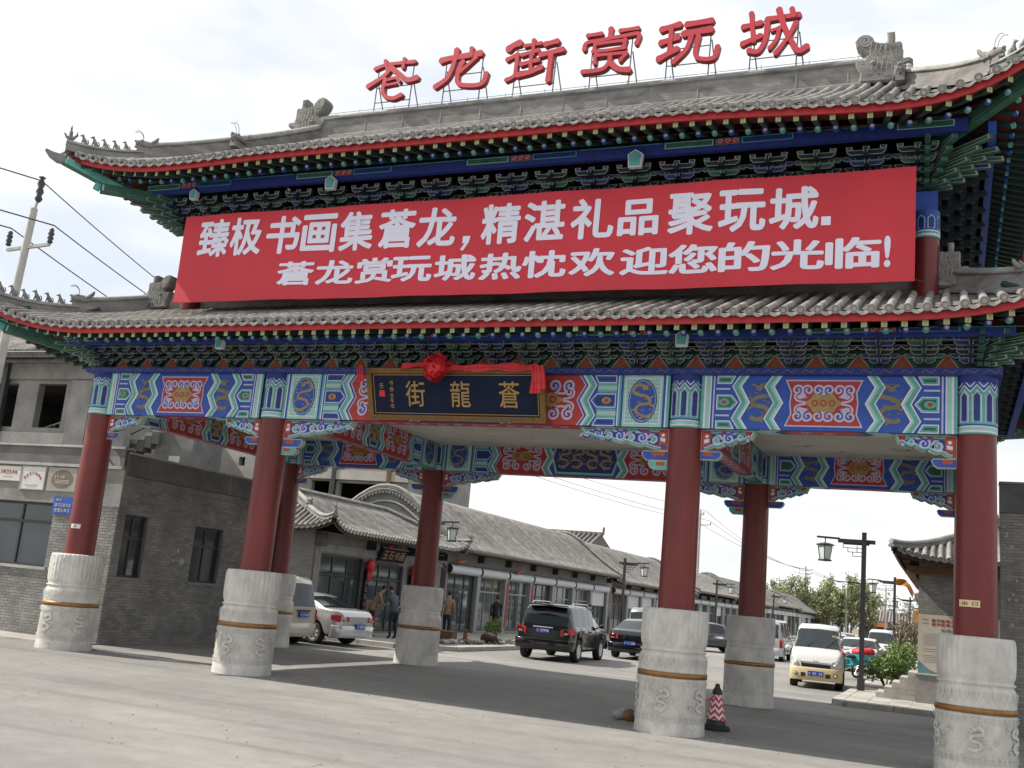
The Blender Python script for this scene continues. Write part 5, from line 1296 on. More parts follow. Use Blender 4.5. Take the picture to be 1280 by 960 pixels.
# side block with the outside stair
hb = [(-19.25, -18.95, 5.95, 6.4), (-17.95, -17.65, 6.0, 6.35)]
t2, c2, f2, r2 = block('stair_block', 'pale concrete block with an outside stair and railings between the two left columns', -20.95, -16.7, 17, 18.6, 7.6, hb, m=concl)
mb = MB(c2); mb.box(-18.6, -16.9, 12.9, 14.59, 3.2, 6.75, concd); mb.box(-17.9, -17.4, 12.88, 12.899, 5.2, 5.75, concl); mb.build('stair_core', t2)
mb = MB(c2)
for k in range(12):
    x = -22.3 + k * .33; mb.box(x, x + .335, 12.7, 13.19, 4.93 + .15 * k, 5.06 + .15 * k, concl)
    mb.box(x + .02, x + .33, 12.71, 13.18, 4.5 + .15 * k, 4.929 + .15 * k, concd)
for k in range(12): mb.build('step', t2) if False else None
mb.build('outside_stair', t2)
mb = MB(c2); mb.tube([(-25.6, 12.66, 6.1), (-23.4, 12.66, 6.75), (-19.2, 12.66, 7.9)], .03, concl, 6)
for k in range(24): x = -25.5 + k * .26; z = 6.1 + .295 * (x + 25.6) * 1.0; mb.tube([(x, 12.66, z - .9), (x, 12.66, z)], .013, concl, 4)
mb.tube([(-22.6, 12.6, 5.1), (-18.3, 12.6, 7.0)], .025, framed, 5); mb.tube([(-21.2, 12.6, 5.0), (-21.2, 12.6, 6.9)], .03, framed, 5); mb.build('stair_railing', t2)
hc = [(-26.4, -25.2, 5.75, 7.0), (-23.0, -21.9, 5.75, 6.95), (-21.3, -18.6, 5.3, 6.9), (-25, -22, 2.9, 4.4), (-20.8, -18, 2.9, 4.4)]
t3, c3, f3, r3 = block('concrete_building', 'bare concrete building with wide empty openings rising behind the corner shop roof', -27, -17.2, 30, 37.5, 9.2, hc)
mb = MB(c3)
for x in (-21.6, -18.3): mb.box(x - .12, x + .12, 29.8, 29.99, 0, 8.0, framed if x < -20 else wood)
mb.box(-27, -17.22, 29.85, 29.99, 7.05, 7.55, concl); mb.build('pier', t3)

# ---- street shops
PR = [(0, 1), (.1, .985), (.2, .92), (.32, .79), (.45, .62), (.6, .42), (.75, .24), (.88, .10), (1, 0)]
def prof(u):
    u = min(1, abs(u))
    for (a, b), (c_, d) in zip(PR[:-1], PR[1:]):
        if u <= c_: return b + (d - b) * (u - a) / (c_ - a)
    return 0
def shop_roof(par, off, sx, xr, D, ze, zrr, y0, y1, sp=.22, gable0=True, gable1=True, far=False):
    """sx=+1: street side faces +x"""
    X = lambda u: xr + sx * u * D; Z = lambda u: ze + (zrr - ze) * prof(u)
    us = [-1, -.7, -.4, -.15, 0] + [a for a, b in PR[1:]]
    mb = MB(off); vs = []
    for y in (y0, y1):
        for u in us: vs.append((X(u), y, Z(u)))
        for u in us: vs.append((X(u), y, Z(u) - .12))
    n = len(us)
    fs = [(i, i + 1, 2 * n + i + 1, 2 * n + i) for i in range(n - 1)] + [(n + i, 3 * n + i, 3 * n + i + 1, n + i + 1) for i in range(n - 1)] + [(n - 1, 2 * n - 1, 4 * n - 1, 3 * n - 1), (0, 2 * n, 3 * n, n)]
    mb.add(vs, fs, tile2); o = mb.build('roof', par)
    mb = MB(off); k = int((y1 - y0 - .5) / sp); path = [a for a, b in PR] if not far else [0, .3, .6, 1]
    for i in range(k + 1):
        y = y0 + .25 + i * sp; mb.tube([(X(u), y, Z(u)) for u in path] + [(X(1.005), y, Z(1))], .06, tile, 3 if far else 4, False, (0, pi), smooth=False)
        if not far or i % 2 == 0:
            xx = X(1.01); mb.add([(xx, y - .055, ze - .03), (xx, y + .055, ze - .03), (xx, y + .06, ze + .03), (xx, y, ze + .075), (xx, y - .06, ze + .03)], [(0, 1, 2, 3, 4)], drip)
            yy = y + sp / 2; mb.add([(xx, yy - .07, ze), (xx, yy + .07, ze), (xx, yy + .03, ze - .085), (xx, yy - .03, ze - .085)], [(0, 1, 2, 3)], ridgem)
    mb.build('roof_tile_rows', o, kind='stuff')
    mb = MB(off)       # rafters under the eave
    for i in range(int((y1 - y0) / .3)):
        y = y0 + .2 + i * .3; mb.bar((X(1.0) - sx * .05, y, ze - .14), (X(1.0) - sx * 1.0, y, ze + .02), .07, .07, wood)
    mb.build('eave_rafters', o, kind='stuff')
    for g, y, sy in ((gable0, y0, -1), (gable1, y1, 1)):
        if not g: continue
        mb = MB(off); up = [-1 + .04 * i for i in range(51)]
        pts = [(X(u), y, Z(u) + .02) for u in up]
        for q in range(3):      # stacked courses of the verge
            yy = y + sy * (.10 - .05 * q); zz = (.12, .04, -.05)[q]
            mb.tube([(a, y + sy * (.02 + .04 * q), b + zz) for a, _, b in pts], (.09, .05, .045)[q], ridgecap if q == 0 else ridgem, 6, True)
        for i in range(0, 51):
            a, _, b = pts[i]; mb.add([(a - .085, y + sy * .11, b - .07), (a + .085, y + sy * .11, b - .07), (a + .05, y + sy * .11, b - .2), (a, y + sy * .11, b - .235), (a - .05, y + sy * .11, b - .2)], [(0, 1, 2, 3, 4)], drip)
        mb.build('verge', o)
    return o
def gable_wall(mb, sx, xr, D, ze, zrr, y, sy, m, wx):
    up = [u for u in [-.85 + .05 * i for i in range(int((wx + .85) / .05) + 1)]]
    top = [(xr + sx * u * D, y, ze + (zrr - ze) * prof(u) - .14) for u in up]
    mb.add([(top[0][0], y, 0)] + top + [(top[-1][0], y, 0)], [tuple(range(len(top) + 2))], m)
    # raised moulding following the gable
    t2_ = [(a, y + sy * .03, b - .38) for a, _, b in top if b - .38 > 3.3]
    if len(t2_) > 3: mb.tube(t2_, .05, concl, 5, True)
def shop(name, lab, sx, xf, y0, y1, ze, zrr, nb, wallz, openx=3.0, far=False, D=4.1, shut=(), group=None, xr=None, roof=True, deco=None):
    c = (xf, (y0 + y1) / 2, 0); t = thing(name, lab, 'shop', c, group=group)
    xr = xf - sx * 3.2 if xr is None else xr
    fn = plane((xf, y0, 0), (0, 1, 0), (sx, 0, 0)); L = y1 - y0; bw = L / nb; H = []
    for i in range(nb): H.append((i * bw + .22, (i + 1) * bw - .22, .18, openx))
    mb = MB(c); wall(mb, fn, L, 0, wallz, H, .25, brickm)
    gable_wall(mb, sx, xr, D, ze, zrr, y0 + .02, -1, brickm, .78); gable_wall(mb, sx, xr, D, ze, zrr, y1 - .02, 1, brickm, .78)
    mb.box(min(xf - sx * 6.4, xf - sx * 6.6), max(xf - sx * 6.4, xf - sx * 6.6), y0 + .03, y1 - .03, 0, 3.4, brickm)
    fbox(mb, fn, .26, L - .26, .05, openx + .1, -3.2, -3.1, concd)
    mb.build('wall', t)
    if roof: shop_roof(t, c, sx, xr, D, ze, zrr, y0, y1, far=far)
    if far:
        mb = MB(c)
        for i in range(nb):
            a, b = H[i][0], H[i][1]; fbox(mb, fn, a, b, .18, openx - .45, -.1, -.08, glassl); fbox(mb, fn, a, b, openx - .45, openx, -.02, .2, shutw)
            fbox(mb, fn, b, b + .44, .1, openx, 0, .06, frameg)
            if i in shut: fbox(mb, fn, a, b, 1.4, openx - .45, -.04, -.02, shutw)
        mb.build('shopfront', t); return t
    for i in range(nb):
        a, b = H[i][0], H[i][1]
        o = window(t, c, fn, a, b, .18, openx - .42, -.14, 3, 1.95, frameg if i % 3 else framed, glassl, 'glass_door')
        mb = MB(c); fbox(mb, fn, b + .05, b + .39, .05, openx - .02, -.01, .10, frameg); mb.build('pilaster', t)
        mb = MB(c); yy0, yy1 = a - .12, b + .12; n = 7
        cx = [(math.cos(pi * (.5 + k / n)) * -.2, math.sin(pi * (.5 - k / n)) * .2) for k in range(n + 1)]
        P0 = [fn(yy0, openx - .22 + q[1], .05 + q[0]) for q in cx]; P1 = [fn(yy1, openx - .22 + q[1], .05 + q[0]) for q in cx]
        m_ = len(cx); mb.add(P0 + P1, [(k, m_ + k, m_ + k + 1, k + 1) for k in range(m_ - 1)] + [(0, m_ - 1, 2 * m_ - 1, m_)], shutw, True); mb.add(P0, [tuple(range(m_))], framed); mb.add(P1, [tuple(range(m_))[::-1]], framed)
        mb.build('roller_shutter_box', t)
        if i in shut:
            mb = MB(c)
            for k in range(9): fbox(mb, fn, a + .05, b - .05, openx - .42 - (k + 1) * .09, openx - .424 - k * .09, -.08, -.065, shutw)
            mb.build('roller_shutter', t)
        mb = MB(c); fbox(mb, fn, b + .1, b + .34, wallz - .32, wallz - .02, .0, .3, framed); mb.build('corbel', t)
    if deco: deco(t, c, fn, H)
    return t
# shop 1 : hipped corner shop
S1 = (-11, 17.2, 0)
s1 = thing('corner_shop', 'grey corner shop with a hipped tiled roof and red silk balls by its door', 'shop', S1)
fn1 = plane((-11, 12.5, 0), (0, 1, 0), (1, 0, 0)); fe1 = plane((-16, 12.5, 0), (1, 0, 0), (0, -1, 0))
H1 = [(.45, 3.3, .3, 2.72), (3.75, 6.35, .18, 2.62), (6.9, 9.0, .18, 2.62)]
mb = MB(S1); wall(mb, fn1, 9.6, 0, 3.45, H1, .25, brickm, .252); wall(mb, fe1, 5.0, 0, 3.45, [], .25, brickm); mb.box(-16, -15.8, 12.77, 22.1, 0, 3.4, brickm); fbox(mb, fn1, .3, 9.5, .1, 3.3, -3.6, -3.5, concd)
fbox(mb, fn1, .05, .4, .1, 2.9, .0, .05, conc); fbox(mb, fn1, .04, 9.6, 2.78, 3.05, 0, .04, conc); mb.build('wall', s1)
mb = MB(S1); mb.box(-10.99, -10.7, 12.45, 12.8, 2.95, 3.4, framed)
mb.build('corner_bracket', s1)
for y in (16.0, 19.1, 21.9): mb = MB(S1); mb.box(-10.99, -10.6, y - .12, y + .12, 3.05, 3.35, framed); mb.build('corbel', s1)
for i, h in enumerate(H1): window(s1, S1, fn1, *h, -.14, 3, 2.05, framed, glassl, 'shop_window', .07)
hip_roof(s1, 'roof', (-13.1, 17.2), dict(HX=3.0, HY=5.2, TX=.1, TY=3.4, z0=3.52, p1=.39, p1f=.63, p2=.01, flare=.12, pw=2.5, curl=1.7, riseL=.38, riseR=.42, hr=.2, hs=.7), .22, '', 1, False, 0, S1, True)
mb = MB(S1); sweep_ridge(mb, [(-13.1, 13.7, 4.66), (-13.1, 20.7, 4.66)], .1, .28, ridgem); mb.build('main_ridge', s1)
ridge_ornament(S1, -13.1, 13.75, 4.66, 1, .5, .2, 'ridge_dragon', s1, -pi / 2)
# shop sign
ss = thing('shop_sign', 'black board with gold characters and a red rosette above the corner shop door', 'sign', (-10.85, 17.5, 2.75)); SS = (-10.85, 17.5, 2.75)
fsn = lambda s, t, d: Vector((-10.9 + d + (t - 2.72) * .35, 16.6 + s, t))
mb = MB(SS); fbox(mb, fsn, 0, 1.9, 2.72, 3.18, 0, .05, navy); fbox(mb, fsn, -.04, 1.94, 2.68, 2.718, 0, .06, goldfr); fbox(mb, fsn, -.04, 1.94, 3.182, 3.22, 0, .06, goldfr); o = mb.build('sign_board', ss)
mb = MB(SS)
for i, ch in enumerate("玉石书画"): glyph(mb, ch, .015, lambda a, b, d: fsn(a, b, .054 + d), .15 + i * .42, .5 + i * .42, 2.8, 3.1, goldtx)
mb.build('gold_lettering', o)
mb = MB(SS); mb.ell(fsn(.35, 3.24, .06), (.1, .13, .1), ribbon); mb.build('rosette', ss)
for k, y in enumerate((15.95, 19.35)):
    lab = 'red silk ball over a narrow gold couplet board left of the corner shop door' if k == 0 else 'red silk ball over a couplet board beside the rear middle column'
    t = thing('couplet_board', lab, 'couplet', (-10.9, y, .3), group='couplet boards at the corner shop door'); O_ = (-10.9, y, .3)
    mb = MB(O_); mb.box(-10.94, -10.88, y - .13, y + .13, .35, 2.35, navy); o = mb.build('board', t)
    mb = MB(O_)
    for q, ch in enumerate("精品玉石书画先进"[:7]): glyph(mb, ch if (ch, .015) in GL else "玉", .015, lambda a, b, d: Vector((-10.876 + d, a, b)), y - .07, y + .07, 2.1 - q * .26, 2.26 - q * .26, goldtx)
    mb.build('gold_lettering', o)
    mb = MB(O_); mb.ell((-10.8, y, 2.5), (.16, .2, .24), ribbon, None, 10, 7)
    for q in range(5): mb.tube([(-10.8, y - .12 + q * .06, 2.35), (-10.78, y - .14 + q * .07, 1.98)], [.03, .02], ribbon, 5)
    mb.build('silk_ball', t)
def deco2(t, c, fn, H):
    mb = MB(c)
    for i in (2, 3):
        fbox(mb, fn, H[i][0] - .19, H[i][0] - .02, .4, 2.5, .11, .13, mat('couplet_red', (.38, .05, .03), .6)); 
    mb.build('red_couplet', t)
    for (s, z, n_) in ((.5, 3.1, 0), (7.2, 3.02, 1)):
        mb = MB(c); p = fn(s, z, .35); mb.ell(p, (.12, .3, .07), mat('flowers_orange', (.45, .12, .06), .6, .3, 20)); mb.ell(p + Vector((.02, .3, .05)), (.08, .22, .06), mat('flowers_orange', (1, 0, 0))); mb.build('paper_garland', t)
sh = [shop('row_shop', 'long grey tiled shop with white shutter boxes and red couplets beyond the corner shop', 1, -11, 22.6, 45.2, 3.62, 5.95, 7, 3.5, 3.0, shut=(6,), deco=deco2)]
labs = ['grey tiled shop behind the second left street lamp, one shutter half lowered', 'grey tiled shop seen just right of the third front column', 'grey tiled shop behind the third left street lamp', 'grey tiled shop beyond the third left lamp, near the grey minivan', 'low grey shop roof under the poplar trees', 'small far grey shop roof, middle of the far left row', 'farthest grey shop at the end of the left row']
y = 46.2
for k, lab in enumerate(labs):
    L = 20.5 if k < 5 else 24
    sh.append(shop('row_shop', lab, 1, -11 + (0.0 if k < 3 else .0), y, y + L, 3.6 - (.0 if k % 2 else .25), 5.75 if k % 2 == 0 else 5.55, 6, 3.35, 3.0, far=k > 1, shut=(1, 2, 4) if k % 2 == 0 else (3,), group='row of grey shops on the left side of the street'))
    y += L + .9
# pavilion roof with bold tile stripes behind
pv = thing('pavilion', 'taller building with a striped tile roof showing above the long shop', 'building', (-21, 60, 0)); PV = (-21, 60, 0)
mb = MB(PV); mb.box(-27, -16.8, 58, 66, 0, 5.6, brickm); mb.build('wall', pv)
mb = MB(PV); mb.add([(-28, 56.5, 5.3), (-16.4, 56.5, 5.3), (-16.6, 61, 7.1), (-28, 61, 7.1), (-16.4, 65.5, 5.3), (-28, 65.5, 5.3)], [(0, 1, 2, 3), (3, 2, 4, 5), (1, 4, 2)], tile2); mb.bar((-28, 61, 7.15), (-16.5, 61, 7.15), .2, .3, ridgem); mb.bar((-16.5, 61, 7.1), (-16.45, 61, 7.7), .15, .15, ridgem); mb.build('roof', pv)
mb = MB(PV)
for i in range(29): mb.tube([(-16.7 - i * .4, 56.5, 5.36), (-16.7 - i * .4, 61, 7.16), (-16.7 - i * .4, 61, 7.32)], .1, tile, 4, True, (0, pi))
mb.build('roof_tile_rows', pv, kind='stuff')

# ---- right side building with steps
RB = (9.5, 22, 0); rb = thing('right_building', 'grey brick building with an upturned tiled corner roof and steps, left of the rightmost column', 'building', RB)
fr_ = plane((7.55, 13.5, 0), (1, 0, 0), (0, -1, 0)); fw = plane((7.55, 33, 0), (0, -1, 0), (-1, 0, 0))
mb = MB(RB); wall(mb, fr_, 5.5, 0, 3.9, [], .3, mortar); wall(mb, fw, 19.19, 0, 3.9, [(1 + 3 * i, 3.2 + 3 * i, .9, 3.0) for i in range(6)], .3, brickm); mb.box(12.8, 13.05, 13.81, 33, 0, 3.9, brickm); mb.build('wall', rb)
brickface(rb, RB, fr_, 3.2, .0, 3.88, [(0.002, .9, .86, 2.44)], 0)
for i in range(6): window(rb, RB, fw, 1 + 3 * i, 3.2 + 3 * i, .9, 3.0, -.15, 3, 2.3, wood, glassl)
hip_roof(rb, 'roof', (10.3, 23.2), dict(HX=3.25, HY=10.45, TX=.1, TY=7.2, z0=3.84, p1=.42, p2=.02, flare=.14, pw=2.6, curl=1.9, riseL=.32, riseR=.45, hr=.24, hs=.8), .2, 'f', 0, False, 0, RB, False)
mb = MB(RB); mb.box(7.25, 12.9, 13.1, 13.3, 3.45, 3.66, wood); mb.box(7.25, 7.45, 13.31, 33, 3.45, 3.66, wood)
for i in range(60): mb.bar((7.15, 13.2 + i * .32, 3.76), (7.5, 13.2 + i * .32, 3.88), .07, .07, wood)
for i in range(14): mb.bar((7.3 + i * .32, 12.95, 3.76), (7.3 + i * .32, 13.4, 3.88), .07, .07, wood)
mb.build('eave_rafters', rb, kind='stuff')
def dposter(mb, P_, fn):
    P_.rect(.0, 2.3, .86, 2.42, mat('poster_paper', (.50, .47, .38), .7, .1, 3), 0)
    for k in range(2): line(mb, "昌平区蒼龙街玉石书画", .015, fn, .32, 1.5, 2.24 - k * .1, 2.31 - k * .1, lr)
    for k in range(2): P_.rect(.1, .25, 2.27 - k * .1, 2.3 - k * .1, lg, 1)
    line(mb, "管理处", .015, fn, .55, .95, 2.0, 2.07, lg)
    rnd = random.Random(9)
    for k in range(14):
        if k in (6, 9): continue
        P_.rect(.12, .8 + rnd.random() * .8, 1.9 - k * .055, 1.912 - k * .055, lg, 1)
    mtn = mat('poster_ink', (.12, .25, .30), .7, .3, 6)
    P_.poly([(0, .87), (.0, 1.22), (.12, 1.12), (.3, .98), (.45, .93), (.62, 1.0), (.75, 1.14), (.9, 1.02), (1.2, .94), (1.7, 1.1), (2.29, .9), (2.29, .87)], mtn, 1)
wsign(fr_, 0.0, 2.3, .85, 2.43, concl, 'wall_poster', 'large cream notice with red heading and a painted blue mountain on the right building', dposter, 'poster', .012)
# steps
for i in range(6):
    pass
stp = thing('stone_steps', 'pale stone steps leading up to the right-hand building beside the bushes', 'steps', (7.0, 14.5, .12)); SO_ = (7.0, 14.5, .12)
for k in range(5):
    mb = MB(SO_); mb.box(6.5 + k * .2, 7.54, 13.6 + k * .0, 15.2, .124 + k * .15, .27 + k * .15, kerbm); mb.build('step', stp)
mb = MB(SO_); mb.box(7.50, 9.7, 13.3, 13.49, .124, .84, conc); mb.box(7.46, 9.74, 13.27, 13.49, .843, .88, kerbm); mb.build('side_block', stp)
for j, (y, lab) in enumerate(((18.5, 'second flight of pale steps behind the first bush'), (23.5, 'third flight of pale steps further up the right pavement'))):
    st2 = thing('stone_steps', lab, 'steps', (7.0, y, .12))
    for k in range(4):
        mb = MB((7, y, .12)); mb.box(6.6 + k * .24, 7.54, y, y + 1.6, .124 + k * .15, .27 + k * .15, kerbm); mb.build('step', st2)
# brick wall at the far right
RW = (11, 8, 0); rw = thing('brick_wall', 'tall grey brick wall with a concrete top band behind the rightmost column', 'wall', RW)
frw = plane((9.33, 7.75, 0), (1, 0, 0), (0, -1, 0))
mb = MB(RW); fbox(mb, frw, 0, 6, 0, 4.62, -.3, 0, mortar); mb.build('wall_core', rw)
mb = MB(RW); fbox(mb, frw, -.02, 6, 4.625, 5.25, -.32, .03, concd); fbox(mb, frw, -.03, 6, 5.253, 5.3, -.34, .05, conc); mb.build('concrete_band', rw)
brickface(rw, RW, frw, 3.0, 0, 4.61, [], 300, 0, first=lambda q: -abs(q[0] - .35) * 3 - abs(q[2] - 2.6))
mb = MB(RW)
for k in range(14): s, z = .1 + R() * .5, 1.5 + R() * 3; r = .015 + R() * .02; mb.add([frw(s + r * cos(i), z + r * 1.3 * sin(i), .0125) for i in range(6)], [tuple(range(6))], concl)
mb.build('paint_specks', rw, kind='stuff')
# flag on a pole at the right eave
fl = thing('orange_flag', 'orange flag on a short pole hanging beneath the right building eave', 'flag', (7.5, 13.9, 2.6)); FO = (7.5, 13.9, 2.6)
mb = MB(FO); mb.tube([(7.56, 13.9, 2.65), (7.3, 13.75, 3.2)], .012, concl, 6); mb.build('pole', fl)
mb = MB(FO); vs = []
for i in range(9):
    for j in range(5): vs.append((7.4 - i * .055, 13.75 + .04 * sin(i * 1.1 + j), 3.02 + i * .02 + j * .045 - .03 * cos(i * .8) - .06 * max(0, 3 - i)))
mb.add(vs, [(i * 5 + j, (i + 1) * 5 + j, (i + 1) * 5 + j + 1, i * 5 + j + 1) for i in range(8) for j in range(4)], mat('flag_orange', (.62, .24, .02), .6, .15, 5), True); mb.build('cloth', fl)

# ================================================================== STREET LAMPS, POLES, WIRES
def lamp_parts(root, L=1.2, H=4.7, sx=-1):
    mb = MB(); mb.bar((0, 0, 0), (0, 0, H), .13, .13, lampm, (0, 1, 0)); mb.box(-.1, .1, -.1, .1, 0, .35, lampm); mb.build('post', root)
    mb = MB(); mb.bar((sx * -.32, 0, H - .28), (sx * .75, 0, H - .28), .08, .12, lampm); mb.bar((sx * -.15, 0, H - .36), (sx * .6, 0, H - .36), .06, .05, lampm); mb.bar((sx * .7, 0, H - .22), (sx * (L + .25), 0, H - .2), .06, .06, lampm); mb.build('arm', root)
    mb = MB(); g = .014
    for (a, b) in (((.05, H - .72), (.32, H - .72)), ((.05, H - .60), (.46, H - .60)), ((.05, H - .48), (.60, H - .48)), ((.32, H - .72), (.32, H - .6)), ((.46, H - .6), (.46, H - .48)), ((.60, H - .48), (.60, H - .38)), ((.2, H - .6), (.2, H - .4))): mb.bar((sx * a[0], 0, a[1]), (sx * b[0], 0, b[1]), .02, .02, lampm, (0, 1, 0))
    mb.build('lattice_bracket', root); mb = MB(); mb.bar((0, 0, H * .67), (sx * .85, 0, H * .675), .03, .03, lampm); mb.build('banner_rod', root)
    mb = MB(); x = sx * L; z = H - .42
    mb.bar((x, 0, H - .2), (x, 0, z), .03, .03, lampm, (0, 1, 0)); mb.lathe([(.27, z - .03), (.28, z), (.12, z + .05)], lampm, 4, (x, 0, 0), smooth=False); mb.lathe([(.14, z - .47), (.20, z - .45), (.2, z - .50)], lampm, 4, (x, 0, 0), smooth=False)
    for k in range(4):
        a = pi / 2 * k; mb.bar((x + .21 * cos(a), .21 * sin(a), z - .03), (x + .145 * cos(a), .145 * sin(a), z - .46), .022, .022, lampm)
    o = mb.build('lantern', root); mb = MB(); mb.lathe([(.13, z - .45), (.195, z - .04)], lampg, 4, (x, 0, 0), smooth=False); mb.build('lantern_glass', o)
lproto = {}
def lamp(x, y, lab, sx, H=4.7, L=1.2, rz=0):
    key = (sx, H, L); g = 'black lantern street lamps along the street'
    if key not in lproto:
        t = thing('street_lamp', lab, 'street lamp', (x, y, .12), rz, g); lamp_parts(t, L, H - .12, sx); lproto[key] = t
    else: t = copy_tree(lproto[key], None, loc=(x, y, .12), label=lab, rz=rz)
    return t
lamp(5.95, 15.9, 'tall black lantern lamp nearest on the right pavement, beside the white van', -1, 4.7, 1.12)
lamp(5.6, 43, 'second black lantern lamp on the right, above the bush', -1, 4.7, 1.12)
lamp(5.3, 76, 'third black lantern lamp on the right pavement', -1, 4.7, 1.12)
lamp(5.5, 105, 'farthest black lantern lamp on the right pavement', -1, 4.7, 1.12)
lamp(-9.6, 17.6, 'black lantern lamp hidden behind the rear column, only its lantern showing', 1, 4.55, 1.1)
lamp(-8.0, 38.5, 'black lantern lamp on the left pavement in front of the long shop', 1, 4.45, 1.1)
lamp(-8.1, 64, 'black lantern lamp just right of the third front column', 1, 4.45, 1.1)
lamp(-8.0, 92, 'small far black lantern lamp right of the rear middle column', 1, 4.45, 1.1)

def utility_pole(x, y, H, lab, arms, r=.17, lean=0, insul=False):
    t = thing('utility_pole', lab, 'utility pole', (x, y, 0)); mb = MB(); mb.tube([(0, 0, 0), (lean, 0, H)], [r, r * .62], polec, 10); mb.build('pole', t)
    for (z, w, off) in arms:
        mb = MB(); lx = lean * z / H; mb.bar((lx + off - w, 0, z - .1), (lx + off + w, 0, z), .09, .09, polec); 
        o = mb.build('cross_arm', t)
        for s_ in (-1, 1):
            mb = MB(); px = lx + off + s_ * w; mb.lathe([(.05, z + .03), (.09, z + .08), (.06, z + .13), (.1, z + .2), (.06, z + .26), (.1, z + .34), (.06, z + .4), (.08, z + .46), (.03, z + .52)] if insul else [(.03, z), (.06, z + .1), (.03, z + .25)], framed, 8, (px, 0, 0)); mb.build('insulator', o)
    return t
utility_pole(-18.25, 5, 12.2, 'concrete utility pole with dark insulators at the far left edge', [(11.0, .85, .1)], .17, .55, True)
t_ = thing('pole_top_insulator', 'dark insulator on the very top of the left utility pole', 'insulator', (-17.7, 5, 12.2)); mb = MB(); mb.bar((-.1, 0, -.5), (.08, 0, .25), .06, .06, polec); mb.lathe([(.05, .2), (.12, .3), (.07, .42), (.12, .55), (.07, .66), (.12, .8), (.05, .95), (.12, 1.0), (.03, 1.05)], framed, 8, (.1, 0, 0)); mb.build('insulator_body', t_)
utility_pole(-15.0, 88, 12.0, 'thin pale utility pole just right of the third front column', [(10.6, .6, .5), (11.6, .35, 0)], .2)
utility_pole(-13.3, 160, 10.8, 'thin pale utility pole with cross arms above the poplar trees', [(10.2, 1.0, 0), (9.6, 1.0, 0)], .2)
utility_pole(-6.0, 150, 7.6, 'pale utility pole left of the nearest right lamp', [(7.4, .7, 0)], .2)
utility_pole(-.5, 150, 8.0, 'pale utility pole right of the nearest right lamp', [(7.7, .9, 0)], .2)
def wire(pts, lab, r=.02, sag=.3):
    a, b = Vector(pts[0]), Vector(pts[1]); n = 14; P_ = [a.lerp(b, i / n) - Vector((0, 0, sag * 4 * (i / n) * (1 - i / n))) for i in range(n + 1)]
    t = thing('overhead_wire', lab, 'wire', a); mb = MB(a); mb.tube(P_, r, wirem, 4, False); me = mb.mesh('overhead_wire'); o = t; bpy.data.objects.remove(o)
    return link('overhead_wire', me, None, a, lab, None, 'wire', 'overhead power wires')
for (p, q, lab) in (((-17.6, 5, 13.1), (-26.5, 28, 13.6), 'upper wire running right from the left utility pole'), ((-16.75, 5, 11.6), (-26.3, 28, 13.0), 'middle wire from the left utility pole to behind the banner'), ((-18.5, 5, 11.6), (-26.0, 28, 11.5), 'lowest wire from the left utility pole'),
    ((-17.6, 5, 13.1), (-32, -20, 14.6), 'upper wire leaving the picture at far left'), ((-16.75, 5, 11.6), (-31, -20, 13.1), 'middle wire leaving the picture at far left'), ((-18.5, 5, 11.6), (-33, -20, 13.1), 'lowest wire leaving the picture at far left')): wire((p, q), lab, .022, .25)
for k, (x0, z0) in enumerate(((-14.5, 12.0), (-14.0, 11.0), (-15.4, 10.9))):
    wire(((x0, 88, z0), (-13.3 + (k - 1) * .9, 160, 10.3)), ('top', 'middle', 'lowest')[k] + ' wire between the two distant poles', .025, .9)
    wire(((x0, 88, z0), (-24 + k * 1.2, 20, 12.4 - k * .6)), ('top', 'middle', 'lowest')[k] + ' wire under the middle beam left of the third front column', .018, .8)
for k in range(2): wire(((-13.3 + k, 160, 10.2), (-.5, 150, 7.8 - k * .2)), ('upper', 'lower')[k] + ' wire beyond the poplar trees', .03, .7)

# ================================================================== TREES AND SHRUBS
barkm = mat('tree_bark', (.17, .12, .09), .9, .3, 5)
leafA = mat('leaf_olive', (.30, .33, .17), .8, .45, .9, isl=.3); leafB = mat('leaf_green', (.13, .21, .05), .6, .4, 2, isl=.35); leafC = mat('leaf_dull', (.24, .24, .15), .8, .4, .8, isl=.3); pinkbark = mat('wrapped_trunk', (.22, .11, .09), .9, .3, 6)
def leaves(mb, pts, m, s, rnd):
    for p in pts:
        a = Vector((rnd.gauss(0, 1), rnd.gauss(0, 1), rnd.gauss(0, 1))).normalized(); b = a.orthogonal().normalized(); b = (b * cos(rnd.random() * 6) + a.cross(b) * sin(rnd.random() * 6)); k = s * rnd.uniform(.6, 1.3)
        mb.add([p - b * k * .5, p + a.cross(b) * k * .28, p + b * k * .5, p - a.cross(b) * k * .28], [(0, 1, 2, 3)], m)
def poplar(x, y, H, lab, seed, m, dens=1.0, grp='poplar trees beyond the left row of shops', W=1.9):
    rnd = random.Random(seed); t = thing('poplar_tree', lab, 'tree', (x, y, 0), group=grp); mb = MB(); lf = MB(); P_ = []
    mb.tube([(0, 0, 0), (.05, 0, H * .5), (.1, .05, H * .97)], [.14, .09, .02], barkm, 6)
    for k in range(38):
        z = H * rnd.uniform(.18, .8); a = rnd.uniform(0, 6.28); r = W * rnd.uniform(.45, 1.0) * (1.1 - z / H * .6); tip = Vector((r * cos(a), r * sin(a), min(H * 1.02, z + H * rnd.uniform(.16, .34))))
        mb.tube([(0.03, 0, z), (r * .45 * cos(a), r * .45 * sin(a), z + (tip.z - z) * .4), tip], [.045, .03, .01], barkm, 4, False)
        for q in range(int(46 * dens)):
            f = rnd.uniform(.25, 1.05); P_.append(Vector((0, 0, z)).lerp(tip, f) + Vector((rnd.gauss(0, .16), rnd.gauss(0, .16), rnd.gauss(0, .25))))
    mb.build('trunk', t); leaves(lf, P_, m, .34, rnd); lf.build('crown', t); return t
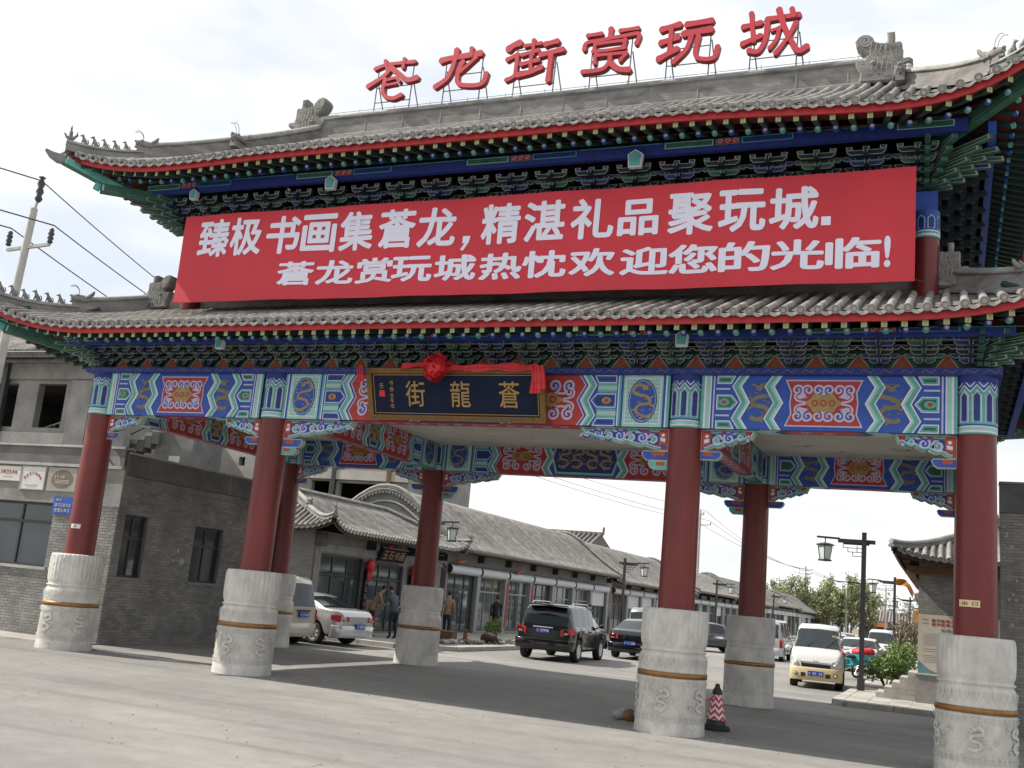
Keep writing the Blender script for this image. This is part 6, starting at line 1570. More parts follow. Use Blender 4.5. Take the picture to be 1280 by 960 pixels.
xs = [-20.2, -18.2, -16.6, -14.2, -13.0, -10.4, -9.2, -7.0, -5.9, -3.9, -19, -17.4, -15.9, -14.8, -13.6, -12.3, -11.0, -9.8, -8.6, -7.5, -6.4, -5.3, -4.4, -3.3, -2.2]
hs_ = [8.2, 8.0, 8.4, 8.1, 8.8, 8.2, 8.6, 8.9, 8.4, 8.8, 9.2, 9.8, 8.6, 10.4, 9.4, 10.6, 9.0, 11.2, 10.2, 9.2, 10.8, 11.2, 10.5, 10.9, 9.6]
pos_ = ['leftmost poplar behind the rear right column', 'poplar just right of the rear right column']
for k, (x, h) in enumerate(zip(xs, hs_)): poplar(x, 150 + (k % 3) * 4, h - 1.9, 'slender spring-green poplar behind the far end of the left shops', 20 + k, leafA, .9)
def shrub(x, y, z, rx, rz_, lab, m, n, name='bush', s=.09, seed=1, stems=7):
    rnd = random.Random(seed); t = thing(name, lab, 'bush', (x, y, z)); mb = MB(); lf = MB(); P_ = []
    for k in range(stems):
        a = rnd.uniform(0, 6.28); mb.tube([(0.03 * cos(a), .03 * sin(a), 0), (rx * .5 * cos(a), rx * .5 * sin(a), rz_ * 1.1)], [.03, .012], barkm, 5, False)
    for k in range(9):
        a = rnd.uniform(0, 6.28); c = Vector((rx * .55 * cos(a), rx * .55 * sin(a), rz_ * rnd.uniform(.8, 1.45)))
        for q in range(n // 9):
            v = Vector((rnd.gauss(0, 1), rnd.gauss(0, 1), rnd.gauss(0, 1))).normalized() * rnd.uniform(.55, 1.0); P_.append(c + Vector((v.x * rx * .55, v.y * rx * .55, v.z * rz_ * .6)))
    mb.build('stems', t); leaves(lf, P_, m, s, rnd); lf.build('foliage', t); return t
shrub(6.5, 18.8, .12, .72, .55, 'rounded bright green bush nearest on the right pavement', leafB, 2600, seed=3)
shrub(6.6, 22.2, .12, .75, .66, 'bright green bush directly behind the nearest one', leafB, 2200, seed=4)
shrub(6.45, 31, .12, .7, .75, 'green bush further up the right pavement', leafB, 1500, seed=5)
shrub(6.5, 41, .12, .8, .8, 'distant green bush near the second right lamp', leafB, 1200, seed=6)
shrub(-10.0, 14.5, .13, .42, .42, 'potted leafy plant on the pavement beside the crouching vendor', leafC, 900, seed=7)
shrub(-8.6, 22.5, .13, .35, .45, 'spiky potted plant behind the black SUV', leafB, 700, seed=8)
# bare young street trees with wrapped trunks
def street_tree(x, y, H, lab, seed, m=leafC):
    rnd = random.Random(seed); t = thing('street_tree', lab, 'tree', (x, y, .12), group='young street trees on the right pavement'); mb = MB(); mb.tube([(0, 0, 0), (.03, 0, H * .4)], [.15, .12], pinkbark, 8); lf = MB(); P_ = []
    for k in range(12):
        a = rnd.uniform(0, 6.28); r = rnd.uniform(.4, 1.0); z0 = H * rnd.uniform(.3, .45); tip = Vector((r * cos(a), r * sin(a), H * rnd.uniform(.65, 1)))
        mb.tube([(0.03, 0, z0), (r * .4 * cos(a), r * .4 * sin(a), z0 + .5), tip], [.05, .035, .01], barkm, 5, False)
        for q in range(18): P_.append(Vector((0, 0, z0)).lerp(tip, rnd.uniform(.4, 1.1)) + Vector((rnd.gauss(0, .12),) * 3))
    mb.build('trunk', t); leaves(lf, P_, m, .12, rnd); lf.build('twigs_and_leaves', t)
street_tree(6.1, 38, 3.2, 'young tree with a wrapped reddish trunk beside the second right lamp', 1)
street_tree(6.3, 52, 3.2, 'second young tree with a reddish trunk up the right pavement', 2)
street_tree(6.3, 66, 3.4, 'third young tree, small, up the right pavement', 3)
street_tree(6.4, 82, 3.4, 'farthest young tree on the right pavement', 4)
# pale distant trees and small buildings at the street end
rnd = random.Random(77); far = MB(); P_ = []
for k in range(46):
    x = rnd.uniform(-6, 16); y = rnd.uniform(185, 230); h = rnd.uniform(5.5, 9.5)
    far.tube([(x, y, 0), (x, y, h * .8)], [.2, .05], barkm, 4, False)
    for q in range(110): a = rnd.uniform(0, 6.28); z = rnd.uniform(.25, 1); r = 1.9 * (1.15 - z) * rnd.random() ** .5 + .2; P_.append(Vector((x + r * cos(a), y + r * sin(a), z * h)))
leaves(far, P_, leafC, .42, rnd); far.build('far_trees', kind='stuff', label='hazy line of trees closing the far end of the street', cat='trees')
for k, (x, y, w, lab) in enumerate(((-3.0, 172, 5.5, 'small far shop with an orange signboard at the end of the left row'), (1.5, 178, 5, 'small far grey-roofed building in the middle of the street end'), (5.2, 186, 5, 'small far grey-roofed building at the right of the street end'))):
    t = thing('far_building', lab, 'building', (x, y, 0)); O_ = (x, y, 0); mb = MB(O_); mb.box(x - w / 2, x + w / 2, y, y + 6, 0, 3.2, conc); mb.build('wall', t)
    mb = MB(O_); mb.add([(x - w / 2 - .5, y - .8, 3.1), (x + w / 2 + .5, y - .8, 3.1), (x + w / 2 + .3, y + 3, 4.9), (x - w / 2 - .3, y + 3, 4.9), (x + w / 2 + .5, y + 6.8, 3.1), (x - w / 2 - .5, y + 6.8, 3.1)], [(0, 1, 2, 3), (3, 2, 4, 5), (1, 4, 2), (0, 3, 5)], tile2)
    for i in range(int(w / .5)): mb.tube([(x - w / 2 + .25 + i * .5, y - .85, 3.16), (x - w / 2 + .25 + i * .5, y + 3, 4.98)], .11, tile, 4, True, (0, pi))
    mb.build('roof', t)
    mb = MB(O_)
    for i in range(4): mb.box(x - w / 2 + .3 + i * (w - .4) / 4, x - w / 2 + .2 + (i + 1) * (w - .4) / 4 - .1, y - .05, y - .01, .3, 2.2, glassl)
    mb.build('shopfront', t)
    if k == 0: mb = MB(O_); mb.box(x - 1.5, x + 1.8, y - .9, y - .8, 2.3, 3.0, mat('sign_orange', (.55, .16, .03), .6)); mb.build('signboard', t)
# far two-tier tower building on the right
tw = thing('far_tower', 'small far two-tier building with dark roofs and orange trim behind the right lamps', 'building', (8.4, 108, 0)); TO = (8.4, 108, 0)
for k, (w, z0, z1) in enumerate(((3.4, 0, 3.2), (2.6, 3.7, 5.0))):
    mb = MB(TO); mb.box(8.4 - w, 8.4 + w, 108, 113, z0, z1, conc); mb.build('storey', tw)
    mb = MB(TO); mb.add([(8.4 - w - .9, 107, z1), (8.4 + w + .9, 107, z1), (8.4 + w * .8, 109, z1 + .8), (8.4 - w * .8, 109, z1 + .8), (8.4 - w - .9, 114, z1), (8.4 + w + .9, 114, z1), (8.4 - w * .8, 112, z1 + .8), (8.4 + w * .8, 112, z1 + .8)], [(0, 1, 2, 3), (4, 0, 3, 6), (1, 5, 7, 2), (5, 4, 6, 7), (3, 2, 7, 6), (0, 4, 5, 1)], concd); mb.build('roof', tw)
    mb = MB(TO); mb.box(8.4 - w + .2, 8.4 + w - .2, 107.93, 107.99, z1 - .6, z1 - .25, oran)
    mb.build('orange_trim', tw)
for k, (x, y, z, c) in enumerate(((7.0, 40, 2.4, 'orange'), (7.1, 55, 2.2, 'red'), (7.0, 70, 2.5, 'yellow'))):
    t = thing('hanging_sign', 'small %s hanging sign on the right shopfronts' % c, 'sign', (x, y, z)); mb = MB(); mb.box(-.35, .35, -.03, .03, 0, .6, mat('sign_' + c + '_b', {'orange': (.6, .25, .04), 'red': (.5, .05, .03), 'yellow': (.6, .42, .08)}[c], .6)); mb.box(.3, .8, -.02, .02, .5, .54, framed); mb.build('sign_panel', t)
# right-hand shops further on
for k, (y0, lab) in enumerate(((36, 'grey shop building with open timber front further up the right side'), (58, 'grey shop building beyond the second lamp on the right side'))):
    shop('right_shop', lab, -1, 7.7, y0, y0 + 20, 3.5, 5.3, 6, 3.3, 2.9, far=True)

# ================================================================== VEHICLES
def lerpk(keys, x):
    if x <= keys[0][0]: return keys[0][1]
    for (a, b), (c, d) in zip(keys[:-1], keys[1:]):
        if x <= c: return b + (d - b) * (x - a) / (c - a)
    return keys[-1][1]
def smooth(keys, x, h=.06): return (lerpk(keys, x - h) + 2 * lerpk(keys, x) + lerpk(keys, x + h)) / 4
platem = mat('plate_blue', (.02, .07, .38), .4); platew = mat('plate_white', (.7, .72, .75), .5)
tail = mat('tail_red', (.45, .01, .012), .2, spec=.8); tailw = mat('tail_white', (.5, .22, .2), .2); headl = mat('head_lamp', (.55, .58, .6), .12, spec=.9); chrome = mat('chrome', (.6, .6, .62), .2, metal=.9); alloy = mat('alloy_rim', (.68, .69, .70), .3, metal=.3); trimk = mat('black_trim', (.02, .02, .022), .55)
cglass = mat('car_glass', (.016, .022, .027), .04, spec=.55)
TY = {
 'suv': dict(L=4.78, W=1.91, top=[(-2.39, .92), (-2.36, 1.05), (-2.28, 1.14), (-2.08, 1.58), (-1.9, 1.70), (-1.2, 1.75), (0, 1.75), (.5, 1.68), (1.15, 1.2), (1.35, 1.12), (2.1, 1.02), (2.33, .88), (2.39, .7)], belt=[(-2.39, .86), (-2.2, 1.12), (0, 1.08), (1.2, 1.03), (2.1, .93), (2.39, .66)], rw=(-2.27, -2.05), ws=(.58, 1.14), side=[(-1.95, -1.32), (-1.22, -.42), (-.34, .48)], wx=(-1.42, 1.38), R=.36, sill=.30),
 'sedan': dict(L=4.62, W=1.80, top=[(-2.31, .82), (-2.27, .98), (-2.1, 1.04), (-1.65, 1.07), (-.95, 1.38), (-.5, 1.45), (.2, 1.44), (.5, 1.37), (1.1, 1.0), (1.9, .90), (2.22, .76), (2.31, .6)], belt=[(-2.31, .76), (-2.2, .92), (-1.7, .97), (0, .93), (1.1, .92), (2.1, .78), (2.31, .56)], rw=(-1.62, -.98), ws=(.52, 1.06), side=[(-1.15, -.38), (-.3, .5)], wx=(-1.36, 1.36), R=.32, sill=.22),
 'van': dict(L=3.95, W=1.56, top=[(-1.975, .95), (-1.96, 1.15), (-1.88, 1.62), (-1.78, 1.82), (-1.6, 1.88), (.4, 1.88), (.85, 1.80), (1.5, 1.16), (1.62, 1.08), (1.88, .96), (1.975, .75)], belt=[(-1.975, .93), (-1.9, 1.08), (0, 1.06), (1.5, 1.02), (1.85, .86), (1.975, .7)], rw=(-1.945, -1.80), ws=(.92, 1.48), side=[(-1.72, -.95), (-.87, -.02), (.06, .8)], wx=(-1.3, 1.22), R=.28, sill=.24),
}
def make_car(name, lab, cat, kind, paint, loc, head, low=None, plate='29876', group=None, wipers=True):
    g = TY[kind]; L, W = g['L'], g['W']; hw = W / 2
    t = thing(name, lab, cat, (loc[0], loc[1], loc[2] if len(loc) > 2 else 0), radians(head), group)
    n = 56; X = [-L / 2 + L * i / n for i in range(n + 1)]
    R_ = g['R']; arch = R_ + .06; rows = []
    for x in X:
        e = (abs(x) - (L / 2 - .5)) / .5; w = hw * (1 - (.16 * max(0, e) ** 2.2)); tp = smooth(g['top'], x); bl = smooth(g['belt'], x); tp = max(tp, bl + .01)
        zb = g['sill'] + .05 * max(0, e); za = 0
        for wx in g['wx']:
            d = abs(x - wx)
            if d < arch: za = R_ + sqrt(arch * arch - d * d)
        zb1 = max(zb, za - .0); mid = max(.55 * bl + .05, za + .03); h = tp - bl; k = min(1, h / .42)
        wr = .92 - .15 * k; zb2 = max(zb + .1, za + .012)
        rows.append([(0, zb), (w * .80, zb if za == 0 else min(zb1, za)), (w * .965, zb2), (w, mid), (w * .99, bl - .09 if bl - .09 > mid + .02 else mid + .02), (w * .945, bl), (w * (wr + .075), bl + h * .5), (w * wr, bl + h * .9), (w * (wr - .09), bl + h), (0, tp + .025 * k)])
    body = MB(); gl = {}; nr = 10
    def vert(i, j, s_): y, z = rows[i][j]; return (X[i], s_ * y, z)
    vb = [vert(i, j, s_) for s_ in (1, -1) for i in range(n + 1) for j in range(nr)]
    ix = lambda i, j, s_: (0 if s_ == 1 else (n + 1) * nr) + i * nr + j
    fb = []; fl = []
    for s_ in (1, -1):
        for i in range(n):
            xm = (X[i] + X[i + 1]) / 2
            for j in range(nr - 1):
                f = (ix(i, j, s_), ix(i + 1, j, s_), ix(i + 1, j + 1, s_), ix(i, j + 1, s_))
                if s_ == -1: f = f[::-1]
                key = None
                if j in (5, 6):
                    for q, (a, b) in enumerate(g['side']):
                        if a < xm < b: key = ('side', s_, q)
                if j in (7, 8) and g['ws'][0] < xm < g['ws'][1]: key = ('windscreen', 0, 0)
                if j in (7, 8) and g['rw'][0] < xm < g['rw'][1]: key = ('rear', 0, 0)
                if key: gl.setdefault(key, []).append(f)
                elif j <= 1: fl.append(f)
                else: fb.append(f)
    body.add(vb, fb, paint, True); body.add(vb, fl, low or trimk, True)
    for i in (0, n):
        ring = [ix(i, j, 1) for j in range(nr)] + [ix(i, j, -1) for j in range(nr - 2, 0, -1)]
        body.add([vb[q] for q in ring], [tuple(range(len(ring)))[::-1] if i == 0 else tuple(range(len(ring)))], paint)
    bo = body.build('body', t)
    for key, fs in gl.items():
        mb = MB(); used = sorted({q for f in fs for q in f}); mp = {q: i for i, q in enumerate(used)}
        mb.add([vb[q] for q in used], [[mp[q] for q in f] for f in fs], cglass, True); mb.build({'side': 'side_window', 'windscreen': 'windscreen', 'rear': 'rear_window'}[key[0]], t)
    # wheels
    for wx in g['wx']:
        for s_ in (-1, 1):
            mb = MB(); prof_ = [(R_ * .62, -.1), (R_ * .95, -.11), (R_, -.07), (R_, .07), (R_ * .95, .11), (R_ * .62, .1)]
            def ring(pf_, m_, mbx, nn=24):
                vs = [(wx + r * cos(2 * pi * q / nn), s_ * (hw - .12) + yy * s_, R_ + r * sin(2 * pi * q / nn)) for r, yy in pf_ for q in range(nn)]
                mbx.add(vs, [(a * nn + q, a * nn + (q + 1) % nn, (a + 1) * nn + (q + 1) % nn, (a + 1) * nn + q) for a in range(len(pf_) - 1) for q in range(nn)], m_, True)
            ring(prof_ + [(R_ * .62, -.1)], rubber, mb); w_ = mb.build('wheel', t)
            mb = MB(); ring([(R_ * .66, .09), (R_ * .6, .105), (R_ * .55, .06)], alloy, mb); ring([(R_ * .56, .03), (0.001, .03)], trimk, mb)
            for q in range(7):
                a = 2 * pi * q / 7; p0 = Vector((wx, s_ * (hw - .12 + .075), R_)); mb.bar(p0, p0 + Vector((cos(a), 0, sin(a))) * R_ * .6, .075, .03, alloy, (0, 1, 0))
            ring([(R_ * .16, .09), (.001, .1)], alloy, mb, 12); mb.build('rim', w_)
    xr = -L / 2; xf = L / 2; van = kind == 'van'
    mb = MB(); zp = {'suv': (.42, .68), 'sedan': (.32, .6), 'van': (.3, .62)}[kind]
    def bump(x0, sg, m_):
        mbb = MB(); pts = [(x0 + sg * .10 * (1 - abs(v) ** 3) - sg * .05 * (1 if abs(v) > .95 else 0), v * hw * .965) for v in [-1, -.9, -.6, -.2, .2, .6, .9, 1]]
        pts = [(x0 - sg * .35, -hw * .985)] + pts + [(x0 - sg * .35, hw * .985)]
        vs = [(a, b, z) for z in (zp[0] - .06, zp[0] + .02, zp[1] - .03, zp[1]) for a, b in pts]; vs = [(a - (sg * .03 if z in (zp[0] - .06, zp[1]) else 0), b, z) for a, b, z in vs]; m2 = len(pts)
        mbb.add(vs, [(q * m2 + i, q * m2 + i + 1, (q + 1) * m2 + i + 1, (q + 1) * m2 + i) for q in range(3) for i in range(m2 - 1)] + [tuple(range(3 * m2, 4 * m2))], m_, True); return mbb
    bump(xr, -1, low or paint).build('rear_bumper', t); bump(xf, 1, low or paint).build('front_bumper', t)
    # lamps
    for s_ in (-1, 1):
        mb = MB()
        if kind == 'suv': q = [(.60, .80), (.60, 1.0), (.97, 1.05), (.99, .83)]
        elif kind == 'sedan': q = [(.52, .72), (.55, .86), (.97, .90), (.98, .70)]
        else: q = [(.80, .62), (.80, .98), (.985, 1.0), (.985, .6)]
        for k, (fr, m_) in enumerate(((0, tail), (1, tailw))):
            if fr == 0: qq = q
            else: cx = sum(a for a, _ in q) / 4; cz = sum(b for _, b in q) / 4; qq = [(cx + (a - cx) * .35, cz - .04 + (b - cz) * .3) for a, b in q]
            d0 = -.035 - .006 * fr
            F = [(xr + d0 + (.14 if a > .9 else 0.0), s_ * a * hw * (1.0 if a <= .9 else .955), b) for a, b in qq]; Bk = [(p[0] + .16, p[1] * 1.0, p[2]) for p in F]
            mb.add(F + Bk, [(0, 1, 2, 3), (7, 6, 5, 4), (0, 4, 5, 1), (1, 5, 6, 2), (2, 6, 7, 3), (3, 7, 4, 0)], m_)
            if fr == 0:   # wrap round the corner
                o_ = [i for i, (a, b) in enumerate(qq) if a > .9]; z0_, z1_ = min(qq[i][1] for i in o_), max(qq[i][1] for i in o_)
                mb.add([(xr + .02, s_ * hw * .93, z0_), (xr + .02, s_ * hw * .93, z1_), (xr + .34, s_ * hw * 1.003, z1_ - .02), (xr + .34, s_ * hw * 1.003, z0_ + .05), (xr + .02, s_ * hw * .85, z0_), (xr + .34, s_ * hw * .9, z0_ + .05)], [(0, 1, 2, 3), (0, 3, 5, 4)], m_)
        mb.build('tail_light', t)
        mb = MB()
        q = [(.50, .62), (.56, .78), (.95, .86), (.96, .66)] if not van else [(.52, .60), (.58, .80), (.95, .92), (.97, .62)]
        F = [(xf + (.035 if a < .9 else -.14), s_ * a * hw, b) for a, b in q]; Bk = [(p[0] - .2, p[1], p[2]) for p in F]
        mb.add(F + Bk, [(0, 1, 2, 3), (7, 6, 5, 4), (0, 4, 5, 1), (1, 5, 6, 2), (2, 6, 7, 3), (3, 7, 4, 0)], headl); mb.ell((xf + .0, s_ * .72 * hw, .71), (.05, .07, .06), chrome, None, 8, 5); mb.build('headlight', t)
        mb = MB(); mx_ = g['ws'][1] - .18; mb.ell((mx_, s_ * (hw + .08), lerpk(g['belt'], mx_) + .1), (.07, .1, .075), paint if not van else (low and paint or paint), None, 8, 5); mb.bar((mx_, s_ * hw * .93, lerpk(g['belt'], mx_) + .05), (mx_, s_ * (hw + .03), lerpk(g['belt'], mx_) + .07), .05, .04, trimk); mb.build('mirror', t)
        if van or kind == 'suv':
            mb = MB(); mb.ell((xf + .07, s_ * hw * .74, .42), (.03, .06, .06), trimk, None, 10, 6); mb.ell((xf + .085, s_ * hw * .74, .42), (.025, .04, .04), headl, None, 8, 5); mb.build('fog_lamp', t)
    mb = MB(); gw = hw * .5 if not van else hw * .52; gz = (.60, .76) if not van else (.60, .73); mb.add([(xf + .045, -gw, gz[0]), (xf + .045, gw, gz[0]), (xf + .03, gw * 1.08, gz[1]), (xf + .03, -gw * 1.08, gz[1])], [(0, 1, 2, 3)], trimk)
    for k in range(3): z = gz[0] + .035 + k * (gz[1] - gz[0]) / 3.4; mb.box(xf + .04, xf + .055, -gw * .98, gw * .98, z, z + .012, chrome if not van else trimk)
    mb.build('grille', t)
    mb = MB(); mb.box(xf + .075, xf + .09, -gw * 1.05, gw * 1.05, .34, .46, trimk); mb.build('air_intake', t)
    for nm, xx, sg, zc in (('rear_plate', xr, -1, {'suv': .86, 'sedan': .52, 'van': .78}[kind]), ('front_plate', xf, 1, .38)):
        mb = MB(); x0 = xx + sg * (.055 if zc > .7 else .12); f = plane((x0, 0, zc), (0, -sg * -1 if False else (1 if sg > 0 else -1), 0), (sg, 0, 0))
        fbox(mb, f, -.22, .22, 0, .14, -.06, .012, platem); o = mb.build(nm, t)
        mb = MB(); line(mb, '京' + plate, .015, lambda a, b, d: f(a, b, .0135 + d), -.2, .2, .03, .11, platew); mb.build('plate_characters', o)
    if kind == 'suv':
        mb = MB(); f = plane((xr, 0, 0), (0, -1, 0), (-1, 0, 0)); fbox(mb, f, -.33, .33, 1.02, 1.055, .0, .075, chrome); mb.build('chrome_strip', t)
        mb = MB(); mb.box(-2.22, -1.9, -hw * .66, hw * .66, 1.71, 1.745, paint); mb.build('roof_spoiler', t)
        for s_ in (-1, 1): mb = MB(); mb.tube([(-1.7, s_ * .66, 1.75), (-1.5, s_ * .66, 1.82), (.2, s_ * .66, 1.82), (.4, s_ * .66, 1.76)], .02, chrome, 6); mb.build('roof_rail', t)
    if van:
        mb = MB(); f = plane((xr, 0, 0), (0, -1, 0), (-1, 0, 0)); fbox(mb, f, -.3, .3, .94, .98, 0, .05, trimk); mb.build('handle_bar', t)
    # door seams and handles
    for s_ in (-1, 1):
        mb = MB()
        for (a, b) in g['side']: 
            xx = b + .03; i = min(range(n + 1), key=lambda q: abs(X[q] - xx)); pts = [Vector((X[i], s_ * (rows[i][j][0] + .004), rows[i][j][1])) for j in (2, 3, 4, 5)]
            mb.tube(pts, .006, trimk, 4, False)
        mb.build('door_seams', t, kind='stuff')
        for (a, b) in g['side'][-2:]: mb = MB(); mb.box(a + .06, a + .22, min(s_ * hw * .985, s_ * (hw + .03)), max(s_ * hw * .985, s_ * (hw + .03)), lerpk(g['belt'], a) - .15, lerpk(g['belt'], a) - .11, paint); mb.build('door_handle', t)
    # wipers
    mb = MB(); xw = g['ws'][1]; zw = smooth(g['top'], xw) + .02
    for k in (-.3, .25): mb.tube([(xw, k, zw), (xw - .28, k + .38 * hw, smooth(g['top'], xw - .28) + .01)], .009, trimk, 4)
    mb.build('wiper', t, kind='stuff')
    return t
pblack = mat('paint_black_car', (.007, .0075, .009), .14, coat=.45, spec=.4); psilver = mat('paint_silver', (.48, .49, .50), .28, metal=.35, coat=.8); pwhite = mat('paint_white_car', (.55, .56, .56), .25, coat=.8)
pbeige = mat('paint_champagne', (.50, .475, .41), .3, metal=.2, coat=.7); pgrey = mat('paint_grey_car', (.22, .23, .24), .28, metal=.3, coat=.8); pcream = mat('paint_cream_bumper', (.55, .46, .27), .4, coat=.4); pdark = mat('paint_dark_grey', (.06, .065, .07), .25, coat=.8)
make_car('suv', 'black SUV with roof rails driving away past the long shop', 'SUV', 'suv', pblack, (-3.62, 16.9), 93, plate='J29998')
make_car('black_sedan', 'black sedan seen from behind beside the third front column', 'sedan', 'sedan', pblack, (-2.55, 23.3), 92, plate='G4U238')
make_car('dark_minivan', 'dark grey people carrier just ahead of the black sedan', 'minivan', 'van', pgrey, (-3.9, 29.5), 91, plate='P6K012')
make_car('silver_sedan', 'silver sedan parked nose-in to the shops with bright red tail light', 'sedan', 'sedan', psilver, (-10.25, 10.9), 174, plate='N85330')
make_car('champagne_minivan', 'pale champagne minivan parked nose-in behind the second front column', 'minivan', 'van', pbeige, (-10.6, 8.75), 178, plate='M27603')
wv = make_car('white_van', 'white van with cream bumper facing the gate under the nearest right lamp', 'van', 'van', pwhite, (4.5, 18.15), -86, low=pcream, plate='J00F25')
mb = MB(); xf_ = 3.95 / 2
for s_ in (-1, 1): mb.add([(xf_ + .065, s_ * .0, .80), (xf_ + .065, s_ * .035, .77), (xf_ + .05, s_ * .09, .85), (xf_ + .055, s_ * .055, .83), (xf_ + .06, s_ * .02, .80)], [(0, 1, 2, 3, 4)], tail)
mb.build('red_emblem', wv)
mb = MB(); mb.box(1.28, 1.30, .42, .54, 1.54, 1.60, mat('sticker_yellow', (.6, .5, .1), .5)); mb.box(1.30, 1.32, .55, .66, 1.52, 1.58, platew); mb.build('windscreen_sticker', wv)
make_car('turning_sedan', 'black sedan half hidden behind the third front column base', 'sedan', 'sedan', pdark, (-3.3, 38.6), 40, plate='B66120')
make_car('grey_minivan', 'silver-grey minivan driving away beside the rear right column', 'minivan', 'van', psilver, (.35, 36.2), 90, plate='H93377')
make_car('white_sedan', 'white car right behind the teal cargo tricycle', 'sedan', 'sedan', pwhite, (4.55, 34.2), -91, plate='K55108')
make_car('white_minibus', 'white van parked behind the white car on the right side', 'van', 'van', pwhite, (5.0, 43.5), -90, plate='C31840')
for k, (x, y, h, kd, pt_, lab) in enumerate(((2.2, 47, 90, 'sedan', psilver, 'distant silver sedan above the white van roof'), (4.9, 52, -90, 'sedan', pgrey, 'distant grey sedan behind the parked white van'), (5.0, 60, -90, 'van', pwhite, 'distant white van in the parked row'), (4.9, 69, -90, 'sedan', pwhite, 'distant white sedan in the parked row'), (4.8, 79, -90, 'sedan', pdark, 'farthest dark sedan in the parked row'), (1.4, 62, 90, 'sedan', pgrey, 'small distant grey sedan driving away in mid-road'))):
    make_car('distant_car', lab, 'car', kd, pt_, (x, y), h, plate='A1234%d' % k)
# cargo tricycle
tealp = mat('paint_teal_trike', (.03, .27, .30), .35, coat=.5)
tr = thing('cargo_tricycle', 'teal three-wheeled cargo tricycle with a red bundle beside the lamp post', 'tricycle', (4.95, 25.4, 0), radians(-122))
mb = MB(); mb.box(-1.5, .0, -.5, .5, .52, .58, tealp); mb.box(-1.5, -1.46, -.5, .5, .58, .92, tealp); mb.box(-.04, 0, -.5, .5, .58, .92, tealp); mb.box(-1.459, -.041, -.5, -.46, .58, .92, tealp); mb.box(-1.459, -.041, .46, .5, .58, .92, tealp)
for k in range(6): mb.box(-1.4 + k * .26, -1.37 + k * .26, -.515, -.501, .6, .9, tealp); mb.box(-1.4 + k * .26, -1.37 + k * .26, .501, .515, .6, .9, tealp)
mb.build('cargo_bed', tr)
mb = MB(); mb.tube([(-.1, 0, .5), (.4, 0, .42), (.8, 0, .5), (.95, 0, .95)], .04, tealp, 8); mb.ell((.45, 0, .62), (.28, .13, .13), tealp); mb.tube([(.98, 0, 1.0), (1.2, 0, .3)], .03, chrome, 6); mb.build('frame', tr)
mb = MB(); mb.ell((.1, 0, .82), (.3, .16, .07), trimk); mb.build('saddle', tr)
mb = MB(); mb.tube([(.75, -.38, 1.08), (.93, -.2, 1.05), (.93, .2, 1.05), (.75, .38, 1.08)], .018, trimk, 6); mb.build('handlebar', tr)
mb = MB(); mb.ell((1.05, 0, .92), (.1, .1, .1), headl); mb.build('headlight', tr)
mb = MB(); mb.ell((1.2, 0, .5), (.24, .08, .12), tealp); mb.build('front_mudguard', tr)
for (x, y) in ((1.22, 0), (-1.0, -.56), (-1.0, .56)):
    mb = MB()
    mb.tube([(x + .26 * cos(a), y, .29 + .26 * sin(a)) for a in [2 * pi * q / 20 for q in range(21)]], .045, rubber, 6, False, up=(0, 1, 0)); o = mb.build('wheel', tr)
    mb = MB()
    for q in range(6): mb.tube([(x, y, .29), (x + .24 * cos(q * pi / 3), y, .29 + .24 * sin(q * pi / 3))], .012, chrome, 4)
    mb.build('spokes', o, kind='stuff')
rbn = thing('red_bundle', 'red cloth bundle lying in the teal tricycle bed', 'bundle', (5.25, 25.9, .6)); mb = MB(); mb.ell((0, 0, .38), (.4, .35, .2), ribbon); mb.ell((.25, .1, .42), (.22, .2, .16), ribbon); mb.ell((0, 0, .15), (.45, .4, .2), ribbon); mb.build('cloth', rbn)

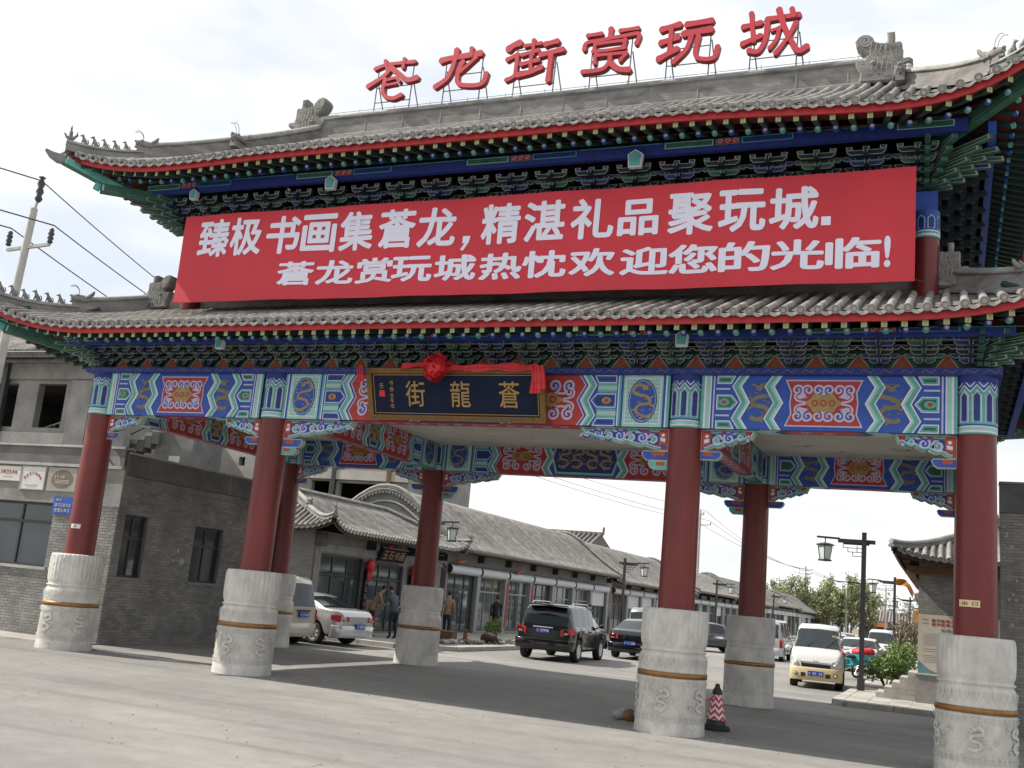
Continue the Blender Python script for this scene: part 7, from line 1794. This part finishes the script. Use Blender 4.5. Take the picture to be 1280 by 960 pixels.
# ================================================================== PEOPLE
skin = mat('skin', (.42, .25, .17), .6); hairm = mat('hair_black', (.015, .013, .012), .7); shoe = mat('shoe_black', (.02, .02, .02), .5)
def person(lab, loc, face, shirt, trou, bend=.25, arms='work', H=1.70, walk=.0, crouch=0, seed=0):
    k = H / 1.70; rnd = random.Random(seed); V = []; E_ = []; Rr = []; tag = []
    def add(p, r, par, tg):
        V.append(Vector(p) * k); Rr.append((r[0] * k, r[1] * k) if isinstance(r, tuple) else (r * k, r * k)); tag.append(tg)
        if par is not None: E_.append((par, len(V) - 1))
        return len(V) - 1
    bx = bend; ph = .93 if not crouch else .42
    pel = add((0, 0, ph), (.12, .15), None, 't'); wa = add((.03 + bx * .1, 0, ph + .17), (.105, .14), pel, 's'); ch = add((.05 + bx * .35, 0, ph + .38), (.115, .17), wa, 's'); nb = add((.05 + bx * .55, 0, ph + .53), (.06, .07), ch, 's')
    hd0 = add((.08 + bx * .72, 0, ph + .61), (.055, .055), nb, 'k'); hd = add((.10 + bx * .80, 0, ph + .69), (.095, .08), hd0, 'k'); add((.10 + bx * .84, 0, ph + .765), (.07, .065), hd, 'k')
    for s_ in (-1, 1):
        st = s_ * walk
        if crouch: kn = (.30, s_ * .16, .42); an = (.05, s_ * .14, .09)
        else: kn = (.05 + st * .5, s_ * .10, .50); an = (-.02 + st, s_ * .11, .09)
        hp = add((0, s_ * .09, ph - .06), (.095, .095), pel, 't'); k1 = add(kn, .062, hp, 't'); a1 = add(an, .045, k1, 't'); f1 = add((an[0] + .06, an[1], .045), (.045, .04), a1, 'f'); add((an[0] + .17, an[1] + s_ * .01, .035), (.04, .03), f1, 'f')
        sh_ = add((.05 + bx * .5, s_ * .19, ph + .45), .062, ch, 's')
        if arms == 'work': el = (.12 + bx * .45, s_ * .25, ph + .2); wr_ = (.34 + bx * .4, s_ * .14, ph + .14)
        else: el = (.0 + bx * .4, s_ * .24, ph + .2); wr_ = (.07 + bx * .4 - st * .3, s_ * .25, ph - .05)
        e1 = add(el, .045, sh_, 's'); w1 = add(wr_, .033, e1, 's'); d = (Vector(wr_) - Vector(el)).normalized(); sd = d.cross(Vector((0, 0, 1))); sd = sd.normalized() if sd.length > .1 else Vector((0, 1, 0))
        pm = Vector(wr_) + d * .06; p1 = add(pm, (.03, .02), w1, 'k')
        for q in range(4):
            o = sd * ((q - 1.5) * .018); L_ = (.065, .078, .072, .055)[q]; a_ = add(pm + d * .035 + o, .009, p1, 'k'); add(pm + d * (.035 + L_) + o + Vector((0, 0, -.02)), .007, a_, 'k')
        th = add(pm + sd * s_ * -.035 + d * .0, .010, p1, 'k'); add(pm + sd * s_ * -.05 + d * .04, .008, th, 'k')
    me = bpy.data.meshes.new('p'); me.from_pydata([tuple(v) for v in V], E_, []); o = bpy.data.objects.new('p', me); COL.objects.link(o)
    o.modifiers.new('s', 'SKIN'); sk = me.skin_vertices[0].data if me.skin_vertices else None
    if sk is None: bm_ = None
    for i, r in enumerate(Rr): sk[i].radius = r; sk[i].use_root = (i == 0)
    sb = o.modifiers.new('u', 'SUBSURF'); sb.levels = 1; sb.render_levels = 1
    bpy.context.view_layer.update(); ev = o.evaluated_get(bpy.context.evaluated_depsgraph_get()); m2 = bpy.data.meshes.new_from_object(ev); bpy.data.objects.remove(o)
    m2.materials.clear()
    for m_ in (skin, shirt, trou, shoe): m2.materials.append(m_)
    mid = {'k': 0, 's': 1, 't': 2, 'f': 3}
    for p in m2.polygons:
        c = p.center; best = min(range(len(V)), key=lambda i: (V[i] - c).length - Rr[i][0] * .8); p.material_index = mid[tag[best]]; p.use_smooth = True
    t = thing('person', lab, 'person', loc, face); link('body', m2, t)
    hp_ = V[hd]; mb = MB()
    mb.ell(hp_ + Vector((-.018, 0, .035)) * k, (.098 * k, .088 * k, .098 * k), hairm, Matrix.Rotation(-.5, 3, 'Y'), 12, 8); mb.build('hair', t)
    mb = MB(); mb.ell(hp_ + Vector((.105, 0, -.005)) * k, (.018 * k, .013 * k, .02 * k), skin, None, 6, 4)
    for s_ in (-1, 1): mb.ell(hp_ + Vector((.092, s_ * .032, .022)) * k, (.01, .012, .008), hairm, None, 6, 4); mb.ell(hp_ + Vector((0, s_ * .088, 0)) * k, (.018, .01, .03), skin, None, 6, 4)
    mb.ell(hp_ + Vector((.09, 0, -.045)) * k, (.012, .024, .006), mat('lip', (.25, .08, .07), .6), None, 6, 4); mb.build('face', t)
    # clothing hem
    mb = MB(); mb.lathe([(.0, 0), (.165 * k, 0.0), (.15 * k, .10), (.14 * k, .22)], shirt, 14, V[pel] + Vector((.01, 0, -.06)), capt=False); mb.build('jacket_hem', t)
    return t
tan = mat('cloth_tan', (.26, .17, .10), .85, .2, 8); dnavy = mat('cloth_navy', (.03, .045, .08), .85, .2, 8); dtrou = mat('trousers_dark', (.018, .02, .026), .85); plaid = mat('cloth_grey_blue', (.08, .10, .13), .85, .3, 20); dblk = mat('cloth_black', (.015, .015, .018), .85)
person('man in a tan jacket and dark trousers bending over goods by the corner shop', (-9.75, 14.6, .13), radians(35), tan, dtrou, .32, seed=1)
person('man in a dark grey-blue shirt leaning forward right of the tan-jacketed man', (-9.0, 14.8, .13), radians(150), plaid, dtrou, .36, seed=2)
person('crouching vendor in dark clothes beside the potted plant', (-9.05, 15.7, .13), radians(200), dnavy, dtrou, .3, crouch=1, seed=3)
person('person in a tan coat and black trousers half hidden behind the rear middle column base', (-8.75, 18.4, .13), radians(100), tan, dtrou, .05, 'hang', walk=.1, seed=4)
person('person in black standing at the shop door behind the black SUV', (-9.9, 25.6, .13), radians(-40), dblk, dtrou, .1, 'hang', 1.66, seed=5)
person('dark-clothed person walking behind the front of the black SUV', (-7.6, 31.5, .13), radians(90), dnavy, dtrou, .05, 'hang', walk=.15, seed=6)

# ================================================================== SMALL THINGS
# traffic cone
tcn = thing('traffic_cone', 'red and white striped traffic cone with black base beside the third front column', 'traffic cone', (4.68, 1.25, 0)); mb = MB()
mb.lathe([(.24, 0), (.25, .03), (.22, .075), (.16, .09)], rubber, 24); mb.lathe([(.165, .085), (.155, .17)], trimk, 20); mb.build('base', tcn)
mb = MB(); mb.lathe([(.155, .171), (.08, .58)], platew, 24, capt=False)
P_ = Paint(mb, lambda s, t, d: ((.1555 - (t - .17) * .183 + d) * cos(s), (.1555 - (t - .17) * .183 + d) * sin(s), t))
for k in range(6):
    z = .12 + k * .105
    for j in range(6):
        a = j * pi / 3
        for (u0, u1, d0, d1) in ((0, pi / 6, 0, .07), (pi / 6, pi / 3, .07, 0)):
            for q in range(3):
                ua = u0 + (u1 - u0) * q / 3; ub = u0 + (u1 - u0) * (q + 1) / 3; da = d0 + (d1 - d0) * q / 3; db = d0 + (d1 - d0) * (q + 1) / 3
                cl = lambda v: min(.578, max(.172, v)); P_.poly([(a + ua, cl(z + da)), (a + ub, cl(z + db)), (a + ub, cl(z + db + .055)), (a + ua, cl(z + da + .055))], mat('cone_red', (.52, .03, .05), .5), 1)
mb.build('striped_body', tcn); mb = MB(); mb.lathe([(.08, .58), (.085, .60), (.075, .66), (.045, .70), (.04, .74), (.02, .76)], trimk, 16); mb.build('cap', tcn)
mb = MB((4.7, .9, 0)); mb.tube(cr([(4.66, .1, .60), (4.62, .5, .52), (4.6, .9, .50), (4.66, 1.15, .56)], 5), .012, mat('cable_red', (.4, .03, .03), .5), 6); ob = mb.build('red_cable', None, (4.7, .9, 0), 'thin red cable running from the column base to the traffic cone', None, 'cable')
mb = MB((3.45, .75, 0)); [mb.ell(c_, r_, m_, Matrix.Rotation(.4 * q, 3, 'Z'), 7, 4) for q, (c_, r_, m_) in enumerate((((3.1, .85, .08), (.15, .12, .09), conc), ((3.3, .8, .09), (.14, .13, .12), wood), ((3.2, .9, .15), (.14, .1, .07), conc)))]; ob = mb.build('stone_block', None, (3.45, .75, 0), 'small broken stone block lying left of the third front column base', None, 'block')
# goods on the kerb
def simple(name, lab, cat, loc, fn, group=None):
    mb = MB(); fn(mb); return mb.build(name, None, loc, lab, None, cat, group)
simple('wooden_crate', 'reddish-brown wooden crate on the kerb right of the rear middle column', 'crate', (-7.55, 15.9, .14), lambda mb: (mb.box(-.35, .35, -.2, .2, 0, .36, wood), mb.box(-.37, .37, -.22, .22, .361, .40, mat('crate_red', (.25, .09, .05), .8, .2, 6))))
simple('carved_figure', 'small brown carved figure standing on the kerb', 'carving', (-7.3, 17.0, .14), lambda mb: (mb.lathe([(.1, 0), (.12, .1), (.07, .2), (.09, .28), (.05, .34)], wood, 10), mb.ell((0, 0, .40), (.07, .07, .08), wood)))
simple('root_carving', 'dark gnarled root carving on the kerb near the black SUV', 'carving', (-7.0, 18.4, .14), lambda mb: (mb.ell((0, 0, .22), (.34, .2, .17), mat('dark_root', (.07, .04, .03), .8, .3, 8)), [mb.tube([(x, 0, .2), (x * 1.5, .05, 0)], [.06, .03], mat('dark_root', (0, 0, 0)), 6) for x in (-.25, .05, .28)]))
rnd = random.Random(12); rk = [mat('rock_pale', (.42, .42, .40), .8, .3, 6), mat('rock_grey', (.20, .22, .24), .7, .3, 6), mat('rock_brown', (.24, .16, .11), .8, .3, 6)]
for k in range(80):
    u = rnd.random(); x = -7.35 + u * .6 + rnd.uniform(-.35, .25); yy = 14.3 + u * 6.0; s_ = rnd.uniform(.06, .15)
    mb = MB(); n = 7; vs = []
    mb.ell((0, 0, s_ * .55), (s_, s_ * rnd.uniform(.6, 1), s_ * rnd.uniform(.5, .8)), rk[k % 3], Matrix.Rotation(rnd.random() * 6, 3, 'Z'), 6, 4)
    mb.v = [(v[0] * rnd.uniform(.85, 1.15), v[1] * rnd.uniform(.85, 1.15), v[2] * rnd.uniform(.85, 1.1)) for v in mb.v]
    mb.build('ornamental_stone', None, (x, yy, .14), 'small rough ornamental stone laid out for sale on the kerb', None, 'stone', 'ornamental stones laid out on the kerb')
simple('red_bag', 'red bag on the pavement beside the tan-jacketed man', 'bag', (-9.55, 14.0, .13), lambda mb: (mb.box(-.18, .18, -.1, .1, 0, .38, ribbon), mb.tube([(-.1, 0, .38), (-.08, 0, .5), (.08, 0, .5), (.1, 0, .38)], .012, ribbon, 5)))
simple('paper_bundle', 'orange paper bundle standing on the kerb beside the rear middle column', 'bundle', (-7.9, 13.4, .14), lambda mb: (mb.lathe([(.14, 0), (.15, .3), (.12, .42)], mat('paper_orange', (.45, .22, .12), .8, .2, 5), 10), mb.ell((.0, 0, .44), (.1, .1, .05), rk[0])))

# loose grit and litter on the road
rnd = random.Random(31); mb = MB()
for k in range(900):
    x = rnd.uniform(-9, 9); yy = rnd.uniform(-9, 11) if k % 3 else rnd.choice([.62, 7.9]) * 0 + rnd.uniform(-.8, .9); r = rnd.uniform(.006, .02)
    if k % 3 == 0: x = rnd.choice(GX) + rnd.uniform(-1.0, 1.0); 
    vs = [(x + r * cos(a) * rnd.uniform(.6, 1.3), yy + r * sin(a) * rnd.uniform(.6, 1.3), .001) for a in (0, 1.57, 3.14, 4.71)] + [(x, yy, r * .8)]
    mb.add(vs, [(0, 1, 4), (1, 2, 4), (2, 3, 4), (3, 0, 4)], rk[k % 3])
mb.build('road_grit', kind='stuff', label='loose grit and small stones scattered on the road', cat='grit')
